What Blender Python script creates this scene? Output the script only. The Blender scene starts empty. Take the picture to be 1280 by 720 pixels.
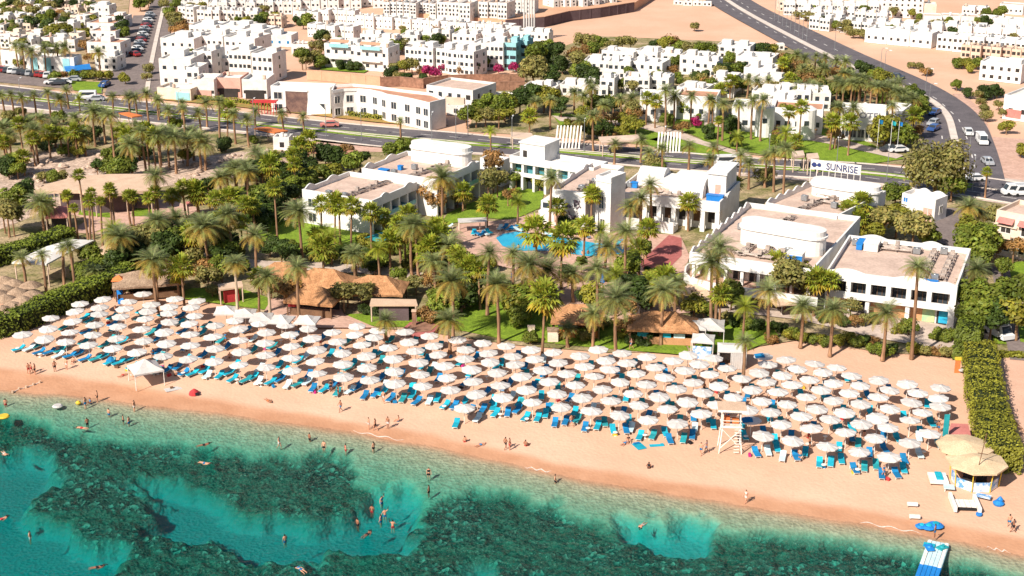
import bpy, bmesh, math, random
import numpy as np
from math import radians, sin, cos, tan, pi, hypot, atan2
from mathutils import Vector, Matrix

R = random.Random(11)
C = bpy.context.scene.collection
SC = bpy.context.scene

# ------------------------------------------------------------------ camera model of the photograph (1280 x 720 pixels)
FPX, PITCH, CH = 1800.0, radians(19.5), 77.0
SP, CP = sin(PITCH), cos(PITCH)

def G(px, py, z=0.0):
    """world point at height z seen at photo pixel px, py"""
    xc, yc = (px - 640) / FPX, (py - 360) / FPX
    dx, dy, dz = xc, CP - yc * SP, -SP - yc * CP
    t = (z - CH) / dz
    return Vector((dx * t, dy * t, z))

def PX(p):
    """photo pixel of a world point"""
    x, y, z = p[0], p[1], p[2] - CH
    d = y * CP - z * SP
    u = y * SP + z * CP
    return 640 + FPX * x / d, 360 - FPX * u / d

def pts(l, z=0.0):
    return [G(a, b, z) for a, b in l]

# ------------------------------------------------------------------ materials
def mat(name, col, rough=0.85, col2=None, scale=0.4, detail=4, bump=0.0, bscale=None, spec=0.25, metal=0.0,
        transl=0.0, tint=False, rnd=0.0, fine=0.06, fscale=6.0, space='world', contrast=(0.35, 0.68)):
    m = bpy.data.materials.new(name); m.use_nodes = True
    nt = m.node_tree; N = nt.nodes; L = nt.links
    N.clear()
    out = N.new('ShaderNodeOutputMaterial')
    b = N.new('ShaderNodeBsdfPrincipled')
    b.inputs['Roughness'].default_value = rough
    b.inputs['Metallic'].default_value = metal
    b.inputs['Specular IOR Level'].default_value = spec
    if col2 is None:
        col2 = tuple(c * 0.8 for c in col)
    if space == 'world':
        g = N.new('ShaderNodeNewGeometry'); vec = g.outputs['Position']
    else:
        g = N.new('ShaderNodeTexCoord'); vec = g.outputs['Object']
    n1 = N.new('ShaderNodeTexNoise'); n1.inputs['Scale'].default_value = scale
    n1.inputs['Detail'].default_value = detail; n1.inputs['Roughness'].default_value = 0.6
    L.new(vec, n1.inputs['Vector'])
    mr = N.new('ShaderNodeMapRange'); mr.inputs[1].default_value = contrast[0]; mr.inputs[2].default_value = contrast[1]
    L.new(n1.outputs['Fac'], mr.inputs[0])
    mx = N.new('ShaderNodeMix'); mx.data_type = 'RGBA'
    L.new(mr.outputs[0], mx.inputs[0])
    mx.inputs[6].default_value = (*col2, 1); mx.inputs[7].default_value = (*col, 1)
    cur = mx.outputs[2]
    if fine:
        n2 = N.new('ShaderNodeTexNoise'); n2.inputs['Scale'].default_value = fscale; n2.inputs['Detail'].default_value = 2
        L.new(vec, n2.inputs['Vector'])
        m2 = N.new('ShaderNodeMapRange'); m2.inputs[1].default_value = .3; m2.inputs[2].default_value = .7
        m2.inputs[3].default_value = 1 - 2 * fine; m2.inputs[4].default_value = 1 + 2 * fine
        L.new(n2.outputs['Fac'], m2.inputs[0])
        v = N.new('ShaderNodeVectorMath'); v.operation = 'SCALE'
        L.new(cur, v.inputs[0]); L.new(m2.outputs[0], v.inputs['Scale']); cur = v.outputs[0]
    if tint:
        a = N.new('ShaderNodeAttribute'); a.attribute_name = 'tint'
        v = N.new('ShaderNodeVectorMath'); v.operation = 'MULTIPLY'
        L.new(cur, v.inputs[0]); L.new(a.outputs['Color'], v.inputs[1]); cur = v.outputs[0]
    if rnd:
        oi = N.new('ShaderNodeObjectInfo')
        m3 = N.new('ShaderNodeMapRange'); m3.inputs[3].default_value = 1 - rnd; m3.inputs[4].default_value = 1 + rnd
        L.new(oi.outputs['Random'], m3.inputs[0])
        v = N.new('ShaderNodeVectorMath'); v.operation = 'SCALE'
        L.new(cur, v.inputs[0]); L.new(m3.outputs[0], v.inputs['Scale']); cur = v.outputs[0]
    L.new(cur, b.inputs['Base Color'])
    if bump:
        n3 = N.new('ShaderNodeTexNoise'); n3.inputs['Scale'].default_value = bscale or scale * 6; n3.inputs['Detail'].default_value = 5
        L.new(vec, n3.inputs['Vector'])
        bp = N.new('ShaderNodeBump'); bp.inputs['Strength'].default_value = bump; bp.inputs['Distance'].default_value = 0.15
        L.new(n3.outputs['Fac'], bp.inputs['Height']); L.new(bp.outputs[0], b.inputs['Normal'])
    sh = b.outputs[0]
    if transl:
        t = N.new('ShaderNodeBsdfTranslucent'); L.new(cur, t.inputs['Color'])
        ms = N.new('ShaderNodeMixShader'); ms.inputs[0].default_value = transl
        L.new(sh, ms.inputs[1]); L.new(t.outputs[0], ms.inputs[2]); sh = ms.outputs[0]
    L.new(sh, out.inputs['Surface'])
    return m

def glass_mat(name, col, rough=0.12):
    return mat(name, col, rough=rough, col2=tuple(c * .6 for c in col), scale=.35, spec=.5, fine=0)

MT = {}
def defmats():
    M = MT
    M['white'] = mat('white_stucco', (.76, .735, .705), .9, (.62, .59, .555), scale=.5, detail=7, fine=.035, bump=.08, bscale=3)
    M['white2'] = mat('white_painted_wall', (.74, .71, .675), .9, (.58, .54, .495), scale=.6, detail=7, fine=.04)
    M['cream'] = mat('cream_stucco', (.74, .62, .50), .9, (.62, .49, .38), scale=.4, fine=.04)
    M['beige'] = mat('beige_stucco', (.66, .50, .39), .9, (.52, .38, .29), scale=.3, fine=.04)
    M['pink'] = mat('pink_stucco', (.66, .38, .30), .9, (.55, .30, .24), scale=.3)
    M['tan'] = mat('tan_wall', (.58, .30, .15), .9, (.46, .23, .11), scale=.5)
    M['roof'] = mat('roof_screed', (.60, .445, .36), .95, (.46, .335, .27), scale=.35, fine=.06, fscale=2.5)
    M['roofw'] = mat('white_roof_coating', (.78, .75, .71), .95, (.60, .55, .50), scale=.3, fine=.04)
    M['tileroof'] = mat('terracotta_roof', (.52, .27, .17), .9, (.40, .20, .13), scale=.4)
    M['glass'] = glass_mat('dark_window_glass', (.045, .055, .065))
    M['teal'] = mat('teal_balcony_glass', (.10, .30, .33), .15, (.05, .20, .24), scale=.4, spec=.5)
    M['tealwall'] = mat('turquoise_wall_and_shade', (.30, .55, .56), .8, (.24, .47, .50))  # also stands in for the teal shade on two hillside houses
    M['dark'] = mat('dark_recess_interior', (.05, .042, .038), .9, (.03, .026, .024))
    M['metal'] = mat('grey_metal', (.35, .36, .37), .45, (.28, .29, .30), metal=.6)
    M['duct'] = mat('rooftop_pipework', (.50, .42, .36), .7, (.28, .22, .19), scale=1.5)
    M['wood'] = mat('brown_timber', (.20, .11, .06), .8, (.13, .07, .04), scale=1)
    M['whitewood'] = mat('white_painted_timber', (.80, .76, .70), .7, (.68, .62, .55), scale=1)
    M['canopy'] = mat('umbrella_cloth', (.62, .585, .555), .9, (.555, .52, .49), scale=.9, fine=.03, fscale=3, transl=.12, rnd=.08)
    M['blue'] = mat('blue_plastic', (.02, .22, .58), .5, (.015, .16, .48))
    M['turq'] = mat('turquoise_mattress', (.012, .38, .50), .8, (.01, .29, .40), scale=1.2, rnd=.18)
    M['navy'] = mat('blue_mattress', (.010, .20, .42), .8, (.008, .14, .32), scale=1.2, rnd=.2)
    M['sea'] = mat('teal_mattress', (.02, .30, .33), .8, (.015, .22, .25), scale=1.2, rnd=.18)
    M['towel'] = mat('pale_towel', (.55, .68, .70), .9, (.42, .57, .62), scale=1.2)
    M['thatch'] = mat('palm_thatch', (.49, .25, .12), .95, (.32, .155, .07), scale=.9, bump=.5, bscale=6, fine=.14, fscale=5)
    M['thatchg'] = mat('weathered_thatch', (.40, .28, .19), .95, (.25, .165, .11), scale=.9, bump=.5, bscale=6, fine=.15, fscale=5)
    M['straw'] = mat('straw_canopy', (.66, .50, .32), .95, (.54, .39, .24), scale=.7, bump=.3, bscale=6, fine=.07, fscale=6)
    M['awning'] = mat('sand_awning', (.62, .44, .31), .9, (.52, .36, .25), scale=.5)
    M['red'] = mat('red_cloth', (.52, .05, .05), .85, (.42, .035, .04))
    M['redroof'] = mat('faded_red_roof', (.55, .20, .17), .9, (.45, .15, .13))
    M['magenta'] = mat('magenta_cloth', (.55, .03, .22), .8)
    M['orange'] = mat('orange_canopy', (.62, .20, .06), .85, (.52, .15, .05))
    M['yellow'] = mat('yellow_paint', (.75, .50, .05), .7)
    M['asphalt'] = mat('asphalt', (.135, .118, .125), .9, (.10, .088, .095), scale=.3, fine=.1, fscale=3)
    M['asphalt2'] = mat('worn_asphalt', (.22, .175, .16), .9, (.17, .135, .125), scale=.3, fine=.08, fscale=2)
    M['pave'] = mat('concrete_paving', (.56, .45, .38), .9, (.45, .355, .295), scale=.3, fine=.06, fscale=2)
    M['pavepink'] = mat('pink_paving', (.56, .36, .28), .9, (.47, .29, .22), scale=.4, fine=.07, fscale=2)
    M['pavered'] = mat('red_paving', (.40, .13, .12), .9, (.33, .10, .09), scale=.4, fine=.07, fscale=2)
    M['kerb'] = mat('pale_kerb', (.66, .57, .50), .9)
    M['paint'] = mat('road_paint', (.70, .66, .62), .8)
    M['lawn'] = mat('lawn_grass', (.20, .29, .022), .95, (.125, .195, .015), scale=.5, fine=.16, fscale=3, bump=.4, bscale=8, detail=6)
    M['soil'] = mat('planted_garden_soil', (.44, .32, .20), .95, (.13, .13, .035), scale=.22, fine=.2, fscale=3, detail=6)
    M['soilp'] = mat('pale_garden_soil', (.50, .34, .235), .95, (.24, .19, .08), scale=.25, fine=.15, fscale=3, detail=6)
    M['rock'] = mat('pale_rockwork', (.62, .46, .36), .95, (.34, .245, .185), scale=.8, fine=.15, fscale=2.5, bump=.5, bscale=3)
    M['brownwall'] = mat('brown_retaining_wall', (.30, .16, .105), .95, (.22, .115, .075), scale=.5, fine=.12, fscale=1.5)
    M['slate'] = mat('shaded_slate_wall', (.13, .09, .095), .95, (.095, .065, .07), scale=.3)  # slate tone with shadow darkness put into the colour
    M['beigewall'] = mat('beige_retaining_wall', (.58, .34, .22), .95, (.49, .28, .18), scale=.3)
    leaf = dict(rough=.6, spec=.3, transl=.25, tint=True, fine=0, rnd=.16, scale=.15, detail=2)
    M['frond'] = mat('date_palm_frond', (.26, .27, .095), col2=(.185, .20, .065), **leaf)
    M['fan'] = mat('fan_palm_leaf', (.31, .325, .032), col2=(.21, .24, .022), **leaf)
    M['leaf'] = mat('broad_leaf', (.18, .215, .026), col2=(.115, .15, .017), **leaf)
    M['olive'] = mat('olive_leaf', (.25, .22, .066), col2=(.18, .17, .048), **leaf)
    M['darkleaf'] = mat('dark_leaf', (.065, .10, .018), col2=(.042, .07, .012), **leaf)
    M['lime'] = mat('lime_leaf', (.27, .255, .030), col2=(.19, .19, .022), **leaf)
    M['autumn'] = mat('orange_leaf', (.34, .185, .06), col2=(.24, .135, .045), **leaf)
    M['boug'] = mat('magenta_bract', (.42, .02, .13), col2=(.28, .02, .09), **leaf)
    M['bark'] = mat('palm_trunk_bark', (.33, .185, .105), .95, (.20, .11, .06), scale=3, fine=.15, fscale=4, space='object')
    M['barkpale'] = mat('pale_trunk_bark', (.55, .43, .31), .95, (.38, .28, .19), scale=3, fine=.12, space='object')
    M['skin1'] = mat('light_skin', (.60, .30, .19), .6, (.53, .26, .16))
    M['skin2'] = mat('tanned_skin', (.33, .15, .085), .6, (.28, .12, .07))
    M['hair'] = mat('dark_hair', (.03, .018, .012), .7)
    M['blackcloth'] = mat('black_swimwear', (.015, .015, .02), .8)
    M['pool'] = mat('pool_water', (.02, .40, .58), .08, (.015, .33, .52), scale=.6, bump=.15, bscale=1.2, spec=.5)
    M['rubber'] = mat('black_rubber', (.02, .02, .02), .8)
    M['carwhite'] = mat('white_car_paint', (.78, .77, .76), .25, spec=.5, fine=0)
    M['carred'] = mat('red_car_paint', (.35, .03, .03), .25, spec=.5, fine=0)
    M['carsilver'] = mat('silver_car_paint', (.42, .43, .45), .25, spec=.5, fine=0)
    M['cardark'] = mat('dark_car_paint', (.05, .055, .07), .25, spec=.5, fine=0)
    M['carblue'] = mat('blue_car_paint', (.04, .10, .30), .25, spec=.5, fine=0)
    M['print'] = mat('blue_printed_panel', (.72, .74, .76), .6, (.10, .28, .55), scale=1.1, contrast=(.42, .56), fine=0)
    M['letter'] = mat('dark_blue_letters', (.03, .045, .16), .5, fine=0)
    M['lettergrey'] = mat('grey_letters', (.20, .20, .26), .5, fine=0)
    M['art'] = mat('mural_paint', (.30, .24, .26), .9, (.08, .05, .07), scale=1.3)
defmats()

# ------------------------------------------------------------------ mesh builder
class MB:
    def __init__(s): s.v, s.f, s.t = [], [], []
    def add(s, vs, fs, t=None):
        o = len(s.v); s.v.extend([tuple(x) for x in vs]); s.f.extend([tuple(i + o for i in f) for f in fs])
        s.t.extend([t or (1, 1, 1)] * len(fs)); return s
    def box(s, x0, y0, z0, x1, y1, z1, m=None):
        vs = [(x0, y0, z0), (x1, y0, z0), (x1, y1, z0), (x0, y1, z0), (x0, y0, z1), (x1, y0, z1), (x1, y1, z1), (x0, y1, z1)]
        if m is not None: vs = [m @ Vector(v) for v in vs]
        return s.add(vs, [(0, 3, 2, 1), (4, 5, 6, 7), (0, 1, 5, 4), (1, 2, 6, 5), (2, 3, 7, 6), (3, 0, 4, 7)])
    def prism(s, poly, z0, z1, cap=True):
        n = len(poly)
        a = sum(poly[i][0] * poly[(i + 1) % n][1] - poly[(i + 1) % n][0] * poly[i][1] for i in range(n))
        if a < 0: poly = poly[::-1]
        vs = [(p[0], p[1], z0) for p in poly] + [(p[0], p[1], z1) for p in poly]
        fs = [(i, (i + 1) % n, n + (i + 1) % n, n + i) for i in range(n)]
        if cap: fs += [tuple(range(n, 2 * n)), tuple(range(n - 1, -1, -1))]
        return s.add(vs, fs)
    def sheet(s, poly, z):
        n = len(poly)
        a = sum(poly[i][0] * poly[(i + 1) % n][1] - poly[(i + 1) % n][0] * poly[i][1] for i in range(n))
        if a < 0: poly = poly[::-1]
        return s.add([(p[0], p[1], z) for p in poly], [tuple(range(n))])
    def tube(s, path, rad, n=6, cap=True):
        path = [Vector(p) for p in path]
        if not hasattr(rad, '__len__'): rad = [rad] * len(path)
        vs, fs = [], []
        for i, p in enumerate(path):
            d = (path[min(i + 1, len(path) - 1)] - path[max(i - 1, 0)]).normalized()
            a = d.orthogonal().normalized(); b = d.cross(a)
            for k in range(n):
                w = 2 * pi * k / n
                vs.append(p + (a * cos(w) + b * sin(w)) * rad[i])
        for i in range(len(path) - 1):
            for k in range(n):
                k2 = (k + 1) % n
                fs.append((i * n + k, i * n + k2, (i + 1) * n + k2, (i + 1) * n + k))
        if cap:
            fs.append(tuple(range(n - 1, -1, -1))); fs.append(tuple(range((len(path) - 1) * n, len(path) * n)))
        return s.add(vs, fs)
    def cone(s, c, r0, r1, z0, z1, n=10, ph=0):
        vs = [(c[0] + r0 * cos(2 * pi * k / n + ph), c[1] + r0 * sin(2 * pi * k / n + ph), z0) for k in range(n)]
        if r1 <= 1e-6:
            vs.append((c[0], c[1], z1))
            return s.add(vs, [(k, (k + 1) % n, n) for k in range(n)] + [tuple(range(n - 1, -1, -1))])
        vs += [(c[0] + r1 * cos(2 * pi * k / n + ph), c[1] + r1 * sin(2 * pi * k / n + ph), z1) for k in range(n)]
        return s.add(vs, [(k, (k + 1) % n, n + (k + 1) % n, n + k) for k in range(n)] + [tuple(range(n - 1, -1, -1)), tuple(range(n, 2 * n))])
    def mesh(s, name, m, smooth=False, tint=False):
        me = bpy.data.meshes.new(name)
        me.from_pydata(s.v, [], s.f)
        if tint:
            a = me.attributes.new('tint', 'FLOAT_COLOR', 'FACE')
            flat = []
            for t in s.t: flat.extend((t[0], t[1], t[2], 1.0))
            a.data.foreach_set('color', flat)
        if m is not None: me.materials.append(MT[m] if isinstance(m, str) else m)
        if smooth: me.polygons.foreach_set('use_smooth', [True] * len(me.polygons))
        me.update()
        return me
    def build(s, name, m, parent=None, smooth=False, tint=False):
        return link(name, s.mesh(name, m, smooth, tint), parent)

def link(name, me, parent=None, loc=None):
    o = bpy.data.objects.new(name, me); C.objects.link(o)
    if parent is not None: o.parent = parent
    if loc is not None: o.location = loc
    return o

def empty(name, loc=(0, 0, 0), rz=0.0):
    o = bpy.data.objects.new(name, None); C.objects.link(o)
    o.location = loc; o.rotation_euler = (0, 0, rz); o.empty_display_size = .3
    return o

CH_OF = {}
def copy_tree(o, parent=None, kids=None):
    c = o.copy(); C.objects.link(c)
    if parent is not None: c.parent = parent
    for ch in (kids if kids is not None else list(o.children)):
        copy_tree(ch, c)
    return c

def struct(o, kind='structure'):
    o['kind'] = kind; return o

# ------------------------------------------------------------------ labels: description + place; likes in one place are told apart by their order
PEND = []
def lab(o, desc, where, cat, group=None, at=None):
    o['category'] = cat
    if group: o['group'] = group
    PEND.append((o, desc, where, at))
    return o

ONES = 'zeroth first second third fourth fifth sixth seventh eighth ninth tenth eleventh twelfth thirteenth fourteenth fifteenth sixteenth seventeenth eighteenth nineteenth'.split()
TENS = {2: 'twent', 3: 'thirt', 4: 'fort', 5: 'fift', 6: 'sixt', 7: 'sevent', 8: 'eight', 9: 'ninet'}
def ordw(n):
    if n < 20: return ONES[n]
    t, u = divmod(n, 10)
    return TENS[t] + ('ieth' if u == 0 else 'y-' + ONES[u])

def finish_labels():
    groups = {}
    for o, d, w, at in PEND:
        p = PX(at if at is not None else where_is(o))
        groups.setdefault((d, w), []).append((p[0], p[1], o))
    seen = {}
    for (d, w), l in groups.items():
        base = (d + ' ' + w).strip()
        l.sort(key=lambda t: (round(t[0], 1), t[1]))
        for i, (_, _, o) in enumerate(l):
            s = base if len(l) == 1 else (base + ', leftmost' if i == 0 else base + ', ' + ('rightmost' if i == len(l) - 1 else ordw(i + 1) + ' from the left'))
            n = len(s.replace(',', '').split())
            if n > 16: s = s.replace(' from the left', ' from left'); n -= 1
            if n > 16 or n < 4: print('LABEL LENGTH', n, s)
            if s in seen: print('LABEL TWICE', s)
            seen[s] = 1
            o['label'] = s

def where_is(o):
    if o.location.length > .01 or o.type != 'MESH': return o.location
    me = o.data; n = len(me.vertices); a = np.empty(n * 3, np.float32); me.vertices.foreach_get('co', a)
    return a.reshape(n, 3).mean(axis=0)
# ------------------------------------------------------------------ ground: one sheet, beach and sea bed included
SEA = -0.6
def vnoise(x, y, seed=0):
    xi, yi = np.floor(x).astype(np.int64), np.floor(y).astype(np.int64)
    xf, yf = x - xi, y - yi
    u, v = xf * xf * (3 - 2 * xf), yf * yf * (3 - 2 * yf)
    def h(a, b):
        n = (a * 374761393 + b * 668265263 + seed * 974711) & 0x7fffffff
        n = ((n ^ (n >> 13)) * 1274126177) & 0x7fffffff
        return ((n ^ (n >> 16)) & 0xffff) / 65535.0
    return (h(xi, yi) * (1 - u) + h(xi + 1, yi) * u) * (1 - v) + (h(xi, yi + 1) * (1 - u) + h(xi + 1, yi + 1) * u) * v
def fbm(x, y, oct=4, seed=0):
    s, a, t = 0, 1, 0
    for k in range(oct):
        s = s + a * vnoise(x * 2 ** k, y * 2 ** k, seed + k); t += a; a *= .5
    return s / t
def curve(px_list, z):
    w = [G(a, b, z) for a, b in px_list]
    xs, ys = np.array([p.x for p in w]), np.array([p.y for p in w])
    return lambda x: np.where(x < xs[0], ys[0] + (x - xs[0]) * (ys[1] - ys[0]) / (xs[1] - xs[0]),
                              np.where(x > xs[-1], ys[-1] + (x - xs[-1]) * (ys[-1] - ys[-2]) / (xs[-1] - xs[-2]), np.interp(x, xs, ys)))
shoreY = curve([(-60, 480), (0, 487), (100, 497), (200, 508), (320, 524), (440, 541), (540, 560), (640, 582), (740, 602), (860, 622), (960, 638), (1080, 656), (1160, 671), (1260, 692), (1330, 707)], SEA)
wetY = curve([(-60, 448), (0, 458), (100, 471), (200, 485), (320, 504), (440, 524), (540, 541), (640, 562), (760, 585), (900, 607), (1000, 622), (1100, 638), (1200, 655), (1330, 676)], -.25)
reefY = curve([(-60, 508), (0, 519), (60, 531), (120, 547), (200, 556), (260, 562), (330, 568), (400, 570), (440, 581), (455, 600), (462, 628), (480, 655), (510, 660), (535, 650), (552, 632), (572, 616), (610, 608), (640, 618), (690, 638), (760, 657), (800, 666), (900, 670), (1000, 676), (1140, 690), (1200, 704), (1330, 735)], -1.6)
PITS = [[(-60, 575), (0, 568), (38, 566), (52, 580), (60, 597), (75, 606), (40, 617), (20, 632), (32, 648), (70, 655), (85, 676), (130, 680), (150, 690), (128, 724), (-60, 724)],
        [(172, 606), (195, 600), (227, 607), (250, 615), (275, 636), (320, 651), (370, 656), (440, 653), (462, 638), (470, 618), (500, 620), (520, 645), (518, 668), (505, 682), (470, 686), (420, 683), (400, 692), (390, 703), (350, 701), (300, 688), (285, 672), (255, 667), (230, 672), (190, 663), (184, 655), (198, 640), (200, 625)],
        [(783, 665), (830, 668), (872, 669), (879, 680), (866, 692), (820, 691), (797, 682)],
        [(572, 722), (592, 714), (604, 722), (600, 735), (570, 735)]]
def sdf(poly, x, y):
    inside = np.zeros(x.shape, bool); dist = np.full(x.shape, 1e9)
    n = len(poly)
    for i in range(n):
        ax, ay = poly[i]; bx, by = poly[(i + 1) % n]
        c = ((ay > y) != (by > y)) & (x < (bx - ax) * (y - ay) / ((by - ay) or 1e-9) + ax)
        inside ^= c
        t = np.clip(((x - ax) * (bx - ax) + (y - ay) * (by - ay)) / ((bx - ax) ** 2 + (by - ay) ** 2), 0, 1)
        dist = np.minimum(dist, np.hypot(x - ax - t * (bx - ax), y - ay - t * (by - ay)))
    return np.where(inside, dist, -dist)
def sstep(a, b, x):
    t = np.clip((x - a) / (b - a), 0, 1); return t * t * (3 - 2 * t)

def terrain(x, y):
    d = (shoreY(x) - y) * .93 + (fbm(x * .25, y * .25, 3, 5) - .5) * 1.2     # metres seaward of the waterline
    w = (wetY(x) - y) * .93 + (fbm(x * .2, y * .2, 3, 9) - .5) * 1.6
    wx, wy = x + (fbm(x * .35, y * .35, 4, 21) - .5) * 5, y + (fbm(x * .35, y * .35, 4, 33) - .5) * 5
    reef = sstep(-1.4, 1.6, (reefY(wx) - wy)) * sstep(1.5, 4, d)
    pit = np.zeros_like(x)
    m = y < 200
    for P in PITS:
        pp = [tuple(G(a, b, -2.5)[:2]) for a, b in P]
        pit[m] = np.maximum(pit[m], sstep(-2.0, .5, sdf(pp, wx[m], wy[m])))
    reef = reef * (1 - pit)
    z = np.where(d < 0, SEA * (1 - sstep(0, 13, -d)), 0)
    near = np.clip(d, 0, 60)
    deep = .105 * near + .0012 * np.minimum(near, 22) ** 2
    deep = np.minimum(deep, 1.9) + pit * 2.2
    bumps = (fbm(x * .9, y * .9, 5, 50) - .5) * 1.3 + (fbm(x * 2.6, y * 2.6, 3, 57) - .5) * .55
    deep = deep * (1 - reef) + reef * np.clip(1.75 - bumps, .3, 3)
    z = np.where(d >= 0, SEA - deep, z)
    z = z + np.where(d < -1, (fbm(x * .5, y * .5, 4, 71) - .5) * .10, 0) * sstep(1, 6, -d) * (y < 235)
    hole = sstep(.47, .62, fbm(x * .17 + 7, y * .24, 5, 91))
    return z, d, w, reef, pit, hole

xs = np.concatenate([[-3000, -1200, -600, -320, -200, -140, -110], np.arange(-84, 84.1, .36), [110, 140, 200, 320, 600, 1200, 3000]])
ys = np.concatenate([[-400, 0, 60, 90, 108, 118], np.arange(124, 196, .30), np.arange(196, 236, 1.0), np.arange(236, 300, 8), [310, 340, 400, 500, 700, 1000, 2000, 6000]])
XX, YY = np.meshgrid(xs, ys)
gz, gd, gw, greef, gpit, ghole = terrain(XX.ravel(), YY.ravel())
nv = len(gz); nx, ny = len(xs), len(ys)
me = bpy.data.meshes.new('ground')
co = np.stack([XX.ravel(), YY.ravel(), gz], 1).astype(np.float32)
ii, jj = np.meshgrid(np.arange(nx - 1), np.arange(ny - 1))
a = (jj * nx + ii).ravel()
quads = np.stack([a, a + 1, a + nx + 1, a + nx], 1).astype(np.int32)
me.vertices.add(nv); me.vertices.foreach_set('co', co.ravel())
me.loops.add(quads.size); me.loops.foreach_set('vertex_index', quads.ravel())
me.polygons.add(len(quads)); me.polygons.foreach_set('loop_start', np.arange(0, quads.size, 4, dtype=np.int32))
me.polygons.foreach_set('use_smooth', np.ones(len(quads), bool))
me.update(calc_edges=True)
for nm, arr in (('reef', greef), ('wet', sstep(-.6, 1.4, gw)), ('under', sstep(-.5, 1.5, gd)), ('pit', gpit), ('algae', ghole)):
    at = me.attributes.new(nm, 'FLOAT', 'POINT'); at.data.foreach_set('value', arr.astype(np.float32))

def ground_mat():
    m = bpy.data.materials.new('sand_and_reef'); m.use_nodes = True
    nt = m.node_tree; N, L = nt.nodes, nt.links; N.clear()
    out = N.new('ShaderNodeOutputMaterial'); b = N.new('ShaderNodeBsdfPrincipled')
    b.inputs['Specular IOR Level'].default_value = .12
    g = N.new('ShaderNodeNewGeometry')
    def noise(sc, det=4, ro=.6):
        n = N.new('ShaderNodeTexNoise'); n.inputs['Scale'].default_value = sc; n.inputs['Detail'].default_value = det; n.inputs['Roughness'].default_value = ro
        L.new(g.outputs['Position'], n.inputs['Vector']); return n.outputs['Fac']
    def rng(s, a, b_, c=0, d=1):
        n = N.new('ShaderNodeMapRange'); n.inputs[1].default_value = a; n.inputs[2].default_value = b_; n.inputs[3].default_value = c; n.inputs[4].default_value = d
        L.new(s, n.inputs[0]); return n.outputs[0]
    def mix(f, a, b_):
        n = N.new('ShaderNodeMix'); n.data_type = 'RGBA'
        if isinstance(f, float): n.inputs[0].default_value = f
        else: L.new(f, n.inputs[0])
        for k, c in ((6, a), (7, b_)):
            if isinstance(c, tuple): n.inputs[k].default_value = (*c, 1)
            else: L.new(c, n.inputs[k])
        return n.outputs[2]
    def attr(nm):
        n = N.new('ShaderNodeAttribute'); n.attribute_name = nm; return n.outputs['Fac']
    sand = mix(rng(noise(.06, 5), .35, .65), (.585, .355, .240), (.665, .42, .295))
    sand = mix(rng(noise(1.1, 6, .75), .55, .78), sand, (.54, .33, .225))
    sand = mix(rng(noise(.018, 4), .5, .7), sand, (.60, .355, .235))
    sand = mix(rng(noise(3.2, 8, .8), .56, .72), sand, (.44, .27, .185))
    sand = mix(rng(noise(.35, 6, .7), .60, .75), sand, (.55, .335, .225))
    wet = mix(rng(noise(.25, 4), .35, .65), (.46, .232, .13), (.54, .29, .172))
    sand = mix(attr('wet'), sand, wet)
    und = mix(rng(noise(.9, 4), .35, .65), (.37, .285, .185), (.49, .385, .26))
    sand = mix(attr('under'), sand, und)
    sand = mix(attr('pit'), sand, (.45, .45, .41))
    vo = N.new('ShaderNodeTexVoronoi'); vo.inputs['Scale'].default_value = 2.2
    L.new(g.outputs['Position'], vo.inputs['Vector'])
    hs = N.new('ShaderNodeSeparateColor'); L.new(vo.outputs['Color'], hs.inputs[0])
    rock = mix(rng(noise(.22, 3), .35, .65), (.026, .036, .03), (.095, .105, .075))
    rock = mix(rng(hs.outputs[0], .70, .92), rock, (.36, .35, .25))
    rock = mix(rng(noise(3.2, 4), .52, .70), rock, (.20, .20, .13))
    rock = mix(rng(noise(.12, 3), .56, .72), rock, (.15, .10, .06))
    rock = mix(rng(noise(.5, 3), .58, .75), rock, (.012, .017, .016))
    rock = mix(attr('algae'), rock, mix(rng(noise(1.4, 5, .7), .38, .64), (.04, .07, .05), (.12, .17, .11)))
    rock = mix(rng(noise(5.5, 3, .6), .60, .70), rock, (.40, .38, .28))
    col = mix(attr('reef'), sand, rock)
    L.new(col, b.inputs['Base Color'])
    L.new(rng(attr('wet'), 0, 1, .95, .6), b.inputs['Roughness'])
    bp = N.new('ShaderNodeBump'); bp.inputs['Distance'].default_value = .25; mxx = N.new('ShaderNodeMath'); mxx.operation = 'MULTIPLY_ADD'; L.new(attr('under'), mxx.inputs[0]); mxx.inputs[1].default_value = .45; L.new(rng(attr('reef'), 0, 1, .13, .45), mxx.inputs[2]); L.new(mxx.outputs[0], bp.inputs['Strength'])
    ad = N.new('ShaderNodeMath'); ad.operation = 'ADD'
    L.new(noise(1.6, 6, .7), ad.inputs[0]); L.new(vo.outputs['Distance'], ad.inputs[1])
    L.new(ad.outputs[0], bp.inputs['Height']); L.new(bp.outputs[0], b.inputs['Normal'])
    L.new(b.outputs[0], out.inputs['Surface'])
    return m
me.materials.append(ground_mat())
struct(link('ground', me))

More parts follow.
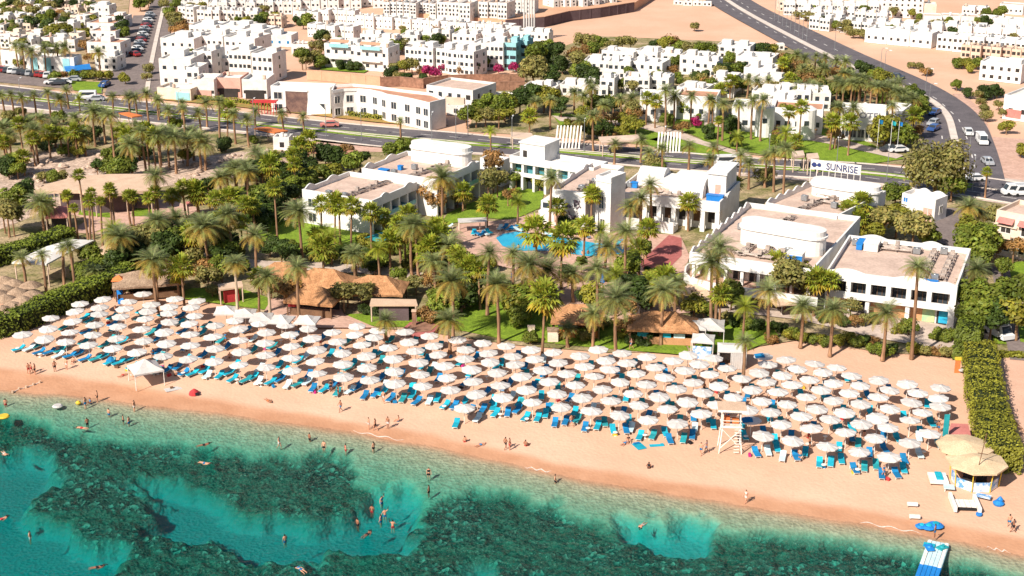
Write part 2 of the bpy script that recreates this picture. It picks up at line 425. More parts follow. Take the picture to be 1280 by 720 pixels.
# ------------------------------------------------------------------ the sea: a closed body of clear absorbing water
def water_mat():
    m = bpy.data.materials.new('sea_water'); m.use_nodes = True
    nt = m.node_tree; N, L = nt.nodes, nt.links; N.clear()
    out = N.new('ShaderNodeOutputMaterial')
    tr = N.new('ShaderNodeBsdfTransparent'); tr.inputs[0].default_value = (1, 1, 1, 1)
    gl = N.new('ShaderNodeBsdfGlossy'); gl.inputs['Roughness'].default_value = .06
    fr = N.new('ShaderNodeFresnel'); fr.inputs['IOR'].default_value = 1.33
    g = N.new('ShaderNodeNewGeometry')
    h = None
    for sc, amt in ((.5, .8), (1.9, .7), (4.6, .5)):
        n = N.new('ShaderNodeTexNoise'); n.inputs['Scale'].default_value = sc; n.inputs['Detail'].default_value = 3; n.inputs['Distortion'].default_value = .6
        L.new(g.outputs['Position'], n.inputs['Vector'])
        k = N.new('ShaderNodeMath'); k.operation = 'MULTIPLY_ADD'; k.inputs[1].default_value = amt
        L.new(n.outputs['Fac'], k.inputs[0])
        if h is not None: L.new(h, k.inputs[2])
        else: k.inputs[2].default_value = 0
        h = k.outputs[0]
    bp = N.new('ShaderNodeBump'); bp.inputs['Strength'].default_value = .8; bp.inputs['Distance'].default_value = .35
    L.new(h, bp.inputs['Height'])
    L.new(bp.outputs[0], gl.inputs['Normal']); L.new(bp.outputs[0], fr.inputs['Normal'])
    mx = N.new('ShaderNodeMixShader')
    dm = N.new('ShaderNodeMath'); dm.operation = 'MULTIPLY'; dm.inputs[1].default_value = .34; L.new(fr.outputs[0], dm.inputs[0]); L.new(dm.outputs[0], mx.inputs[0]); L.new(tr.outputs[0], mx.inputs[1]); L.new(gl.outputs[0], mx.inputs[2])
    L.new(mx.outputs[0], out.inputs['Surface'])
    va = N.new('ShaderNodeVolumeAbsorption'); va.inputs['Color'].default_value = (0.0, .868, .874, 1); va.inputs['Density'].default_value = .50
    L.new(va.outputs[0], out.inputs['Volume'])
    return m
w = MB(); w.box(-900, -300, -12, 900, 215, SEA)
struct(w.build('sea_water', water_mat()))

# thin lines of foam where small waves run out
fm = mat('sea_foam', (.74, .62, .52), .9, (.66, .56, .48), scale=2, fine=.1)
def foam(a, b, off, wid, seed):
    mb = MB(); n = 26
    rr = random.Random(seed); row = []
    xa, xb = G(a, 560).x, G(b, 560).x
    x0 = [G(px, 600, SEA).x for px in (a, b)]
    for i in range(n + 1):
        px = a + (b - a) * i / n
        # waterline point at this pixel column
        lo, hi = 440, 730
        for _ in range(40):
            mid = (lo + hi) / 2; p = G(px, mid, SEA)
            if p.y > float(shoreY(np.array([p.x]))[0]): lo = mid
            else: hi = mid
        p = G(px, lo, SEA)
        k = abs(sin(pi * i / n)) ** .5
        ww = wid * k * (.6 + .8 * rr.random())
        o = off + .25 * sin(i * .7 + seed)
        row.append((p.x, p.y + o - ww / 2, p.y + o + ww / 2))
    vs = []
    for x, y0, y1 in row:
        z0 = float(terrain(np.array([x]), np.array([y0]))[0][0]); z1 = float(terrain(np.array([x]), np.array([y1]))[0][0])
        vs += [(x, y0, max(z0, SEA) + .03), (x, y1, max(z1, SEA) + .03)]
    mb.add(vs, [(2 * i, 2 * i + 2, 2 * i + 3, 2 * i + 1) for i in range(n)])
    o = mb.build('sea_foam', fm); o['kind'] = 'stuff'
foam(440, 505, .5, .22, 2); foam(655, 690, .3, .25, 3); foam(1075, 1155, .5, .22, 5); foam(1235, 1264, .4, .2, 6)

# ------------------------------------------------------------------ flat sheets on the land, each a few centimetres above the one below
def sheet(name, px, z, m):
    mb = MB(); mb.sheet([p[:2] for p in pts(px)], z)
    return struct(mb.build(name, m))
def strip(name, px, width, z, m, seg=10, off=0.0, h=0.0):
    """a road-like ribbon along a pixel polyline"""
    P = [p.to_2d() for p in pts(px)]
    # Catmull-Rom through the points
    Q = []
    for i in range(len(P) - 1):
        p0, p1, p2, p3 = P[max(i - 1, 0)], P[i], P[i + 1], P[min(i + 2, len(P) - 1)]
        for k in range(seg):
            t = k / seg
            Q.append(.5 * ((2 * p1) + (p2 - p0) * t + (2 * p0 - 5 * p1 + 4 * p2 - p3) * t * t + (3 * p1 - p0 - 3 * p2 + p3) * t ** 3))
    Q.append(P[-1])
    Lf, Rt = [], []
    for i, q in enumerate(Q):
        d = (Q[min(i + 1, len(Q) - 1)] - Q[max(i - 1, 0)]).normalized(); nrm = Vector((-d.y, d.x))
        Lf.append(q + nrm * (off + width / 2)); Rt.append(q + nrm * (off - width / 2))
    mb = MB(); n = len(Q)
    if h:
        vs = [(p.x, p.y, z) for p in Lf] + [(p.x, p.y, z) for p in Rt] + [(p.x, p.y, z + h) for p in Lf] + [(p.x, p.y, z + h) for p in Rt]
        fs = []
        for i in range(n - 1):
            fs += [(2 * n + i, 3 * n + i, 3 * n + i + 1, 2 * n + i + 1), (i, i + 1, 2 * n + i + 1, 2 * n + i)[::-1], (n + i, n + i + 1, 3 * n + i + 1, 3 * n + i)]
        mb.add(vs, fs)
    else:
        mb.add([(p.x, p.y, z) for p in Lf] + [(p.x, p.y, z) for p in Rt], [(n + i, n + i + 1, i + 1, i) for i in range(n - 1)])
    struct(mb.build(name, m))
    return Q

sheet('garden_soil', [(-60, 300), (0, 352), (60, 395), (120, 362), (240, 374), (330, 392), (400, 408), (520, 414), (640, 432), (760, 442), (880, 440), (935, 436), (1010, 424), (1090, 440), (1190, 448), (1232, 470), (1330, 470), (1330, 262), (1215, 250), (960, 222), (740, 205), (560, 192), (500, 186), (390, 176), (300, 166), (190, 156), (100, 146), (-60, 128)], .16, 'soil')
sheet('garden_soil', [(150, 118), (-60, 104), (-60, -30), (165, -30)], .12, 'soilp')
sheet('garden_soil', [(585, 165), (700, 172), (960, 196), (1120, 206), (1180, 210), (1160, 130), (1060, 85), (985, 60), (900, 52), (740, 45), (700, 60), (600, 120)], .12, 'soil')
sheet('rock_garden', [(60, 190), (130, 188), (190, 205), (320, 188), (395, 186), (330, 205), (300, 222), (220, 232), (90, 252), (-30, 300), (-30, 215)], .20, 'rock')
sheet('paved_court', [(60, 262), (130, 246), (200, 248), (250, 262), (210, 288), (150, 296), (90, 292), (110, 275)], .24, 'pavepink')
sheet('paved_court', [(400, 168), (520, 180), (505, 192), (430, 190), (390, 182)], .22, 'pavepink')
# lawns
for l in ([(318, 304), (326, 282), (378, 274), (480, 284), (503, 292), (484, 311), (440, 320), (330, 312)],
          [(548, 284), (560, 268), (600, 250), (640, 234), (682, 238), (674, 262), (642, 276), (600, 274)],
          [(405, 397), (480, 392), (560, 395), (600, 378), (650, 380), (692, 392), (692, 431), (640, 428), (560, 412), (470, 410)],
          [(690, 408), (760, 398), (850, 415), (862, 446), (760, 438), (694, 432)],
          [(858, 414), (900, 404), (962, 404), (974, 424), (930, 441), (880, 444), (860, 436)],
          [(212, 373), (240, 362), (300, 362), (330, 372), (400, 402), (330, 389)],
          [(688, 142), (760, 148), (800, 150), (850, 172), (830, 180), (760, 164), (700, 158)],
          [(820, 150), (900, 148), (1000, 156), (1060, 168), (1130, 200), (1090, 206), (1000, 201), (925, 190), (880, 176)],
          [(845, 168), (880, 176), (920, 192), (940, 198), (880, 196), (820, 186), (800, 178)],
          [(1250, 330), (1330, 326), (1330, 352), (1252, 352)],
          [(1238, 410), (1330, 396), (1330, 432), (1242, 432)], [(88, 102), (130, 104), (127, 118), (92, 114)], [(398, 79), (470, 84), (455, 92), (400, 88)],
          [(100, 264), (140, 268), (138, 274), (98, 270)], [(165, 262), (190, 262), (190, 272), (165, 272)]):
    sheet('lawn', l, .28, 'lawn')
# terraces and paths
sheet('pool_deck', [(556, 300), (575, 282), (640, 276), (672, 268), (780, 292), (850, 296), (862, 322), (850, 360), (800, 372), (740, 362), (690, 350), (640, 338), (560, 320)], .32, 'pavepink')
sheet('red_terrace', [(800, 330), (836, 296), (852, 300), (852, 322), (838, 336), (805, 342)], .36, 'pavered')
sheet('garden_path', [(255, 318), (330, 328), (400, 330), (480, 336), (545, 345), (545, 353), (470, 345), (390, 340), (320, 338), (255, 330)], .32, 'pave')
sheet('garden_path', [(330, 392), (340, 375), (420, 375), (430, 395), (470, 412), (395, 412)], .33, 'pavepink')
sheet('garden_path', [(690, 352), (770, 366), (840, 380), (870, 392), (720, 408), (705, 385)], .33, 'pavepink')
sheet('garden_path', [(770, 402), (900, 408), (870, 424), (790, 414)], .345, 'pavepink')
sheet('promenade', [(855, 372), (1000, 372), (1195, 412), (1240, 418), (1236, 442), (1180, 440), (1090, 424), (1000, 402), (930, 394), (860, 392)], .33, 'pave')
sheet('service_yard', [(1160, 262), (1200, 262), (1214, 290), (1196, 316), (1165, 300)], .36, 'asphalt2')
sheet('service_lane', [(1238, 335), (1262, 340), (1275, 430), (1330, 440), (1330, 458), (1262, 452)], .36, 'asphalt2')
sheet('right_beach', [(1236, 452), (1270, 448), (1400, 452), (1400, 640), (1300, 560), (1250, 510)], .30, mat('raked_sand', (.63, .395, .285), .95, (.56, .335, .235), scale=.25, fine=.05))
sheet('pool_water', [(620, 300), (628, 295), (645, 292), (690, 297), (742, 306), (782, 311), (778, 320), (735, 323), (690, 316), (648, 316), (628, 310)], .40, 'pool')
sheet('lawn_path', [(690, 146), (760, 152), (800, 152), (850, 166), (880, 178), (940, 196), (930, 198), (860, 178), (795, 160), (700, 153)], .34, 'pave')
sheet('lawn_path', [(880, 152), (1000, 165), (1060, 178), (1130, 196), (1120, 200), (1040, 182), (960, 168), (880, 158)], .34, 'pave')

sheet('flower_bed', [(193, 119), (300, 128), (400, 139), (470, 148), (545, 155), (545, 160), (470, 154), (400, 146), (300, 135), (193, 125)], .30, mat('orange_bedding_plants', (.42, .22, .07), .95, (.22, .19, .05), scale=.6, fine=.15))
sheet('forecourt', [(345, 138), (420, 140), (480, 146), (560, 158), (560, 150), (480, 134), (420, 132)], .31, 'pavepink')
# roads: the boulevard with two carriageways, the avenue and the highway that bends away
sheet('verge', [(-60, 108), (100, 120), (190, 128), (300, 141), (400, 152), (480, 161), (640, 174), (760, 184), (940, 200), (1080, 208), (1240, 222), (1330, 232), (1330, 268), (1215, 250), (1080, 232), (960, 224), (740, 205), (560, 192), (500, 188), (390, 178), (300, 168), (190, 158), (100, 148), (-60, 132)], .22, 'pave')
NEAR = [(-60, 120), (0, 127), (100, 138.5), (190, 149), (300, 160), (390, 169), (500, 181), (640, 190), (730, 196.5), (830, 206), (960, 214.5), (1080, 223), (1215, 241), (1340, 262)]
FAR = [(-60, 106), (0, 113), (100, 125), (190, 135), (300, 147), (390, 157), (480, 165.5), (560, 172), (640, 180), (730, 187), (830, 196), (940, 205), (1080, 212), (1215, 228), (1340, 246)]
strip('road', NEAR, 7.2, .27, 'asphalt'); strip('road', FAR, 7.2, .276, 'asphalt')
strip('median_lawn', [((a + c) / 2, (b + d) / 2) for (a, b), (c, d) in zip([(0, 127), (190, 149), (390, 169), (500, 181), (640, 190), (830, 206), (960, 214.5), (1080, 223), (1215, 241)], [(0, 113), (190, 135), (390, 157), (500, 167), (640, 180), (830, 196), (960, 206), (1080, 212), (1215, 228)])], 3.2, .25, 'lawn', h=.12)
strip('kerb', NEAR, .5, .26, 'kerb', off=3.9, h=.16); strip('kerb', NEAR, .5, .26, 'kerb', off=-3.9, h=.16)
strip('kerb', FAR, .5, .26, 'kerb', off=3.9, h=.16); strip('kerb', FAR, .5, .26, 'kerb', off=-3.9, h=.16)
sheet('avenue_verge', [(150, 120), (163, 84), (178, 40), (190, 0), (196, -30), (224, -30), (217, 5), (208, 45), (195, 105), (192, 124)], .20, 'pavepink')
strip('road', [(177, 122), (184, 80), (192, 42), (201, 0), (206, -28)], 7, .28, 'asphalt2'); strip('road', [(190, 122), (195, 84), (202, 45), (212, 0), (217, -28)], 5, .31, 'asphalt2')
strip('road', [(148, 120), (156, 95), (166, 60), (180, 20)], 7, .294, 'asphalt2')
strip('kerb', [(183, 122), (189, 82), (197, 43), (207, 0)], 1.2, .28, 'kerb', h=.15)
HWY = [(895, -16), (935, 10), (1000, 42), (1060, 71), (1130, 102), (1172, 126), (1198, 150), (1210, 178), (1217, 205), (1222, 234)]
HW2 = [(872, -16), (915, 12), (985, 50), (1050, 84), (1110, 112), (1150, 128), (1170, 145), (1177, 170), (1181, 200), (1186, 226)]
strip('road', HWY, 11, .30, 'asphalt'); strip('road', HW2, 9, .29, 'asphalt')
strip('median_kerb', [(885, -16), (925, 12), (995, 50), (1056, 80), (1120, 107), (1160, 125), (1183, 145), (1192, 172), (1199, 205), (1203, 226)], 1.6, .27, 'kerb', h=.3)
sheet('verge', [(1190, 118), (1215, 140), (1228, 175), (1236, 225), (1330, 236), (1330, 178), (1240, 172), (1228, 140), (1205, 118)], .18, 'pavepink')
sheet('car_park', [(-40, 86), (55, 96), (100, 102), (85, 112), (0, 104), (-40, 100)], .24, 'asphalt2')
# lane dashes of the highway and boulevard
def dashes(px, n, l, wid, z, off=0.0):
    Q = []
    P = [p.to_2d() for p in pts(px)]
    tot = sum((P[i + 1] - P[i]).length for i in range(len(P) - 1)); step = tot / n
    mb = MB(); d = 0; k = 0
    acc = 0
    for i in range(len(P) - 1):
        seg = (P[i + 1] - P[i]); sl = seg.length; u = seg.normalized(); v = Vector((-u.y, u.x))
        while k * step < acc + sl:
            q = P[i] + u * (k * step - acc) + v * off
            a, b2, c, e = q - v * wid / 2, q + u * l - v * wid / 2, q + u * l + v * wid / 2, q + v * wid / 2
            mb.add([(p.x, p.y, z) for p in (a, b2, c, e)], [(0, 1, 2, 3)]); k += 1
        acc += sl
    struct(mb.build('lane_markings', 'paint'))
dashes(HWY, 34, 3, .25, .33); dashes(HW2, 30, 3, .25, .32); dashes(NEAR, 40, 3, .2, .30); dashes(FAR, 40, 3, .2, .30)
# ------------------------------------------------------------------ plants: templates (shared meshes) first
def frond(mb, rng, az, el0, length, droop, wid, n=9, tint=(1, 1, 1), fold=.35):
    """one feather leaf: a rachis with leaflets on both sides"""
    p = Vector((0, 0, 0)); el = el0
    h = Vector((cos(az), sin(az), 0)); side = Vector((-sin(az), cos(az), 0))
    pts_, step = [p.copy()], length / n
    for i in range(n):
        p = p + (h * cos(el) + Vector((0, 0, 1)) * sin(el)) * step
        el -= droop / n * (1.3 if i > n // 2 else .8)
        pts_.append(p.copy())
    for i in range(1, n + 1):
        a, b = pts_[i - 1], pts_[i]
        f = i / n
        w = wid * (sin(pi * min(1, .18 + .80 * f)) ** .7 + .12)
        d = (b - a).normalized(); up = side.cross(d)
        for s in (-1, 1):
            for q in range(2):
                o = a + (b - a) * (q * .5)
                tip = o + side * s * w * (.9 + .2 * rng.random()) * cos(fold) + up * (w * sin(fold) * .6 - w * .25 * f) + d * w * .75
                e = o + (b - a) * .30
                mb.add([o, e, tip], [(0, 1, 2)], tuple(c * (.85 + .3 * rng.random()) for c in tint))
    for i in range(n):
        a, b = pts_[i], pts_[i + 1]
        r = .035 * (1 - i / n) + .01
        mb.add([a - side * r, a + side * r, b + side * r, b - side * r], [(0, 1, 2, 3)], (tint[0] * 1.3, tint[1] * 1.25, tint[2]))

def date_crown(seed, R_=3.1, n=46, old=.35):
    rng = random.Random(seed); mb = MB()
    for i in range(n):
        f = (i + .5) / n
        el = radians(82) - f ** .8 * radians(112) + rng.uniform(-.12, .12)
        az = i * 2.39996 + rng.uniform(-.2, .2)
        L_ = R_ * (.82 + .25 * rng.random()) * (.8 + .3 * min(1, f * 2))
        if f > 1 - old * .5 and rng.random() < .8: t = (1.5, 1.0, .62)
        elif f < .4: t = (1.0, 1.08, 1.25)
        else: t = (1.0, 1.0, .85)
        k = .8 + .4 * rng.random()
        frond(mb, rng, az, el, L_, radians(62) + rng.uniform(-.15, .25), .66, 10, tuple(c * k for c in t))
    return mb.mesh('crown', 'frond', tint=True)

def fan_crown(seed, R_=1.5, n=34, skirt=True):
    rng = random.Random(seed); mb = MB()
    for i in range(n):
        f = (i + .5) / n
        el = radians(80) - f * radians(130) + rng.uniform(-.15, .15)
        az = i * 2.39996
        h = Vector((cos(az) * cos(el), sin(az) * cos(el), sin(el))); side = Vector((-sin(az), cos(az), 0)); up = side.cross(h)
        pet = h * R_ * (.5 + .2 * rng.random())
        k = .75 + .5 * rng.random()
        t = (1.2 * k, .85 * k, .8 * k) if f > .8 else (k, k, k)
        mb.add([side * -.02, side * .02, pet + side * .02, pet - side * .02], [(0, 1, 2, 3)], t)
        m = 9
        for j in range(m):
            a = (j / (m - 1) - .5) * radians(230)
            d = (h * cos(a) + side * sin(a)); dr = Vector((0, 0, -1)) * (.25 + .35 * (1 - f) * 0 + .2 * abs(a))
            L_ = R_ * .62 * (.75 + .25 * cos(a)) * (.85 + .3 * rng.random())
            sd = (d.cross(up)).normalized() * .11 * R_ / 1.5
            mid = pet + d * L_ * .6
            tip = pet + d * L_ + dr * L_ * .55
            mb.add([pet, mid - sd, tip, mid + sd], [(0, 1, 2, 3)], tuple(c * (.85 + .3 * rng.random()) for c in t))
    if skirt:
        for i in range(26):
            az = i * 2.39996; z = -.2 - 1.0 * rng.random()
            r = .28 + .35 * rng.random()
            a = Vector((cos(az) * .18, sin(az) * .18, z + .5)); b = Vector((cos(az) * r, sin(az) * r, z - .5)); s = Vector((-sin(az), cos(az), 0)) * .18
            mb.add([a, b - s, b + s], [(0, 1, 2)], (1.5, .85, .9))
    return mb.mesh('crown', 'fan', tint=True)

def trunk_mesh(seed, m='bark', r0=.27, r1=.19, n=12, wob=.02):
    """unit height; scaled in z for every palm"""
    rng = random.Random(seed); mb = MB(); path, rad = [], []
    bx, by = rng.uniform(-wob, wob) * 12, rng.uniform(-wob, wob) * 12
    for i in range(n + 1):
        f = i / n
        path.append((bx * sin(pi * f) * .5, by * sin(pi * f) * .5, f))
        rad.append((r0 * (1.35 if i == 0 else 1) * (1 - f) + r1 * f) * (1.08 if i % 2 else .95))
    vs = []
    k = 7
    for p, r in zip(path, rad):
        vs += [(p[0] + r * cos(2 * pi * j / k), p[1] + r * sin(2 * pi * j / k), p[2]) for j in range(k)]
    mb.add(vs, [(i * k + j, i * k + (j + 1) % k, (i + 1) * k + (j + 1) % k, (i + 1) * k + j) for i in range(n) for j in range(k)])
    return mb.mesh('trunk', m, smooth=True)

DATE = [date_crown(s, 2.9 + .25 * (s % 3), 46 + 8 * (s % 3), (.25, .9, .5, .7, .35, 1.0)[s]) for s in range(6)]
SMALL = [date_crown(40 + s, 2.3, 34, .6) for s in range(3)]
FAN = [fan_crown(60 + s, 1.7 + .15 * s, 34) for s in range(4)]
YOUNG = [date_crown(80 + s, 2.6, 30, .1) for s in range(2)]
for ms in YOUNG: ms.materials[0] = MT['fan']
TR_D = [trunk_mesh(s) for s in range(4)]
TR_F = [trunk_mesh(10 + s, 'bark', .22, .13, wob=.035) for s in range(4)]
TR_P = [trunk_mesh(20 + s, 'barkpale', .26, .17, wob=.01) for s in range(2)]

def palm(px, py, H, kind, where, sc=1.0):
    """crown seen at photo pixel px, py, H metres above the ground"""
    top = G(px, py, H + .1)
    rz = R.uniform(0, 6.28)
    root = empty({'d': 'date_palm', 'r': 'date_palm', 'f': 'fan_palm', 'y': 'young_palm', 'w': 'date_palm'}[kind], (top.x, top.y, .15), rz)
    h = H - .05
    tr = {'d': TR_D, 'r': TR_D, 'f': TR_F, 'y': TR_F, 'w': TR_P}[kind]
    cr = {'d': DATE, 'r': SMALL, 'f': FAN, 'y': YOUNG, 'w': DATE}[kind]
    t = link('trunk', R.choice(tr), root); t.scale = (1, 1, h)
    root.rotation_euler.x, root.rotation_euler.y = R.gauss(0, .03), R.gauss(0, .03)
    s = sc * R.uniform(.86, 1.14)
    if kind == 'f': s *= .95 if sc > .85 else .78
    c = link('crown', R.choice(cr), root, (0, 0, h)); c.scale = (s, s, s * R.uniform(.9, 1.1))
    tall = 'tall' if H >= 8.5 else ('short' if H < 5 else 'mid-height')
    d = {'d': tall + ' grey-green feathery date palm', 'w': tall + ' pale-trunked date palm', 'r': tall + ' small-crowned date palm',
         'f': tall + ' yellow-green fan palm', 'y': 'low bright green bushy palm'}[kind]
    lab(root, d, where, 'palm tree', 'palms of the resort and the boulevard', at=(top.x, top.y, 0))
    return root

# ---- broad-leaved crowns: leaf clumps through an uneven volume
def crown_mesh(seed, m, n=1500, lobes=9, leaf=.12, flat=.8, gap=.35, spread=.62, dark=.0):
    rng = random.Random(seed); mb = MB(); L_ = []
    for i in range(lobes):
        a = rng.uniform(0, 6.28); e = rng.uniform(-.35, 1.0); r = spread * rng.uniform(.55, 1.0)
        L_.append((Vector((cos(a) * r * math.sqrt(max(0, 1 - e * e * .5)), sin(a) * r * math.sqrt(max(0, 1 - e * e * .5)), e * flat * .55)), rng.uniform(.26, .46), rng.uniform(.72, 1.25)))
    for i in range(n):
        c, r, k = L_[rng.randrange(lobes)]
        while True:
            q = Vector((rng.uniform(-1, 1), rng.uniform(-1, 1), rng.uniform(-1, 1)))
            if q.length <= 1: break
        q = q.normalized() * (q.length ** .5)
        p = c + Vector((q.x, q.y, q.z * flat)) * r * (1 + .25 * rng.random())
        nrm = (q + Vector((rng.uniform(-.7, .7), rng.uniform(-.7, .7), rng.uniform(-.2, .9)))).normalized()
        a = nrm.orthogonal().normalized(); b = nrm.cross(a)
        th = rng.uniform(0, 6.28); a, b = a * cos(th) + b * sin(th), b * cos(th) - a * sin(th)
        s = leaf * rng.uniform(.6, 1.3)
        kk = k * rng.uniform(.75, 1.25)
        mb.add([p - a * s, p + b * s * .55, p + a * s, p - b * s * .55], [(0, 1, 2, 3)], (kk * rng.uniform(.9, 1.15), kk, kk * rng.uniform(.8, 1.1)))
    return mb.mesh('crown', m, tint=True)

def limb_trunk(seed, m='bark'):
    rng = random.Random(seed); mb = MB()
    mb.tube([(0, 0, -1.2), (0.03, .02, -.7), (.02, 0, -.25)], [.085, .065, .05], 7)
    for i in range(6):
        a = i * 1.05 + rng.uniform(-.3, .3); r = rng.uniform(.3, .6)
        mb.tube([(.02, 0, -.3), (cos(a) * r * .5, sin(a) * r * .5, -.02), (cos(a) * r, sin(a) * r, rng.uniform(.1, .4))], [.04, .024, .008], 5)
    return mb.mesh('trunk', m)
LIMB = [limb_trunk(s) for s in range(3)]
CROWNS = {}
for k, (m, n, leaf, flat, lobes) in {'leaf': ('leaf', 1700, .11, .85, 11), 'olive': ('olive', 1500, .10, .8, 12), 'dark': ('darkleaf', 1700, .11, .9, 10),
                                      'lime': ('lime', 1500, .115, .85, 10), 'autumn': ('autumn', 900, .10, .8, 9), 'boug': ('boug', 1000, .11, .8, 8)}.items():
    CROWNS[k] = [crown_mesh(hash(k) % 1000 if False else sum(map(ord, k)) + s, m, n, lobes, leaf, flat) for s in range(3)]
BIGC = [crown_mesh(900 + s, ['olive', 'leaf'][s % 2], 5200, 24, .062, .95, spread=.74) for s in range(2)]
TREE_DESC = {'leaf': 'round green broad-leaved', 'olive': 'airy olive-green', 'dark': 'dense dark green', 'lime': 'bright yellow-green', 'autumn': 'sparse orange-brown', 'boug': 'magenta flowering'}

def tree(px, py, r, kind, where, h=None, big=None, word='tree', group=None):
    """crown centre at photo pixel px, py; r metres in radius; h = height of the crown centre"""
    if h is None: h = r * 1.15
    p = G(px, py, h)
    nm = {'leaf': 'broadleaf_tree', 'lime': 'broadleaf_tree', 'olive': 'olive_tree', 'dark': 'evergreen_tree', 'autumn': 'dry_leaf_tree', 'boug': 'flowering_tree'}[kind] if word == 'tree' else ('flowering_shrub' if kind == 'boug' else 'garden_shrub')
    root = empty(nm, (p.x, p.y, .15), R.uniform(0, 6.28))
    me = BIGC[big] if big is not None else R.choice(CROWNS[kind])
    c = link('crown' if word == 'tree' else 'foliage', me, root, (0, 0, h)); c.scale = (r * R.uniform(.9, 1.12), r * R.uniform(.9, 1.12), r * R.uniform(.85, 1.1))
    t = link('trunk' if word == 'tree' else 'stem', R.choice(LIMB), root, (0, 0, h)); t.scale = (r * .8, r * .8, max(h / 1.2, .05))
    size = 'big ' if r >= 4 else ('' if r >= 1.8 else 'small ')
    lab(root, size + TREE_DESC[kind] + ' ' + word, where, word, group or ('trees of the resort' if word == 'tree' else 'shrubs of the gardens'), at=(p.x, p.y, 0))
    return root

def many_palms(x0, y0, s, where, l):
    for q in l:
        cx, cy, H, k = q[:4]
        palm(x0 + cx / s, y0 + cy / s, H, k, where, q[4] if len(q) > 4 else 1.0)

RD = 'along the boulevard, west of the red pergola'
many_palms(0, 100, 6, 'beside the boulevard at the car park', [(20, 110, 6, 'r'), (85, 105, 6.5, 'r'), (160, 130, 6, 'r'), (255, 110, 6, 'r'), (365, 90, 6.5, 'r'), (460, 145, 6, 'd', .8), (500, 70, 5, 'r'), (590, 135, 4, 'y'), (840, 120, 4.5, 'r'), (960, 120, 5, 'r'), (1015, 130, 5, 'r'), (1100, 100, 8.5, 'd', .85), (1185, 140, 4.5, 'r')])
many_palms(0, 100, 6, 'in the palm grove south of the boulevard', [(690, 235, 8, 'd'), (770, 250, 7, 'd'), (825, 262, 11, 'd'), (30, 360, 7, 'd'), (60, 410, 7, 'd'), (150, 330, 6.5, 'f'), (210, 320, 6.5, 'd'), (260, 370, 7.5, 'd'), (320, 290, 6, 'd'), (360, 400, 5.5, 'f'), (450, 400, 5, 'f'), (500, 410, 5, 'y'), (560, 380, 6, 'f'), (560, 285, 6, 'd'), (630, 420, 4.5, 'd', .8), (860, 400, 6, 'f'), (940, 420, 7, 'f'), (970, 480, 7, 'd'), (1070, 385, 9, 'd'), (1095, 370, 9, 'f'), (1150, 420, 8, 'f'), (1190, 400, 7, 'd'), (920, 350, 5, 'y'), (1030, 350, 7, 'd'), (100, 590, 3.5, 'y'), (170, 580, 4, 'f'), (20, 470, 6, 'f'), (400, 340, 5, 'd'), (240, 440, 6, 'f')])
many_palms(190, 100, 6, 'in the boulevard verge by the red pergola', [(40, 150, 5, 'r'), (120, 220, 5.5, 'r'), (230, 210, 6.5, 'r'), (220, 170, 4, 'r'), (355, 240, 5, 'r'), (400, 170, 6, 'r'), (490, 165, 11, 'r', 1.1), (550, 225, 7, 'f', 1.3), (612, 250, 7, 'r'), (715, 290, 6.5, 'r'), (770, 230, 4, 'r'), (980, 250, 5, 'd', .7), (1140, 270, 4.5, 'r')])
many_palms(190, 100, 6, 'around the rock garden', [(45, 410, 8.5, 'd'), (110, 410, 7, 'd'), (160, 420, 8, 'd'), (250, 440, 6, 'd'), (350, 435, 7, 'd'), (385, 470, 6, 'd'), (300, 400, 6, 'd'), (780, 540, 4, 'd', .8), (700, 640, 5, 'd'), (620, 660, 5, 'd'), (910, 590, 6, 'f'), (1070, 560, 7, 'f'), (1110, 500, 5.5, 'f'), (1170, 450, 5, 'f'), (830, 600, 4, 'd'), (560, 700, 4, 'd', .8)])
many_palms(0, 200, 6, 'around the paved court and red pavilion', [(305, 315, 6, 'd'), (505, 260, 8, 'f', .8), (560, 360, 6, 'f', .8), (612, 112, 12, 'f', .8), (670, 250, 10, 'f', .8), (642, 305, 9, 'f', .75), (735, 305, 9, 'f', .8), (812, 215, 11, 'f', .85), (838, 240, 10, 'f', .8), (960, 260, 6, 'f', .8), (980, 275, 6, 'f', .8), (1110, 280, 6, 'f', .8), (1140, 240, 7, 'f', .8), (1165, 115, 10, 'd'), (890, 570, 5.5, 'd'), (845, 520, 6, 'y'), (1160, 465, 5, 'd'), (345, 345, 4, 'f')])
many_palms(0, 230, 4.8, 'in front of the sail-roofed restaurant', [(135, 440, 5.5, 'r', .85), (250, 420, 7, 'r', .9), (360, 382, 7, 'r', .8), (425, 370, 8, 'r', .85), (720, 320, 6, 'd'), (565, 525, 3, 'd', .7)])
many_palms(190, 200, 6, 'west of the left lawn', [(150, 270, 5, 'f'), (240, 205, 6, 'f'), (330, 215, 6, 'f'), (345, 255, 5, 'f'), (480, 290, 6, 'f'), (510, 125, 4.5, 'd'), (710, 85, 6.5, 'd'), (625, 60, 5.5, 'd'), (585, 280, 5, 'f'), (700, 330, 7, 'f'), (765, 350, 6, 'f'), (575, 410, 8, 'd'), (350, 480, 8, 'd'), (410, 495, 8, 'd'), (180, 430, 5, 'd'), (45, 450, 6, 'd'), (760, 570, 7.5, 'd'), (210, 510, 4, 'd'), (460, 520, 6, 'd'), (900, 40, 7, 'f'), (1060, 30, 7, 'f'), (290, 560, 5, 'f'), (520, 470, 6, 'f'), (660, 470, 6, 'f'), (640, 260, 5, 'y')])
many_palms(190, 200, 6, 'on the left lawn', [(920, 210, 11.5, 'f', 1.1), (1110, 385, 9, 'd')])
many_palms(100, 280, 6, 'beside the beach west of the thatched huts', [(545, 265, 8.5, 'd'), (760, 325, 7, 'f', 1.2), (1155, 290, 9.5, 'w', .9), (560, 330, 6, 'f'), (730, 380, 4, 'f')])
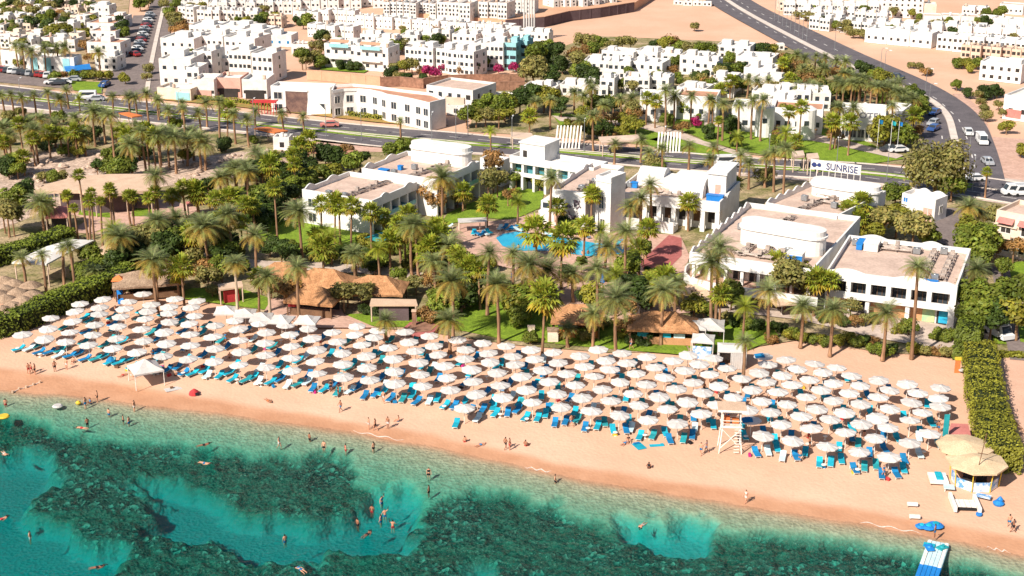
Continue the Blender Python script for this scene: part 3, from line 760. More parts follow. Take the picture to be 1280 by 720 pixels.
many_palms(280, 280, 6, 'among the thatched huts', [(330, 395, 7, 'w', .85), (545, 325, 9.5, 'd'), (985, 225, 5, 'd', .7), (245, 400, 6, 'f'), (740, 175, 6, 'f')])
many_palms(380, 220, 6, 'before the left hotel block', [(130, 210, 7, 'f'), (222, 205, 7.5, 'f'), (262, 230, 7, 'f'), (340, 225, 9, 'f'), (495, 270, 8, 'f'), (600, 310, 6, 'f'), (150, 420, 5, 'y'), (200, 460, 5, 'y'), (110, 470, 4, 'f')])
many_palms(380, 220, 6, 'between the left lawn and the pool', [(800, 380, 8.5, 'd'), (850, 365, 9, 'd'), (720, 360, 7, 'f'), (785, 280, 5, 'f'), (900, 400, 6, 'f'), (1022, 15, 13, 'd'), (1100, 465, 6, 'd'), (1010, 440, 6.5, 'f'), (560, 540, 6, 'y'), (640, 490, 6, 'f'), (380, 580, 5, 'd', .7), (985, 645, 7.5, 'd'), (900, 480, 6, 'f'), (1000, 385, 5, 'f'), (950, 520, 6, 'f'), (760, 430, 6, 'f')])
many_palms(460, 300, 6, 'on the lawn behind the umbrellas', [(630, 310, 9, 'd', .95), (893, 100, 10, 'd'), (980, 335, 9, 'd'), (612, 600, 5, 'd', .85), (135, 600, 3.5, 'd', .7)])
many_palms(460, 300, 6, 'in the garden below the pool', [(650, 100, 6, 'f'), (700, 150, 7, 'f'), (605, 40, 6, 'd'), (770, 180, 7, 'f'), (840, 200, 7, 'f'), (500, 80, 5, 'f'), (1085, 105, 7, 'd'), (1155, 170, 7, 'd'), (720, 240, 6, 'f'), (430, 90, 5, 'f')])
many_palms(640, 270, 6, 'around the pool', [(190, 115, 5, 'f', 1.6), (375, 175, 8.5, 'f', 1.35), (140, 365, 8, 'd'), (260, 400, 6, 'd'), (462, 430, 5, 'd', .9), (650, 395, 9, 'd'), (690, 230, 6, 'd', .9), (850, 112, 11, 'd'), (650, 110, 5, 'y'), (540, 80, 6, 'f'), (960, 235, 5, 'f'), (1010, 95, 5.5, 'f')])
many_palms(640, 270, 6, 'behind the beach bars', [(770, 430, 5, 'y'), (790, 610, 8.5, 'd', 1.15), (1130, 555, 8.5, 'd', 1.05), (230, 605, 9, 'f', 1.6), (1140, 470, 6, 'f', 1.2), (1050, 470, 5, 'y')])
many_palms(640, 340, 6, 'behind the beach bars', [(610, 310, 5.5, 'd', .9), (420, 420, 3, 'd', .6)])
many_palms(800, 290, 6, 'before the curved terrace', [(595, 110, 12.5, 'd', 1.05), (560, 235, 11, 'd'), (612, 470, 6.5, 'f'), (270, 380, 7, 'd', .9), (785, 555, 6, 'y', .8), (990, 440, 8, 'd', .85), (1025, 225, 6, 'f')])
many_palms(840, 350, 6, 'by the promenade', [(545, 450, 6.5, 'd', .6), (985, 190, 6.5, 'd', .8)])
many_palms(1000, 330, 6, 'by the promenade', [(250, 345, 7, 'd', .95), (650, 375, 7, 'd', 1.05), (905, 5, 14, 'd', .95), (120, 120, 6, 'f'), (220, 120, 6, 'f')])
many_palms(560, 180, 6, 'between the two hotel wings', [(765, 250, 10.5, 'd', .75), (520, 430, 5, 'y', .8), (290, 450, 4.5, 'f'), (1080, 380, 7.5, 'f'), (1130, 385, 6.5, 'f'), (110, 355, 4, 'f'), (820, 470, 5, 'f')])
many_palms(780, 190, 6, 'before the lobby terrace', [(220, 245, 9, 'd', .9), (130, 345, 7.5, 'd', .8), (40, 405, 6, 'd', .8), (490, 375, 5.5, 'f'), (838, 240, 5, 'f')])
many_palms(960, 190, 6, 'beside the signed hotel block', [(600, 440, 6, 'f', 1.2), (705, 385, 7, 'f', 1.2), (660, 500, 5, 'f')])
many_palms(1080, 160, 6, 'east of the hotel', [(790, 585, 7, 'd'), (930, 330, 5.5, 'f', .7), (860, 640, 5, 'd')])
many_palms(1160, 320, 6, 'east of the hotel', [(355, 100, 6.5, 'd')])
many_palms(720, 110, 6, 'in the park across the boulevard', [(135, 210, 8, 'd', .7), (30, 240, 5, 'r'), (290, 420, 4.5, 'r'), (490, 390, 5, 'd', .7), (545, 480, 3.5, 'r'), (655, 450, 8, 'd', .7), (850, 430, 5.5, 'r'), (1025, 440, 6, 'r'), (1010, 530, 5, 'r'), (740, 60, 8, 'd'), (870, 60, 7.5, 'd', .8), (680, 20, 10, 'd', .85), (530, 80, 6.5, 'f'), (600, 100, 6.5, 'f'), (420, 75, 4.5, 'd', .8), (1000, 90, 8.5, 'd', .85), (1030, 100, 8, 'd', .8), (1110, 120, 8.5, 'd', .85), (1070, 245, 7, 'f', .8), (210, 130, 6.5, 'r'), (60, 60, 5, 'd', .8), (110, 0, 7, 'r'), (340, 80, 5, 'd', .8)])
many_palms(880, 110, 6, 'before the hotel across the boulevard', [(270, 120, 8.5, 'd', .8), (370, 95, 9, 'd', .75), (440, 90, 9.5, 'd', .75), (730, 140, 9.5, 'f', .9), (620, 180, 8, 'f', .9), (1000, 140, 9.5, 'd', .75), (1025, 150, 9, 'd', .7), (1110, 150, 8.5, 'd', .75), (1100, 255, 7.5, 'f', 1.1), (960, 250, 6.5, 'f', 1.1), (610, 330, 5, 'y'), (270, 500, 5.5, 'r'), (470, 510, 6.5, 'r'), (540, 485, 8, 'd', .8), (620, 455, 10, 'd', .8), (345, 560, 5.5, 'r'), (250, 370, 3.5, 'y'), (690, 400, 4, 'f')])
gv = [(40, 80, 5), (120, 60, 5), (200, 70, 5.5), (270, 90, 6), (340, 100, 6), (180, 150, 5), (350, 190, 7.5), (385, 200, 7), (425, 220, 8), (460, 220, 8), (495, 240, 7.5), (280, 250, 6), (330, 275, 6), (540, 280, 8), (580, 290, 8.5), (622, 290, 8), (650, 270, 7.5), (695, 275, 8), (740, 260, 7), (725, 330, 7.5), (770, 345, 7), (690, 320, 7), (810, 360, 6), (850, 385, 6), (760, 400, 6), (30, 150, 5), (80, 270, 5), (130, 290, 5), (710, 430, 9), (800, 450, 6), (450, 260, 7), (390, 260, 7)]
many_palms(1000, 60, 6, 'in the grove beside the highway', [(a, b, c, 'd', .82) for a, b, c in gv] + [(860, 505, 6, 'f')])
many_palms(880, 50, 6, 'among the white hotel cottages', [(410, 310, 5, 'd', .8), (485, 300, 5.5, 'd', .8), (330, 290, 5, 'd', .7), (640, 290, 5, 'f'), (720, 345, 5, 'd', .8), (800, 350, 5, 'd', .8), (700, 110, 5, 'd', .8), (590, 170, 5, 'f'), (200, 310, 4.5, 'f'), (120, 370, 4, 'f')])
many_palms(0, 0, 6, 'before the blue-walled house by the car park', [(120, 340, 7.5, 'r', 1.2), (165, 355, 7.5, 'r', 1.2), (235, 385, 7, 'r', 1.2), (325, 360, 7.5, 'r', 1.2), (425, 360, 7, 'r', 1.2), (485, 350, 7.5, 'r', 1.2), (735, 390, 6, 'd', .9)])
many_palms(480, 80, 6, 'on the boulevard verge past the round white drum', [(125, 420, 5, 'r', .8), (800, 500, 4.5, 'y', .8)])
many_palms(560, 60, 6, 'on the park bank', [(770, 390, 7, 'd', .8), (950, 330, 5.5, 'd', .8), (1075, 270, 7, 'd', .8), (610, 510, 4, 'f'), (660, 400, 4, 'r'), (1165, 420, 6, 'r')])

# ---- trees and shrubs
def many_trees(x0, y0, s, where, l, word='tree'):
    for q in l:
        tree(x0 + q[0] / s, y0 + q[1] / s, q[2], q[3], where, q[4] if len(q) > 4 else None, word=word)
tree(1172, 210, 6.6, 'olive', 'beside the boulevard crossing', 6.2, big=0)
tree(1190, 232, 3.6, 'leaf', 'in the shade of the big boulevard tree', 3.4)
many_trees(0, 0, 1, 'east of the hotel rooftops', [(1105, 278, 3.6, 'olive', 4), (1122, 272, 3.4, 'lime', 4), (1142, 286, 3.8, 'olive', 4), (1160, 292, 2.6, 'leaf', 3), (1090, 290, 2.4, 'lime', 3), (1120, 244, 3.0, 'leaf', 3)])
many_trees(0, 0, 1, 'in the tree row by the service lane', [(1216, 286, 3.4, 'lime', 5), (1232, 296, 3.4, 'leaf', 5), (1214, 305, 3.4, 'leaf', 5), (1226, 318, 3.2, 'leaf', 4), (1244, 270, 2.4, 'olive', 3), (1246, 312, 2.0, 'autumn', 2.5), (1268, 310, 2.6, 'autumn', 3), (1215, 368, 3.2, 'leaf', 5), (1234, 372, 3.6, 'leaf', 5), (1222, 388, 3.4, 'leaf', 4.5), (1240, 395, 2.8, 'dark', 4), (1264, 366, 4.2, 'leaf', 5), (1274, 392, 3.6, 'lime', 4.5), (1254, 335, 2, 'leaf', 2.2)])
many_trees(560, 180, 6, 'on the courtyard lawn', [(340, 150, 2.6, 'autumn', 6), (300, 270, 2.8, 'olive', 4.5), (370, 260, 2.4, 'olive', 4), (510, 250, 2.2, 'leaf', 2.4), (560, 260, 1.7, 'leaf', 2.2), (690, 280, 2.1, 'lime', 2.2), (770, 262, 1.9, 'leaf', 2.2), (860, 252, 2.0, 'leaf', 2.2), (450, 380, 2.0, 'autumn', 2.5), (30, 350, 2.2, 'leaf', 2.5), (130, 420, 2, 'olive', 2.2), (480, 400, 1.8, 'lime', 2)])
many_trees(500, 160, 6, 'against the left hotel block', [(235, 460, 3.0, 'autumn', 5), (260, 530, 2.6, 'autumn', 3.4), (365, 490, 2, 'leaf', 2.4), (430, 520, 1.8, 'olive', 2.2), (700, 210, 2.8, 'autumn', 5)])
many_trees(800, 290, 6, 'before the curved terrace', [(1100, 320, 3.4, 'olive', 6), (1150, 350, 3.2, 'olive', 5.5), (1060, 360, 2.6, 'olive', 5), (410, 560, 2.6, 'lime', 2.2), (480, 590, 2, 'leaf', 1.8), (690, 450, 2.4, 'leaf', 3.2), (1180, 290, 2.4, 'lime', 5), (140, 330, 2.2, 'leaf', 3), (90, 370, 2.2, 'lime', 3)])
many_trees(1000, 330, 6, 'along the promenade wall', [(60, 110, 3, 'olive', 5), (110, 200, 2.4, 'olive', 3.5), (380, 330, 2, 'olive', 2.5), (820, 470, 1.6, 'leaf', 1.6)])
many_trees(640, 340, 6, 'behind the beach lawn', [(60, 230, 3.2, 'lime', 3), (60, 330, 2.4, 'leaf', 1.8), (620, 190, 2.6, 'lime', 3), (900, 160, 3.4, 'dark', 3.6), (960, 200, 3, 'dark', 3), (540, 210, 2, 'dark', 2), (1080, 70, 2.4, 'lime', 3), (860, 400, 2.4, 'autumn', 2), (850, 270, 2.4, 'autumn', 2.6), (420, 10, 2, 'dark', 2)])
many_trees(640, 270, 6, 'around the pool', [(870, 380, 2.6, 'leaf', 4.2), (900, 330, 2, 'leaf', 4.4), (990, 250, 2, 'leaf', 3.2), (470, 90, 1.8, 'leaf', 1.6), (380, 60, 1.8, 'dark', 1.6), (520, 350, 1.4, 'leaf', 2), (1040, 430, 1.6, 'dark', 1.6)])
many_trees(460, 300, 6, 'on the lawn behind the umbrellas', [(560, 470, 3, 'leaf', 2.6), (520, 440, 2.2, 'leaf', 2.2), (700, 430, 3, 'dark', 2.6), (760, 380, 3, 'dark', 2.8), (1130, 460, 3.4, 'leaf', 3.2), (1150, 530, 2, 'leaf', 1.6), (400, 560, 1.8, 'autumn', 1.6), (460, 580, 1.6, 'autumn', 1.5), (360, 330, 1.8, 'olive', 2), (230, 270, 1.8, 'leaf', 2), (280, 340, 1.6, 'olive', 1.6), (470, 300, 2, 'autumn', 2.4)])
many_trees(280, 280, 6, 'among the thatched huts', [(900, 520, 2.4, 'olive', 3.4), (1030, 520, 2.4, 'olive', 3.2), (450, 490, 2.8, 'autumn', 2.8), (520, 440, 2, 'olive', 2.8), (350, 470, 2, 'olive', 2.4), (430, 220, 2.2, 'dark', 2), (500, 240, 2, 'dark', 2), (640, 200, 1.6, 'leaf', 1.6), (740, 270, 1.8, 'leaf', 1.6), (1100, 300, 1.8, 'leaf', 1.8), (1140, 330, 1.6, 'dark', 1.6), (800, 250, 1.6, 'leaf', 1.5)])
many_trees(100, 280, 6, 'in the thicket west of the huts', [(480, 120, 3.4, 'olive', 3.4), (540, 130, 3.2, 'olive', 3.2), (450, 80, 2.6, 'olive', 3), (330, 220, 3, 'dark', 2.8), (400, 190, 3, 'dark', 2.8), (640, 160, 3, 'dark', 3.2), (700, 180, 2.8, 'dark', 3), (740, 120, 2.6, 'leaf', 3), (840, 280, 2.6, 'olive', 2.6), (920, 340, 2.6, 'autumn', 2.6), (960, 400, 2.2, 'olive', 2), (990, 510, 1.4, 'olive', 1), (1060, 240, 2.6, 'dark', 3), (1040, 120, 2.6, 'dark', 3), (1110, 200, 2.4, 'leaf', 3), (1060, 330, 2.4, 'leaf', 2.6), (800, 60, 2.6, 'leaf', 3), (600, 40, 2.6, 'leaf', 3), (560, 60, 2.4, 'lime', 3), (280, 280, 2.8, 'dark', 2.4), (90, 240, 2.4, 'leaf', 2.4), (1000, 60, 2.6, 'leaf', 3)])
many_trees(190, 200, 6, 'in the dark hedge beside the left lawn', [(830, 280, 3.4, 'leaf', 3.4), (870, 330, 3.2, 'dark', 3.2), (930, 270, 3.2, 'dark', 3.4), (990, 250, 3.2, 'dark', 3.4), (1030, 220, 3, 'leaf', 3.4), (800, 400, 3.4, 'dark', 3.2), (860, 430, 3.2, 'dark', 2.8), (780, 460, 3, 'dark', 2.8), (1090, 190, 3, 'leaf', 3.2), (1150, 150, 3, 'leaf', 3.2), (420, 200, 2.4, 'dark', 2.6), (1190, 130, 2.6, 'lime', 3), (880, 650, 2.2, 'dark', 2), (960, 650, 2.2, 'dark', 2), (1040, 660, 2, 'leaf', 2), (780, 80, 3, 'dark', 3), (830, 110, 2.6, 'dark', 3), (960, 100, 2.8, 'dark', 3), (1120, 90, 2.8, 'dark', 3)])
many_trees(360, 160, 6, 'behind the left hotel block', [(490, 270, 3, 'leaf', 3), (540, 240, 2.6, 'dark', 3), (440, 170, 2, 'autumn', 2.4), (340, 220, 3, 'dark', 3), (280, 200, 2.6, 'dark', 3), (800, 170, 3, 'leaf', 2.6), (870, 140, 2.6, 'leaf', 2.6), (900, 130, 2.4, 'olive', 2.4), (260, 340, 2.6, 'leaf', 2.6), (340, 330, 2.4, 'lime', 2.4)])
many_trees(0, 200, 6, 'west of the paved court', [(50, 400, 3.4, 'olive', 4.6), (20, 380, 2.8, 'olive', 4.4), (90, 410, 2.4, 'olive', 4.2), (180, 230, 2.6, 'dark', 2.4), (100, 280, 3, 'leaf', 2.4), (60, 60, 2.6, 'dark', 2.4), (130, 80, 2.2, 'leaf', 2), (900, 60, 3, 'leaf', 2.4), (960, 50, 2.6, 'dark', 2.4), (820, 40, 2.4, 'leaf', 2.4), (660, 690, 2.2, 'leaf', 2.2), (1060, 600, 3, 'olive', 3), (980, 650, 2.4, 'lime', 2.6), (400, 140, 1.8, 'leaf', 1.2), (330, 140, 1.8, 'olive', 1.2), (460, 125, 1.6, 'olive', 1.2), (730, 60, 2, 'dark', 2)])
many_trees(0, 100, 6, 'in the palm grove south of the boulevard', [(440, 280, 2.6, 'leaf', 2), (660, 430, 2, 'dark', 2), (380, 480, 2.4, 'dark', 1.8), (310, 480, 2, 'dark', 1.6), (740, 400, 2, 'dark', 2), (1040, 540, 2.6, 'dark', 2), (900, 560, 2.6, 'dark', 2), (820, 560, 2.2, 'leaf', 2), (30, 640, 2.8, 'dark', 2), (110, 650, 2.4, 'dark', 2), (590, 540, 1.8, 'lime', 1.2), (480, 530, 1.8, 'leaf', 1.2), (60, 280, 2, 'olive', 1.4), (150, 250, 2, 'olive', 1.4)])
many_trees(190, 100, 6, 'around the rock garden', [(175, 330, 2.2, 'leaf', 2), (550, 490, 2.4, 'dark', 1.6), (230, 570, 2.2, 'lime', 1.8), (690, 680, 2.6, 'olive', 2.4), (980, 620, 3, 'dark', 2.6), (1150, 620, 3.2, 'dark', 3), (860, 650, 2.6, 'dark', 2.6), (760, 450, 1.4, 'leaf', 1)])
# across the boulevard
many_trees(560, 60, 6, 'in the conifer screen across the boulevard', [(140, 500, 3.2, 'leaf', 3.4), (210, 510, 2.6, 'lime', 3), (280, 510, 2.8, 'olive', 3), (380, 520, 2.6, 'lime', 2.8), (430, 500, 2.4, 'lime', 2.4), (330, 420, 3.2, 'leaf', 4), (460, 410, 3.4, 'lime', 4), (420, 430, 3, 'leaf', 4), (540, 380, 3.2, 'dark', 4), (610, 360, 3.4, 'dark', 4.4), (650, 340, 3, 'leaf', 4.4), (720, 380, 3.4, 'lime', 3.6), (760, 350, 3, 'lime', 3.6), (850, 430, 2.8, 'dark', 3.2), (250, 440, 2.8, 'leaf', 3.6)])
many_trees(560, 60, 6, 'on the bank above the retaining walls', [(640, 150, 4.6, 'olive', 5), (700, 180, 4, 'olive', 4), (590, 190, 3, 'olive', 3.6), (760, 200, 3.2, 'dark', 3.4), (650, 40, 4, 'leaf', 5), (700, 20, 3.6, 'dark', 4.6), (750, 10, 3.6, 'leaf', 4.6), (800, 50, 4, 'dark', 4), (960, 90, 3.6, 'olive', 4), (1000, 180, 3.6, 'leaf', 3.6), (1050, 200, 3.4, 'dark', 3.4), (940, 40, 3, 'autumn', 3.4), (860, 130, 3, 'dark', 2.6), (440, 95, 2.4, 'boug', 2), (110, 160, 2.2, 'autumn', 1.8), (200, 150, 2.6, 'dark', 2), (380, 160, 2, 'boug', 1.6), (490, 150, 2, 'boug', 1.4), (270, 110, 2.2, 'leaf', 2.2)])
many_trees(480, 60, 6, 'at the foot of the white houses', [(340, 180, 2.6, 'boug', 2), (390, 190, 2.2, 'boug', 1.6), (290, 180, 2.2, 'autumn', 1.8), (430, 140, 1.6, 'boug', 1.8), (210, 130, 2.6, 'olive', 2.6), (150, 140, 2.6, 'lime', 2.4), (80, 150, 2, 'olive', 2), (60, 190, 2.4, 'dark', 1.4), (110, 215, 2, 'olive', 1.2), (180, 240, 2.4, 'dark', 1.2), (280, 240, 2.2, 'dark', 1.2)])
many_trees(720, 40, 6, 'behind the white hotel cottages', [(50, 70, 3.2, 'olive', 3.4), (110, 75, 3.2, 'olive', 3.4), (180, 80, 3, 'leaf', 3.4), (270, 110, 2.6, 'olive', 3), (350, 80, 3, 'olive', 3.4), (410, 80, 2.6, 'olive', 3), (600, 95, 2.4, 'dark', 2.4), (680, 90, 3, 'lime', 3), (730, 70, 2.6, 'autumn', 3), (770, 115, 2.6, 'leaf', 2.6), (850, 125, 2.6, 'olive', 2.6), (930, 130, 2.6, 'leaf', 2.6), (1010, 130, 2.6, 'leaf', 2.6), (60, 140, 2.6, 'autumn', 2.6), (120, 130, 2.6, 'leaf', 2.8)])
many_trees(720, 40, 6, 'between the white hotel cottages', [(60, 320, 3.4, 'dark', 3.4), (110, 340, 3, 'dark', 3), (755, 220, 2.2, 'leaf', 2.6), (720, 290, 2, 'autumn', 1.8), (680, 270, 2, 'lime', 1.6), (570, 170, 2.4, 'lime', 1.8), (860, 390, 2.6, 'olive', 2.8), (950, 390, 2.6, 'lime', 2.8), (900, 340, 2, 'dark', 2.2), (340, 390, 2, 'leaf', 2.4), (1100, 290, 2.6, 'dark', 2), (1150, 200, 2.6, 'leaf', 2), (950, 420, 2, 'autumn', 1.8), (1150, 400, 2.4, 'autumn', 2.4), (1080, 440, 2, 'lime', 2), (820, 560, 2.6, 'leaf', 3), (850, 520, 2.2, 'lime', 3.2), (710, 560, 2, 'dark', 3), (920, 610, 2.2, 'leaf', 1.6), (230, 540, 2.6, 'leaf', 2.6), (280, 550, 2.6, 'dark', 2.6), (130, 530, 2.6, 'leaf', 2.6), (300, 650, 2.6, 'autumn', 2.2), (360, 660, 2, 'lime', 2), (900, 680, 2, 'boug', 1.4), (60, 620, 2.4, 'lime', 2.4), (190, 640, 2.4, 'autumn', 2.4), (430, 590, 3, 'olive', 3.2), (440, 630, 2.6, 'autumn', 2.4)])
many_trees(720, 110, 6, 'on the park lawn across the boulevard', [(60, 300, 3, 'dark', 2.6), (130, 310, 3, 'dark', 2.6), (200, 320, 2.8, 'dark', 2.6), (400, 270, 2.6, 'lime', 2.4), (450, 290, 2.4, 'lime', 2.2), (680, 250, 2.4, 'leaf', 2.4), (800, 290, 2.2, 'autumn', 2), (980, 340, 2.4, 'dark', 1.4), (1150, 290, 2.6, 'dark', 1.8), (590, 580, 2.8, 'olive', 2.2), (620, 610, 2, 'leaf', 2), (1130, 640, 1.8, 'leaf', 1.6)])
many_trees(880, 110, 6, 'on the park lawn across the boulevard', [(620, 210, 3, 'lime', 3.4), (680, 220, 2.6, 'dark', 2.6), (510, 235, 2.2, 'dark', 2), (390, 205, 2.2, 'autumn', 2.4), (320, 210, 2, 'leaf', 2), (770, 320, 2.6, 'autumn', 1.8), (850, 240, 2, 'lime', 2), (450, 660, 2.6, 'olive', 2), (300, 260, 2.6, 'autumn', 1.8), (200, 290, 2.6, 'dark', 2), (990, 360, 2.6, 'autumn', 2.2), (540, 410, 2, 'leaf', 1.6), (250, 400, 2, 'dark', 1.4), (520, 330, 2, 'autumn', 1.2), (160, 640, 2, 'leaf', 1.4)])
many_trees(1000, 60, 6, 'in the grove beside the highway', [(640, 620, 4, 'lime', 3.6), (720, 630, 3.6, 'leaf', 3.2), (800, 660, 3.2, 'leaf', 2.8), (590, 640, 3, 'olive', 2.8), (880, 420, 3, 'leaf', 3), (920, 450, 2.8, 'leaf', 3), (830, 330, 2.6, 'leaf', 2.6), (900, 380, 2.4, 'dark', 2.4), (620, 220, 3, 'lime', 2.6), (570, 200, 2.8, 'leaf', 2.6), (450, 150, 2.6, 'dark', 2.2), (500, 170, 2.6, 'dark', 2.2), (280, 190, 2.8, 'autumn', 2.8), (150, 210, 2.8, 'olive', 2.8), (60, 230, 2.8, 'autumn', 2.8), (370, 330, 2.4, 'leaf', 2), (420, 350, 2.4, 'dark', 2), (240, 330, 2.4, 'leaf', 2), (340, 360, 2, 'dark', 2), (870, 620, 2, 'autumn', 2), (760, 470, 2.6, 'lime', 3)])
many_trees(880, 50, 6, 'between the white hotel cottages', [(690, 210, 2.8, 'autumn', 3), (760, 230, 2.8, 'olive', 3), (640, 150, 2.6, 'leaf', 3), (620, 230, 2.6, 'olive', 2.6), (690, 290, 2.4, 'olive', 2.4), (590, 130, 2.2, 'autumn', 2.4), (450, 80, 2.8, 'dark', 2), (500, 80, 2.8, 'lime', 2), (400, 75, 2.6, 'dark', 2), (240, 230, 3, 'leaf', 1.6), (170, 220, 2.6, 'dark', 1.6), (490, 225, 2.2, 'lime', 1.6), (30, 330, 2.6, 'autumn', 3), (840, 340, 2.4, 'olive', 2.4), (870, 370, 2.2, 'dark', 2)])
# far town: trees
many_trees(0, 0, 6, 'in the old town', [(90, 40, 3.6, 'dark', 3), (150, 50, 3, 'olive', 3), (200, 60, 3, 'autumn', 3), (250, 90, 3, 'olive', 3), (300, 40, 2.8, 'leaf', 3), (370, 60, 3, 'olive', 3), (440, 30, 2.8, 'dark', 3), (60, 120, 3, 'olive', 2.6), (120, 100, 2.8, 'olive', 2.6), (200, 160, 3, 'olive', 3), (240, 190, 3.4, 'dark', 3), (300, 150, 3, 'leaf', 3), (350, 200, 3, 'dark', 3), (440, 240, 4, 'lime', 4), (400, 250, 3.4, 'olive', 3.6), (500, 240, 3.2, 'leaf', 3.4), (380, 120, 2.6, 'leaf', 3), (460, 110, 2.6, 'autumn', 3), (480, 180, 2.4, 'dark', 2.6), (100, 240, 2.4, 'leaf', 2.4), (30, 190, 2.4, 'leaf', 2.4), (620, 120, 2.4, 'olive', 2.4), (710, 80, 2.6, 'dark', 2.6), (840, 80, 2.6, 'dark', 2), (560, 40, 2.4, 'dark', 2.6), (620, 260, 3, 'lime', 3), (640, 330, 2.6, 'autumn', 2.6), (180, 260, 2.2, 'autumn', 2), (20, 60, 2.6, 'leaf', 2.6), (500, 130, 2.6, 'olive', 2.6)])
many_trees(0, 0, 6, 'by the avenue and its car park', [(910, 170, 3, 'dark', 3.4), (900, 220, 3, 'dark', 3.4), (920, 250, 2.8, 'leaf', 3), (870, 450, 2.2, 'lime', 2.2), (150, 480, 2.6, 'lime', 1.6), (410, 575, 2.2, 'leaf', 1.6), (560, 560, 2, 'leaf', 1.4), (640, 565, 2, 'leaf', 1.2), (720, 570, 2.2, 'lime', 1.4), (800, 570, 2, 'lime', 1.4), (470, 570, 1.8, 'autumn', 1.2), (380, 490, 2, 'dark', 1.4), (660, 440, 2.2, 'autumn', 1.6), (940, 590, 2.2, 'lime', 1.8)])
many_trees(160, 0, 6, 'by the avenue and its car park', [(340, 130, 3.2, 'olive', 3.6), (360, 170, 3, 'olive', 3.2), (310, 100, 2.8, 'leaf', 3), (400, 180, 3, 'autumn', 3), (430, 220, 2.8, 'autumn', 2.8), (470, 230, 2.4, 'autumn', 2.2), (150, 10, 3, 'olive', 2.6), (90, 30, 3, 'leaf', 2.6), (270, 30, 2.2, 'olive', 2), (150, 520, 2, 'olive', 1.6), (140, 580, 1.6, 'olive', 1.4), (345, 220, 2.2, 'autumn', 2.2), (360, 30, 2.6, 'leaf', 2.6)])
many_trees(320, 0, 8, 'among the upper terraced houses', [(60, 190, 3.2, 'leaf', 3), (20, 230, 2.6, 'dark', 2.4), (520, 205, 3, 'leaf', 3), (470, 220, 2.6, 'dark', 2.4), (640, 360, 2.6, 'dark', 2), (720, 350, 2.4, 'leaf', 2), (600, 480, 3, 'olive', 2.6), (460, 560, 3, 'leaf', 4), (500, 620, 2.6, 'olive', 2.6), (590, 570, 2.6, 'olive', 3), (640, 620, 2.6, 'leaf', 2), (740, 620, 2.2, 'dark', 1.6), (860, 660, 2, 'dark', 1.2), (960, 670, 2, 'dark', 1.2), (1020, 670, 2, 'dark', 1.2), (400, 215, 2, 'dark', 1.6), (680, 480, 2, 'autumn', 2)])
many_trees(460, 0, 8, 'among the upper terraced houses', [(270, 470, 3, 'leaf', 2.4), (340, 440, 3, 'olive', 2.4), (440, 410, 3, 'lime', 2), (520, 400, 3, 'lime', 2), (600, 395, 3, 'lime', 2), (670, 380, 3, 'lime', 2), (720, 350, 2.6, 'lime', 2.4), (890, 360, 2.4, 'lime', 2.6), (660, 320, 2.4, 'autumn', 2.2), (510, 140, 2, 'olive', 1)])
many_trees(980, 0, 8, 'on the desert edge of the far town', [(150, 160, 2.4, 'olive', 1.2), (220, 165, 2.4, 'olive', 1.6), (290, 180, 2.4, 'olive', 1.6), (350, 200, 2.6, 'olive', 1.6), (410, 220, 2.4, 'olive', 1.4), (330, 150, 2.2, 'olive', 2), (520, 260, 2.4, 'leaf', 1.6), (580, 280, 2.4, 'olive', 1.6), (640, 260, 2.6, 'olive', 2.6), (640, 310, 2.4, 'olive', 1.4), (700, 340, 2.4, 'olive', 1.4), (760, 340, 2.4, 'olive', 1.4), (820, 360, 2.2, 'olive', 1.4), (290, 265, 1.6, 'olive', .8), (1090, 120, 2.4, 'olive', 2.4), (1260, 120, 2.4, 'olive', 2)])
many_trees(1120, 0, 6.54, 'by the villas beyond the highway', [(180, 190, 2.2, 'olive', 2), (330, 200, 2.4, 'olive', 1.8), (400, 210, 2.6, 'lime', 2.2), (510, 520, 2.2, 'leaf', 1.4), (560, 525, 2.2, 'lime', 1.4), (620, 525, 2.2, 'lime', 1.4), (660, 530, 2.2, 'leaf', 1.4), (620, 570, 1.8, 'lime', 1), (240, 580, 1.8, 'autumn', 1.4), (495, 690, 1.6, 'leaf', 1.4), (680, 170, 2, 'leaf', 2.4), (130, 540, 1.6, 'olive', .7), (190, 550, 1.6, 'olive', .7), (270, 590, 1.6, 'olive', .6)])
many_trees(1180, 80, 6, 'by the villas beyond the highway', [(95, 165, 1.6, 'leaf', 1.4), (180, 220, 1.6, 'dark', 1.4), (470, 480, 2, 'lime', 1.6), (580, 650, 2, 'lime', 1.8), (300, 220, 2.4, 'dark', 1.6), (350, 210, 2.4, 'dark', 1.6), (400, 210, 2.4, 'dark', 1.6), (265, 240, 1.8, 'olive', 1.4), (275, 290, 1.8, 'olive', 1.4), (295, 340, 1.8, 'olive', 1.4), (315, 390, 1.8, 'olive', 1.4), (410, 310, 1.6, 'olive', 1.4), (450, 370, 1.6, 'olive', 1.4), (530, 340, 2, 'olive', 2.4)])
tree(868, 34, 2.0, 'olive', 'alone on the desert plain', 1.4)

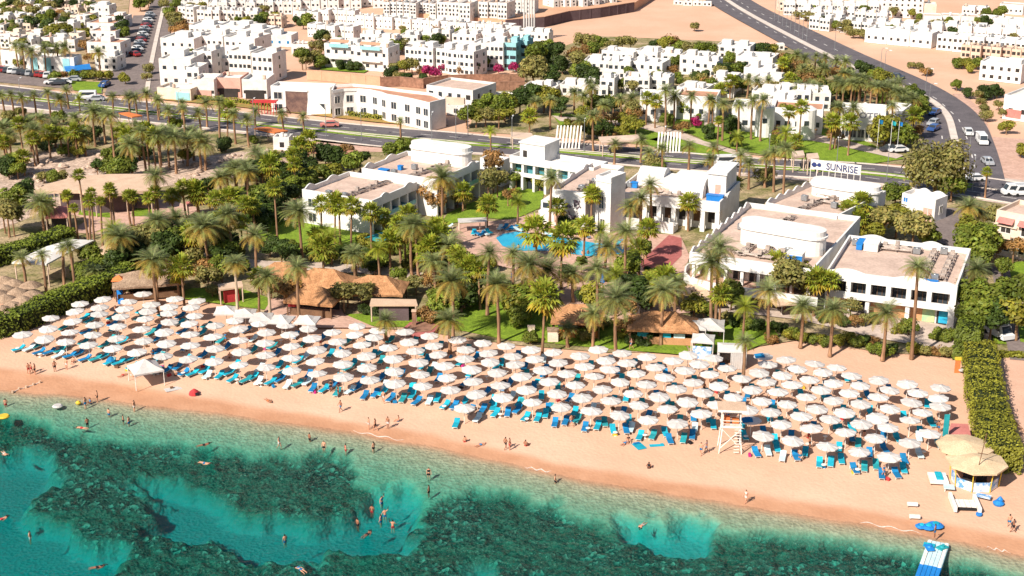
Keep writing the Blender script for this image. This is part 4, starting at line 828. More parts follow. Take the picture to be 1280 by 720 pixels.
tw = random.Random(91)
for (poly, n, where) in (([(226, 4), (380, 4), (380, 28), (226, 30)], 14, 'among the hillside villas'), ([(1000, 8), (1280, 12), (1280, 50), (1100, 40), (1000, 24)], 26, 'among the far town houses'), ([(0, -2), (128, -2), (110, 60), (0, 60)], 34, 'among the old town houses'), ([(400, 32), (640, 40), (640, 50), (400, 56)], 16, 'among the hillside terraces'), ([(200, 50), (330, 40), (335, 90), (230, 95)], 8, 'in the yards of the white village'), ([(730, 78), (960, 84), (1000, 110), (740, 112)], 26, 'in the courts of the hotel cottages')):
    xs_ = [q[0] for q in poly]; ys_ = [q[1] for q in poly]; k = 0
    while k < n:
        x, y = tw.uniform(min(xs_), max(xs_)), tw.uniform(min(ys_), max(ys_))
        ins = False
        for i in range(len(poly)):
            (ax, ay), (bx, by) = poly[i], poly[(i + 1) % len(poly)]
            if (ay > y) != (by > y) and x < (bx - ax) * (y - ay) / (by - ay) + ax: ins = not ins
        if ins: tree(x, y, tw.uniform(1.3, 2.6), tw.choice(['leaf', 'olive', 'dark', 'lime', 'leaf']), where); k += 1
# low shrub row along the promenade, and planted beds
many_trees(1000, 330, 6, 'along the top of the beach', [(30, 560, 1.23, 'lime', 0.64), (90, 570, 1.31, 'leaf', 0.72), (150, 575, 1.23, 'lime', 0.64), (200, 590, 1.15, 'leaf', 0.64), (300, 580, 1.31, 'lime', 0.80), (360, 560, 1.23, 'lime', 0.72), (430, 590, 1.31, 'leaf', 0.80), (470, 580, 1.23, 'dark', 0.72), (560, 640, 1.31, 'leaf', 0.72), (640, 660, 1.39, 'leaf', 0.80), (690, 640, 1.15, 'dark', 0.72), (840, 640, 1.31, 'lime', 0.80), (930, 650, 1.23, 'olive', 0.72), (1020, 660, 1.07, 'autumn', 0.64), (1090, 670, 1.15, 'olive', 0.64), (1150, 670, 1.07, 'olive', 0.64), (550, 580, 1.15, 'autumn', 0.64)], 'shrub')
many_trees(1000, 330, 6, 'in the beds before the right wing', [(1030, 540, 1.5, 'leaf', .8), (1090, 545, 1.5, 'leaf', .8), (1150, 550, 1.5, 'leaf', .8), (480, 430, 1.4, 'olive', 1), (420, 440, 1.4, 'autumn', 1), (740, 500, 1.3, 'lime', .8), (560, 430, 1.3, 'dark', .9), (340, 450, 1.3, 'dark', .8), (280, 420, 1.4, 'dark', 1), (190, 400, 1.5, 'dark', 1)], 'shrub')
many_trees(840, 350, 6, 'in the beds beside the small lawn', [(420, 300, 1.5, 'olive', .9), (490, 320, 1.5, 'dark', .9), (560, 340, 1.4, 'leaf', .8), (640, 345, 1.4, 'dark', .8), (780, 360, 1.3, 'dark', .7), (830, 370, 1.2, 'dark', .7), (860, 420, 1.4, 'lime', .8), (910, 410, 1.4, 'leaf', .8), (750, 450, 1.3, 'autumn', .5)], 'shrub')
many_trees(640, 340, 6, 'on the beach lawn beside the bars', [(135, 500, 1.6, 'leaf', 1), (560, 490, 1.3, 'olive', .8), (900, 510, 1.4, 'dark', .6), (1000, 520, 1.5, 'dark', .6), (690, 390, 1.3, 'olive', .8), (820, 470, 1.2, 'lime', .7), (520, 480, 1.2, 'leaf', .7)], 'shrub')
many_trees(460, 380, 6, 'in the clipped hedge before the terrace bar', [(30, 60, 1.2, 'dark', .7), (80, 68, 1.2, 'dark', .7), (130, 72, 1.2, 'dark', .7), (190, 76, 1.2, 'dark', .7), (250, 72, 1.2, 'dark', .7), (310, 68, 1.2, 'dark', .7), (-30, 50, 1.2, 'dark', .7)], 'shrub')
sh = random.Random(5)
def scatter(poly, n, kinds, where, r0, r1, word='shrub'):
    xs_ = [p[0] for p in poly]; ys_ = [p[1] for p in poly]; k = 0
    while k < n:
        x, y = sh.uniform(min(xs_), max(xs_)), sh.uniform(min(ys_), max(ys_))
        ins = False
        for i in range(len(poly)):
            (ax, ay), (bx, by) = poly[i], poly[(i + 1) % len(poly)]
            if (ay > y) != (by > y) and x < (bx - ax) * (y - ay) / (by - ay) + ax: ins = not ins
        if ins:
            r = sh.uniform(r0, r1); tree(x, y, r, sh.choice(kinds), where, r * .7, word=word); k += 1
scatter([(160, 300), (300, 292), (330, 330), (250, 345), (180, 330)], 18, ['leaf', 'dark', 'olive', 'lime'], 'in the undergrowth west of the huts', 1.2, 2)
scatter([(390, 300), (500, 300), (560, 318), (640, 330), (620, 345), (540, 338), (400, 322)], 30, ['leaf', 'dark', 'lime', 'leaf'], 'in the palm bed below the left lawn', 1.2, 1.9)
scatter([(545, 345), (640, 345), (700, 355), (690, 385), (620, 372), (560, 385)], 22, ['leaf', 'dark', 'leaf', 'lime'], 'in the bed between path and beach lawn', 1.1, 1.9)
scatter([(700, 335), (800, 345), (860, 352), (850, 372), (780, 365), (720, 352)], 16, ['leaf', 'dark', 'lime', 'olive'], 'in the bed south of the pool', 1.1, 1.8)
scatter([(640, 195), (740, 210), (690, 230), (640, 222)], 6, ['leaf', 'lime', 'dark'], 'under the long hotel wing', 1.1, 1.8)
scatter([(0, 150), (190, 165), (180, 185), (0, 180)], 14, ['leaf', 'dark', 'olive'], 'under the grove palms', 1.1, 1.8)
scatter([(1010, 75), (1090, 95), (1160, 145), (1120, 140), (1060, 115), (1000, 110)], 22, ['leaf', 'dark', 'olive', 'autumn'], 'under the highway grove', 1.3, 2.2)
scatter([(700, 145), (790, 160), (780, 172), (700, 165)], 10, ['lime', 'leaf', 'autumn'], 'in the park flowerbeds', 1.1, 1.8)

# ---- clipped hedges: one leafy body each
def hedge(px, width, height, kind, label, n_per_m=130, leaf=.22, bump=.5):
    P = [p.to_2d() for p in pts(px)]; rng = random.Random(len(px) * 7 + int(width * 10)); mb = MB()
    for i in range(len(P) - 1):
        a, b = P[i], P[i + 1]; u = (b - a); L_ = u.length; u.normalize(); v = Vector((-u.y, u.x))
        for k in range(int(L_ * n_per_m)):
            s = rng.uniform(-.2, L_ + .2); q = rng.random()
            lump = bump * (vn(a.x + u.x * s, a.y + u.y * s) - .5)
            if q < .55:
                t = rng.uniform(-1, 1); p = Vector((0, 0, height * (1 - .12 * abs(t) ** 4) + lump * 1.6 + rng.uniform(-.25, .12)))
                w = t * width / 2; nz = Vector((0, 0, 1))
            else:
                sd = 1 if rng.random() < .5 else -1
                z = rng.uniform(0.1, height); p = Vector((0, 0, z)); w = sd * (width / 2 + lump + rng.uniform(-.25, .15)); nz = Vector((v.x * sd, v.y * sd, .3))
            p += Vector((a.x + u.x * s + v.x * w, a.y + u.y * s + v.y * w, 0))
            nrm = (nz + Vector((rng.uniform(-.8, .8), rng.uniform(-.8, .8), rng.uniform(-.3, .8)))).normalized()
            e = nrm.orthogonal().normalized(); f = nrm.cross(e); th = rng.uniform(0, 6.28); e, f = e * cos(th) + f * sin(th), f * cos(th) - e * sin(th)
            sz = leaf * rng.uniform(.6, 1.4); kk = rng.uniform(.65, 1.3) * (.85 + .5 * vn(p.x * .8, p.y * .8 + p.z))
            mb.add([p - e * sz, p + f * sz * .6, p + e * sz, p - f * sz * .6], [(0, 1, 2, 3)], (kk, kk, kk * .9))
    for (e, dr) in ((P[0], (P[0] - P[1]).normalized()), (P[-1], (P[-1] - P[-2]).normalized())):
        v = Vector((-dr.y, dr.x))
        for k in range(int(width * height * 60)):
            w, z = rng.uniform(-width / 2, width / 2), rng.uniform(.1, height); q = rng.uniform(-.5, .25)
            p = Vector((e.x + v.x * w + dr.x * q, e.y + v.y * w + dr.y * q, z)); nrm = (Vector((dr.x, dr.y, .4)) + Vector((rng.uniform(-.7, .7), rng.uniform(-.7, .7), rng.uniform(-.3, .7)))).normalized()
            a, b = nrm.orthogonal().normalized(), None; b = nrm.cross(a); sz = leaf * rng.uniform(.6, 1.4); kk = rng.uniform(.65, 1.3)
            mb.add([p - a * sz, p + b * sz * .6, p + a * sz, p - b * sz * .6], [(0, 1, 2, 3)], (kk, kk, kk * .9))
    o = mb.build('hedge', kind, tint=True)
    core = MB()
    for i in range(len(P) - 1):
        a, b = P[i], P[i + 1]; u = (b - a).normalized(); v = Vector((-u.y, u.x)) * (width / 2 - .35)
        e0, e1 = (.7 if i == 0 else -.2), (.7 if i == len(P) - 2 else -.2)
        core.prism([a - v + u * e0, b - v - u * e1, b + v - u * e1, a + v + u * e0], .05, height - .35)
    core.build('hedge_core', MT['darkcore'], o)  # solid dark core stands in for the shade inside the leaves
    lab(o, label, '', 'hedge')
MT['darkcore'] = mat('hedge_inner_dark', (.022, .032, .010), .95, (.014, .022, .007), fine=0)
from mathutils import noise as mnoise
def vn(x, y): return mnoise.noise(Vector((x * .7, y * .7, 3.1))) * .5 + .5
hedge([(1223, 452), (1228, 500), (1238, 545), (1252, 592)], 4.4, 3.4, 'lime', 'long tall yellow-green clipped hedge down the east side of the beach', 260, .15, .6)
hedge([(1206, 452), (1212, 432)], 3.4, 4.6, 'leaf', 'tallest end of the east hedge beside the right hotel wing')
hedge([(-40, 428), (20, 414), (70, 392), (120, 371), (165, 352)], 3.6, 3.2, 'leaf', 'dark green hedge along the west edge of the umbrellas')
hedge([(-30, 338), (30, 322), (85, 302)], 4.0, 2.8, 'leaf', 'green hedge between the sail-roofed restaurant and red pavilion')
hedge([(195, 121), (300, 130), (400, 141), (470, 150), (545, 157)], .9, 1.3, 'lime', 'long low yellow-green hedge along the far side of the boulevard', 60, .2, .3)
hedge([(100, 352), (135, 338), (160, 325)], 3.5, 2.6, 'leaf', 'hedge behind the play slide')
hedge([(1240, 447), (1330, 452)], 1.2, 1.0, 'lime', 'low clipped hedge edging the right-hand beach plot')
# ------------------------------------------------------------------ buildings
def bframe(fl, fr, bl, H, name, z0=.15):
    """a rectangular building from three roof corners seen in the photo (front-left, front-right, back-left) at height H"""
    a, b, c = G(*fl, H), G(*fr, H), G(*bl, H)
    u = (b - a).to_2d(); L_ = u.length; rz = atan2(u.y, u.x); u.normalize(); v = Vector((-u.y, u.x))
    D = (c - a).to_2d().dot(v)
    return empty(name, (a.x, a.y, z0), rz), L_, D, H - z0

def shell(root, x0, y0, x1, y1, z0, z1, m, par=.8, roof='roof', t=.3, name='wall', rm='roof'):
    mb = MB(); zr = z1 - par
    mb.box(x0, y0, z0, x1, y1, zr)
    mb.box(x0, y0, zr, x1, y0 + t, z1); mb.box(x0, y1 - t, zr, x1, y1, z1)
    mb.box(x0, y0 + t, zr, x0 + t, y1 - t, z1); mb.box(x1 - t, y0 + t, zr, x1, y1 - t, z1)
    w = mb.build(name, m, root)
    r = MB(); r.box(x0 + t + .002, y0 + t + .002, zr + .002, x1 - t - .002, y1 - t - .002, zr + .06); r.build(roof, rm, root)
    return w

WCACHE = {}
def window(root, side, s, z, w, h, L_, D, m='glass', frame=True, name='window', off=0.0, fm='white2'):
    """one window on side f(ront), r(ight), l(eft), b(ack) of a box building; s = distance along that side"""
    key = (round(w, 2), round(h, 2), m, frame, fm)
    if key not in WCACHE:
        p = MB(); p.box(-w / 2, -.03, 0, w / 2, .10, h)
        pm = p.mesh('pane', m); fmz = None
        if frame:
            f = MB(); b = min(.14, w * .12)
            for x0, x1, q0, q1 in ((-w / 2 - b, w / 2 + b, -b, 0), (-w / 2 - b, w / 2 + b, h, h + b), (-w / 2 - b, -w / 2, 0, h), (w / 2, w / 2 + b, 0, h), (-.04, .04, 0, h)):
                f.box(x0, -.09, q0, x1, .05, q1)
            fmz = f.mesh('window', fm)
        WCACHE[key] = (pm, fmz)
    pm, fmz = WCACHE[key]
    loc, rz = {'f': ((s, -off, z), 0), 'r': ((L_ + off, s, z), pi / 2), 'b': ((s, D + off, z), pi), 'l': ((-off, s, z), -pi / 2)}[side]
    o = link(name, fmz if fmz else pm, root, loc); o.rotation_euler = (0, 0, rz)
    if fmz: link('pane', pm, o)
    return o

def arch_bumps(mb, L_, y0, y1, z, spec):
    for x0, x1, h in spec:
        n = 8; P = [(x0 * L_ + (x1 - x0) * L_ * k / n, h * sin(pi * k / n)) for k in range(n + 1)]
        vs = [(x, y0, z + q - .002) for x, q in P] + [(x, y1, z + q - .002) for x, q in P]; m = n + 1
        mb.add(vs, [tuple(range(m)), tuple(range(2 * m - 1, m - 1, -1))] + [(k + 1, k, m + k, m + k + 1) for k in range(n)])

def side_bumps(mb, D, x0, x1, z, spec):
    for a, b, h in spec:
        n = 8; P = [(a * D + (b - a) * D * k / n, h * sin(pi * k / n)) for k in range(n + 1)]
        vs = [(x0, y, z + q - .002) for y, q in P] + [(x1, y, z + q - .002) for y, q in P]; m = n + 1
        mb.add(vs, [tuple(range(m))[::-1], tuple(range(2 * m - 1, m - 1, -1))[::-1]] + [(k, k + 1, m + k + 1, m + k) for k in range(n)])

def stadium(a, b, r, n=10):
    d = (b - a).to_2d(); u = d.normalized(); v = Vector((-u.y, u.x)); P = []
    for k in range(n + 1):
        t = -pi / 2 + pi * k / n; P.append(b.to_2d() + u * cos(t) * r + v * sin(t) * r)
    for k in range(n + 1):
        t = pi / 2 + pi * k / n; P.append(a.to_2d() + u * cos(t) * r + v * sin(t) * r)
    return P

def drum(root, a, b, r, z0, z1):
    """rounded white box on a roof, with a lip and a sunk top; world coordinates"""
    inv = Matrix.Translation(root.location) @ Matrix.Rotation(root.rotation_euler.z, 4, 'Z'); inv = inv.inverted()
    def loc(P): return [(inv @ Vector((p.x, p.y, 0))).to_2d() for p in P]
    zz = root.location.z
    mb = MB(); mb.prism(loc(stadium(a, b, r)), z0 - zz, z1 - 1.15 - zz); mb.prism(loc(stadium(a, b, r + .28)), z1 - 1.148 - zz, z1 - .85 - zz)
    mb.prism(loc(stadium(a, b, r - .05)), z1 - .848 - zz, z1 - zz)
    mb.build('rooftop_drum', 'white', root)

def roof_bits(root, spec):
    """plant on a roof: ('ac', x, y) / ('box', x, y, w, d, h, material) / ('pipe', x0, y0, x1, y1); z = height of the roof is the first entry"""
    z = spec[0]
    for q in spec[1:]:
        mb = MB()
        if q[0] == 'ac':
            mb.box(q[1], q[2], z + .15, q[1] + 1.1, q[2] + .8, z + 1.05); mb.box(q[1] + .1, q[2] + .1, z + .05, q[1] + .2, q[2] + .7, z + .15); mb.box(q[1] + .9, q[2] + .1, z + .05, q[1] + 1.0, q[2] + .7, z + .15)
            mb.cone((q[1] + .55, q[2] + .4), .32, .28, z + 1.052, z + 1.12, 10); mb.build('air_conditioner', 'metal', root)
        elif q[0] == 'box':
            mb.box(q[1], q[2], z + .06, q[1] + q[3], q[2] + q[4], z + q[5]); mb.box(q[1] - .08, q[2] - .08, z + q[5] + .002, q[1] + q[3] + .08, q[2] + q[4] + .08, z + q[5] + .1)
            mb.build('rooftop_cabin', q[6], root)
        else:
            x0, y0, x1, y1 = q[1:5]; d = Vector((x1 - x0, y1 - y0, 0)); n = d.normalized(); v = Vector((-n.y, n.x, 0))
            for k in (-.5, -.15, .2, .5): mb.tube([Vector((x0, y0, z + .5)) + v * k, Vector((x1, y1, z + .5)) + v * k], .1, 5)
            m = max(2, int(d.length / 1.6))
            for i in range(m + 1):
                p = Vector((x0, y0, 0)) + d * i / m
                mb.tube([(p.x - v.x * .75, p.y - v.y * .75, z + .38), (p.x + v.x * .75, p.y + v.y * .75, z + .38)], .07, 4); mb.tube([(p.x, p.y, z + .02), (p.x, p.y, z + .38)], .06, 4)
                if i < m: mb.box(p.x - .3, p.y - .25, z + .62, p.x + .35, p.y + .3, z + .62 + .35 * ((i * 7) % 3))
            mb.build('pipe_rack', 'duct', root)

HG = 'white hotel buildings behind the beach'
# ---- right wing facing the beach
root, L_, D, H = bframe((1033.5, 337), (1197, 357), (1053, 292.5), 7.2, 'hotel_wing')
mb = MB(); z1, z2, z3 = 2.85, 3.9, 5.55
mb.box(0, 2.0, 0, L_, D, H - .9)
mb.box(0, 0, 0, .45, 2.0, H - .9); mb.box(L_ - .9, 0, 0, L_, 2.0, H - .9)
mb.box(.45, 0, z1, L_ - .9, 2.0, z1 + .25); mb.box(.45, 0, z1 + .25, L_ - .9, .25, z2)
mb.box(.45, 0, z3, L_ - .9, 2.0, H - .9)
mb.box(0, 0, H - .9, L_, .3, H); mb.box(0, D - .3, H - .9, L_, D, H); mb.box(0, .3, H - .9, .3, D - .3, H); mb.box(L_ - .3, .3, H - .9, L_, D - .3, H)
nb = 6; bw = (L_ - 1.35) / nb
for i in range(1, nb): mb.box(.45 + i * bw - .35, 0, z2, .45 + i * bw + .35, 2.0, z3)
for i in (2, 4): mb.box(.45 + i * bw - .3, .3, 0, .45 + i * bw + .3, .9, z1)
arch_bumps(mb, L_, .02, .28, H, [(.03, .30, .5), (.52, .80, .5), (.84, .98, .3)]); arch_bumps(mb, L_, D - .28, D - .02, H, [(.1, .32, .5), (.6, .78, .5)])
mb.build('wall', 'white', root)
r = MB(); r.box(.302, .302, H - .898, L_ - .302, D - .302, H - .84); r.build('roof', 'roof', root)
for i in range(nb):
    xa, xb = .45 + i * bw + .4, .45 + (i + 1) * bw - .4
    g = MB(); g.box(xa, 1.9, z1 + .3, xb, 1.98, z3 - .05); gl = g.build('window', 'glass', root)
    f = MB()
    for k in range(4): x = xa + (xb - xa) * k / 3; f.box(x - .04, 1.82, z1 + .3, x + .04, 1.898, z3 - .05)
    f.build('frame', 'wood', gl)
for i in range(5):
    xa, xb = .45 + i * bw + .3, .45 + (i + 1) * bw - .3
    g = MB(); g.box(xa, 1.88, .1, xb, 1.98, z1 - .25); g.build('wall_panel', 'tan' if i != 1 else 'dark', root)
g = MB(); g.box(.45 + 5 * bw - .9, 1.86, .2, .45 + 5 * bw + .9, 1.98, z1 - .3); g.build('poster_window', mat('green_yellow_poster', (.55, .62, .25), .6, (.30, .50, .30), scale=.8), root)
g = MB(); g.box(.45 + 5 * bw + 1.2, 1.84, .1, L_ - 1.2, 1.98, z1 - .2); d_ = g.build('shopfront', 'dark', root)
g = MB(); g.box(.45 + 5 * bw + 1.5, 1.74, .3, .45 + 5 * bw + 2.8, 1.82, 2.2); g.build('screen_poster', mat('turquoise_poster', (.03, .42, .55), .6, (.02, .25, .50), scale=1.2), d_)
roof_bits(root, [H - .84, ('pipe', L_ * .22, D - 2.2, L_ * .62, D - 2.0), ('pipe', L_ * .3, D - 3.6, L_ * .55, D - 3.4), ('box', 3.2, D - 5.2, 2.2, 3.4, 1.3, 'white2'), ('box', 2.0, D - 5.0, .9, 3.2, 1.0, 'blue'), ('pipe', L_ - 5.5, 2.5, L_ - 5.2, D - 2), ('pipe', L_ - 2.6, 2.5, L_ - 2.4, D - 2), ('ac', L_ - 4.4, D - 2.4), ('ac', L_ * .56, D - 3.9), ('ac', 1.0, D - 3), ('ac', L_ - 4.2, 3.0), ('box', L_ - 5, 1.4, 2.0, 1.0, .4, 'blue')])
lab(root, 'white two-storey hotel wing with six dark loggias, directly behind the sand', '', 'hotel', HG)

# ---- middle block with curved terrace
root, L_, D, H = bframe((862, 315), (1016, 337), (928, 252), 7.4, 'hotel_block')
mb = MB()
mb.box(0, 3.2, 0, L_, D, H - .9); mb.box(0, 0, 5.35, L_, 3.2, H - .9)
mb.box(0, 0, H - .9, L_, .3, H); mb.box(0, D - .3, H - .9, L_, D, H); mb.box(0, .3, H - .9, .3, D - .3, H); mb.box(L_ - .3, .3, H - .9, L_, D - .3, H)
for k in range(8): x = .4 + k * (L_ - 1.2) / 7; mb.box(x, .3, 2.95, x + .5, .8, 5.35)
side_bumps(mb, D, .03, .27, H, [(k / 9 + .01, k / 9 + .095, .55) for k in range(9)])
mb.build('wall', 'white', root)
inv = (Matrix.Translation(root.location) @ Matrix.Rotation(root.rotation_euler.z, 4, 'Z')).inverted()
tp = [(inv @ G(a, b, 3.8)).to_2d() for a, b in [(860, 329), (856, 334), (855, 341), (861, 347), (884, 353), (935, 361), (985, 368), (1022, 373)]]
back = [(L_, 3.19), (0.0, 3.19)]
t = MB(); t.prism([tuple(p) for p in tp] + back, 2.35, 2.75)
inner = []
cx_, cy_ = sum(p[0] for p in tp) / 8, sum(p[1] for p in tp) / 8 + 2
for p in tp: d = Vector((cx_ - p[0], cy_ - p[1])); inner.append((p[0] + .25 * (d.x > 0) - .05, p[1] + .28))
for i in range(len(tp) - 1):
    a, b, c, e = tp[i], tp[i + 1], inner[i + 1], inner[i]
    t.add([(q[0], q[1], z) for z in (2.752, 3.7) for q in (a, b, c, e)], [(0, 1, 5, 4), (1, 2, 6, 5), (2, 3, 7, 6), (3, 0, 4, 7), (4, 5, 6, 7), (3, 2, 1, 0)])
t.build('terrace', 'white', root)
f = MB(); f.prism([tuple(p) for p in inner] + [(L_ - .05, 3.15), (.1, 3.15)], 2.753, 2.79); f.build('terrace_floor', 'pavepink', root)
for k in range(7):
    x = .9 + (k + .5) * (L_ - 1.2) / 7 - .25; window(root, 'f', x, 2.85, 1.9, 2.1, L_, D, 'glass' if k % 3 != 1 else 'teal', off=-3.2)
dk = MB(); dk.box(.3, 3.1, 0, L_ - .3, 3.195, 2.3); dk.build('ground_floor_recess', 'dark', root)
r = MB(); r.box(.302, .302, H - .898, L_ - .302, D - .302, H - .84); r.build('roof', 'roof', root)
drum(root, G(944, 274.5, 10.4), G(1016, 286.5, 10.4), 2.2, 6.4, 10.4)
roof_bits(root, [H - .84, ('pipe', L_ * .36, D * .12, L_ * .40, D * .5), ('pipe', L_ * .52, D * .12, L_ * .56, D * .45), ('pipe', L_ * .3, D * .15, L_ * .62, D * .13), ('pipe', L_ * .4, D * .62, L_ * .45, D * .9), ('ac', L_ * .12, D * .55), ('ac', L_ * .6, D * .18), ('ac', L_ * .66, D * .25), ('box', L_ * .74, D * .12, 2.4, 1.8, 1.7, 'white2'), ('box', L_ * .735, D * .12 - .16, 2.5, .1, 1.3, 'blue'), ('ac', L_ * .9, D * .3), ('pipe', L_ * .62, D * .3, L_ * .7, D * .15)])
lab(root, 'white hotel block with curved terrace, scalloped side parapet and rounded rooftop drum', '', 'hotel', HG)

# ---- rear block with the rooftop sign
root, L_, D, H = bframe((957, 253), (1046, 270), (985, 217), 7.2, 'hotel_block')
shell(root, 0, 0, L_, D, 0, H, 'white')
mb = MB(); side_bumps(mb, D, .03, .27, H, [(k / 6 + .01, k / 6 + .15, .55) for k in range(6)]); mb.build('parapet_scallop', 'white', root)
for i in range(6): window(root, 'r', D * (.1 + .14 * i), 3.6, 1.8, 1.6, L_, D, 'teal'); window(root, 'r', D * (.1 + .14 * i), .6, 1.8, 1.6, L_, D, 'glass')
drum(root, G(1029, 223, 9.4), G(1088, 231.5, 9.4), 1.9, 6.2, 9.4)
roof_bits(root, [H - .74, ('pipe', L_ * .45, D * .05, L_ * .5, D * .45), ('pipe', L_ * .55, D * .45, L_ * .62, D * .9), ('pipe', L_ * .3, D * .6, L_ * .55, D * .6), ('ac', L_ * .2, D * .7), ('ac', L_ * .24, D * .35), ('ac', L_ * .7, D * .3), ('pipe', L_ * .5, D * .4, L_ * .8, D * .4)])
lab(root, 'white hotel block with rounded drum below the rooftop letter sign', '', 'hotel', HG)
# extra wall in shade where the block continues under the drum
def text_mesh(s, size, m, ext=.05):
    cu = bpy.data.curves.new('lettering', 'FONT'); cu.body = s; cu.size = size; cu.extrude = ext; cu.align_x = 'CENTER'
    o = bpy.data.objects.new('tmp', cu); C.objects.link(o); bpy.context.view_layer.update()
    me = bpy.data.meshes.new_from_object(o.evaluated_get(bpy.context.evaluated_depsgraph_get())); bpy.data.objects.remove(o)
    me.name = 'lettering'; me.materials.clear(); me.materials.append(MT[m]); return me
a, b = G(1018, 214, 9.8), G(1081, 222.5, 9.8); rz = atan2(b.y - a.y, b.x - a.x); W_ = (b - a).length
a = a + Vector((0, 3.4, 0))
root = empty('rooftop_sign', (a.x, a.y, 6.6), rz)
mb = MB(); hh = 4.5
for z in (hh - 1.72, hh): mb.box(-.1, -.04, z, W_ + .1, .04, z + .12)
n = 9
for k in range(n): mb.box(W_ * k / (n - 1) - .05, .041, 0, W_ * k / (n - 1) + .05, .14, hh + .12)
mb.build('frame', 'whitewood', root)
bd = MB(); bd.box(0, -.02, hh - 1.6, W_, .02, hh - .002); bd.build('panel', 'white2', root)
o = link('lettering', text_mesh('SUNRISE', 1.75, 'letter'), root, (W_ * .63, -.10, hh - 1.42)); o.rotation_euler = (pi / 2, 0, 0); o.scale = (.9, 1, 1)
e = MB(); e.cone((0, 0), .45, .45, -.04, .04, 12); e.cone((.95, .06), .36, .36, -.04, .04, 12); e.box(-.5, -.12, -.05, 1.3, .1, .05)
o = e.build('emblem', 'letter', root); o.location = (W_ * .07, -.08, hh - .85); o.rotation_euler = (pi / 2, 0, 0)
lab(root, 'long white rooftop sign with dark blue capital letters in a metal frame', '', 'sign')

# ---- lobby with vaults and tower
root, L_, D, H = bframe((768, 239), (900, 253), (800, 214), 6.0, 'lobby_building')
mb = MB(); mb.box(0, 2.4, 0, L_, D, H - .9)
mb.box(0, 0, 3.9, L_, 2.4, H - .9); mb.box(0, 0, H - .9, L_, .3, H); mb.box(0, D - .3, H - .9, L_, D, H); mb.box(0, .3, H - .9, .3, D - .3, H); mb.box(L_ - .3, .3, H - .9, L_, D - .3, H)
for k in range(8): x = k * (L_ - .8) / 7; mb.box(x, .1, 0, x + .8, .9, 3.9)
mb.box(-.5, -3.2, 1.2, L_ * .62, -2.9, 2.1); mb.box(-.5, -3.2, 0, L_ * .62, -.05, 1.2)
mb.build('wall', 'white', root)
for k in range(7):
    g = MB(); x = k * (L_ - .8) / 7 + .9; g.box(x, 2.3, 1.25, x + (L_ - .8) / 7 - .9, 2.395, 3.8); g.build('window', MT['wood'] if k % 2 else MT['dark'], root)
r = MB(); r.box(.302, .302, H - .898, L_ - .302, D - .302, H - .84); r.build('roof', 'roof', root)
def vault(root, x, y, r_, ln, z, axis='x'):
    n = 10; mb = MB(); vs = []
    for q in (0, ln):
        for k in range(n + 1):
            t = pi * k / n; c_, s_ = cos(t) * r_, sin(t) * r_
            vs.append((x + q, y + c_, z + s_) if axis == 'x' else (x + c_, y + q, z + s_))
    m = n + 1
    fs = [tuple(range(m))[::-1], tuple(range(m, 2 * m))] + [(k, k + 1, m + k + 1, m + k) for k in range(n)]
    mb.add(vs, fs); mb.build('vault', 'white', root)
vault(root, L_ * .47, D * .45, 3.0, 6.2, H - .84); vault(root, L_ * .08, D * .75, 3.0, 5.0, H - .84, 'x')
mb = MB(); mb.box(L_ * .44, D * .70, H - .84, L_ * .78, D * .9, H + 1.6); mb.box(L_ * .2, D * .55, H - .84, L_ * .45, D * .85, H + .9); mb.build('upper_storey', 'white', root)
mb = MB(); mb.box(L_ * .80, D * .42, H - .84, L_ * .97, D * .95, H + 3.3); mb.box(L_ * .79, D * .40, H + 3.302, L_ * .98, D * .97, H + 3.7); mb.build('tower', 'white', root)
g = MB(); g.box(L_ * .87, D * .42 - .06, H - .6, L_ * .87 + 1, D * .42 - .002, H + 1.4); g.build('door', 'pink', root)
roof_bits(root, [H - .84, ('pipe', L_ * .18, D * .3, L_ * .40, D * .28), ('pipe', L_ * .4, D * .2, L_ * .66, D * .2), ('box', L_ * .84, D * .16, 3.0, 1.2, 1.2, 'blue'), ('box', L_ * .06, D * .4, 1.2, 1, 1, 'blue'), ('ac', L_ * .02, D * .4), ('ac', L_ * .7, D * .25), ('box', L_ * .93, D * .3, 1.6, 1.0, .9, 'white2')])
lab(root, 'white lobby building with arched vaults, square tower and brown openings', '', 'hotel', HG)

# ---- long low wing and the wing that runs forward from it, with its tower
root, L_, D, H = bframe((637, 194), (742, 210), (660, 187), 7.0, 'hotel_wing')
mb = MB(); mb.box(0, 1.6, 0, L_, D, H - .8); mb.box(0, 0, 2.9, L_, 1.6, 3.2); mb.box(0, 0, 3.2, L_, .2, 3.7); mb.box(0, 0, 5.4, L_, 1.6, H - .8)
mb.box(0, 0, H - .8, L_, .3, H); mb.box(0, D - .3, H - .8, L_, D, H); mb.box(0, .3, H - .8, .3, D - .3, H); mb.box(L_ - .3, .3, H - .8, L_, D - .3, H)
for k in range(8): x = k * (L_ - .5) / 7; mb.box(x, .02, 0, x + .5, 1.6, 2.9); mb.box(x, .21, 3.2, x + .5, 1.6, 5.4)
mb.build('wall', 'white', root)
for k in range(7):
    x = k * (L_ - .5) / 7 + .55; g = MB(); g.box(x, 1.5, 3.25, x + (L_ - .5) / 7 - .6, 1.595, 5.35); g.build('window', 'teal', root)
    g = MB(); g.box(x, 1.5, .2, x + (L_ - .5) / 7 - .6, 1.595, 2.7); g.build('window', 'glass', root)
r = MB(); r.box(.302, .302, H - .798, L_ - .302, D - .302, H - .74); r.build('roof', 'roofw', root)
mb = MB(); mb.box(L_ * .10, D - 5, H - .74, L_ * .40, D + .8, H + 2.6); mb.box(L_ * .09, D - 5.2, H + 2.602, L_ * .41, D + 1, H + 2.9); s_ = mb.build('stair_house', 'white', root)
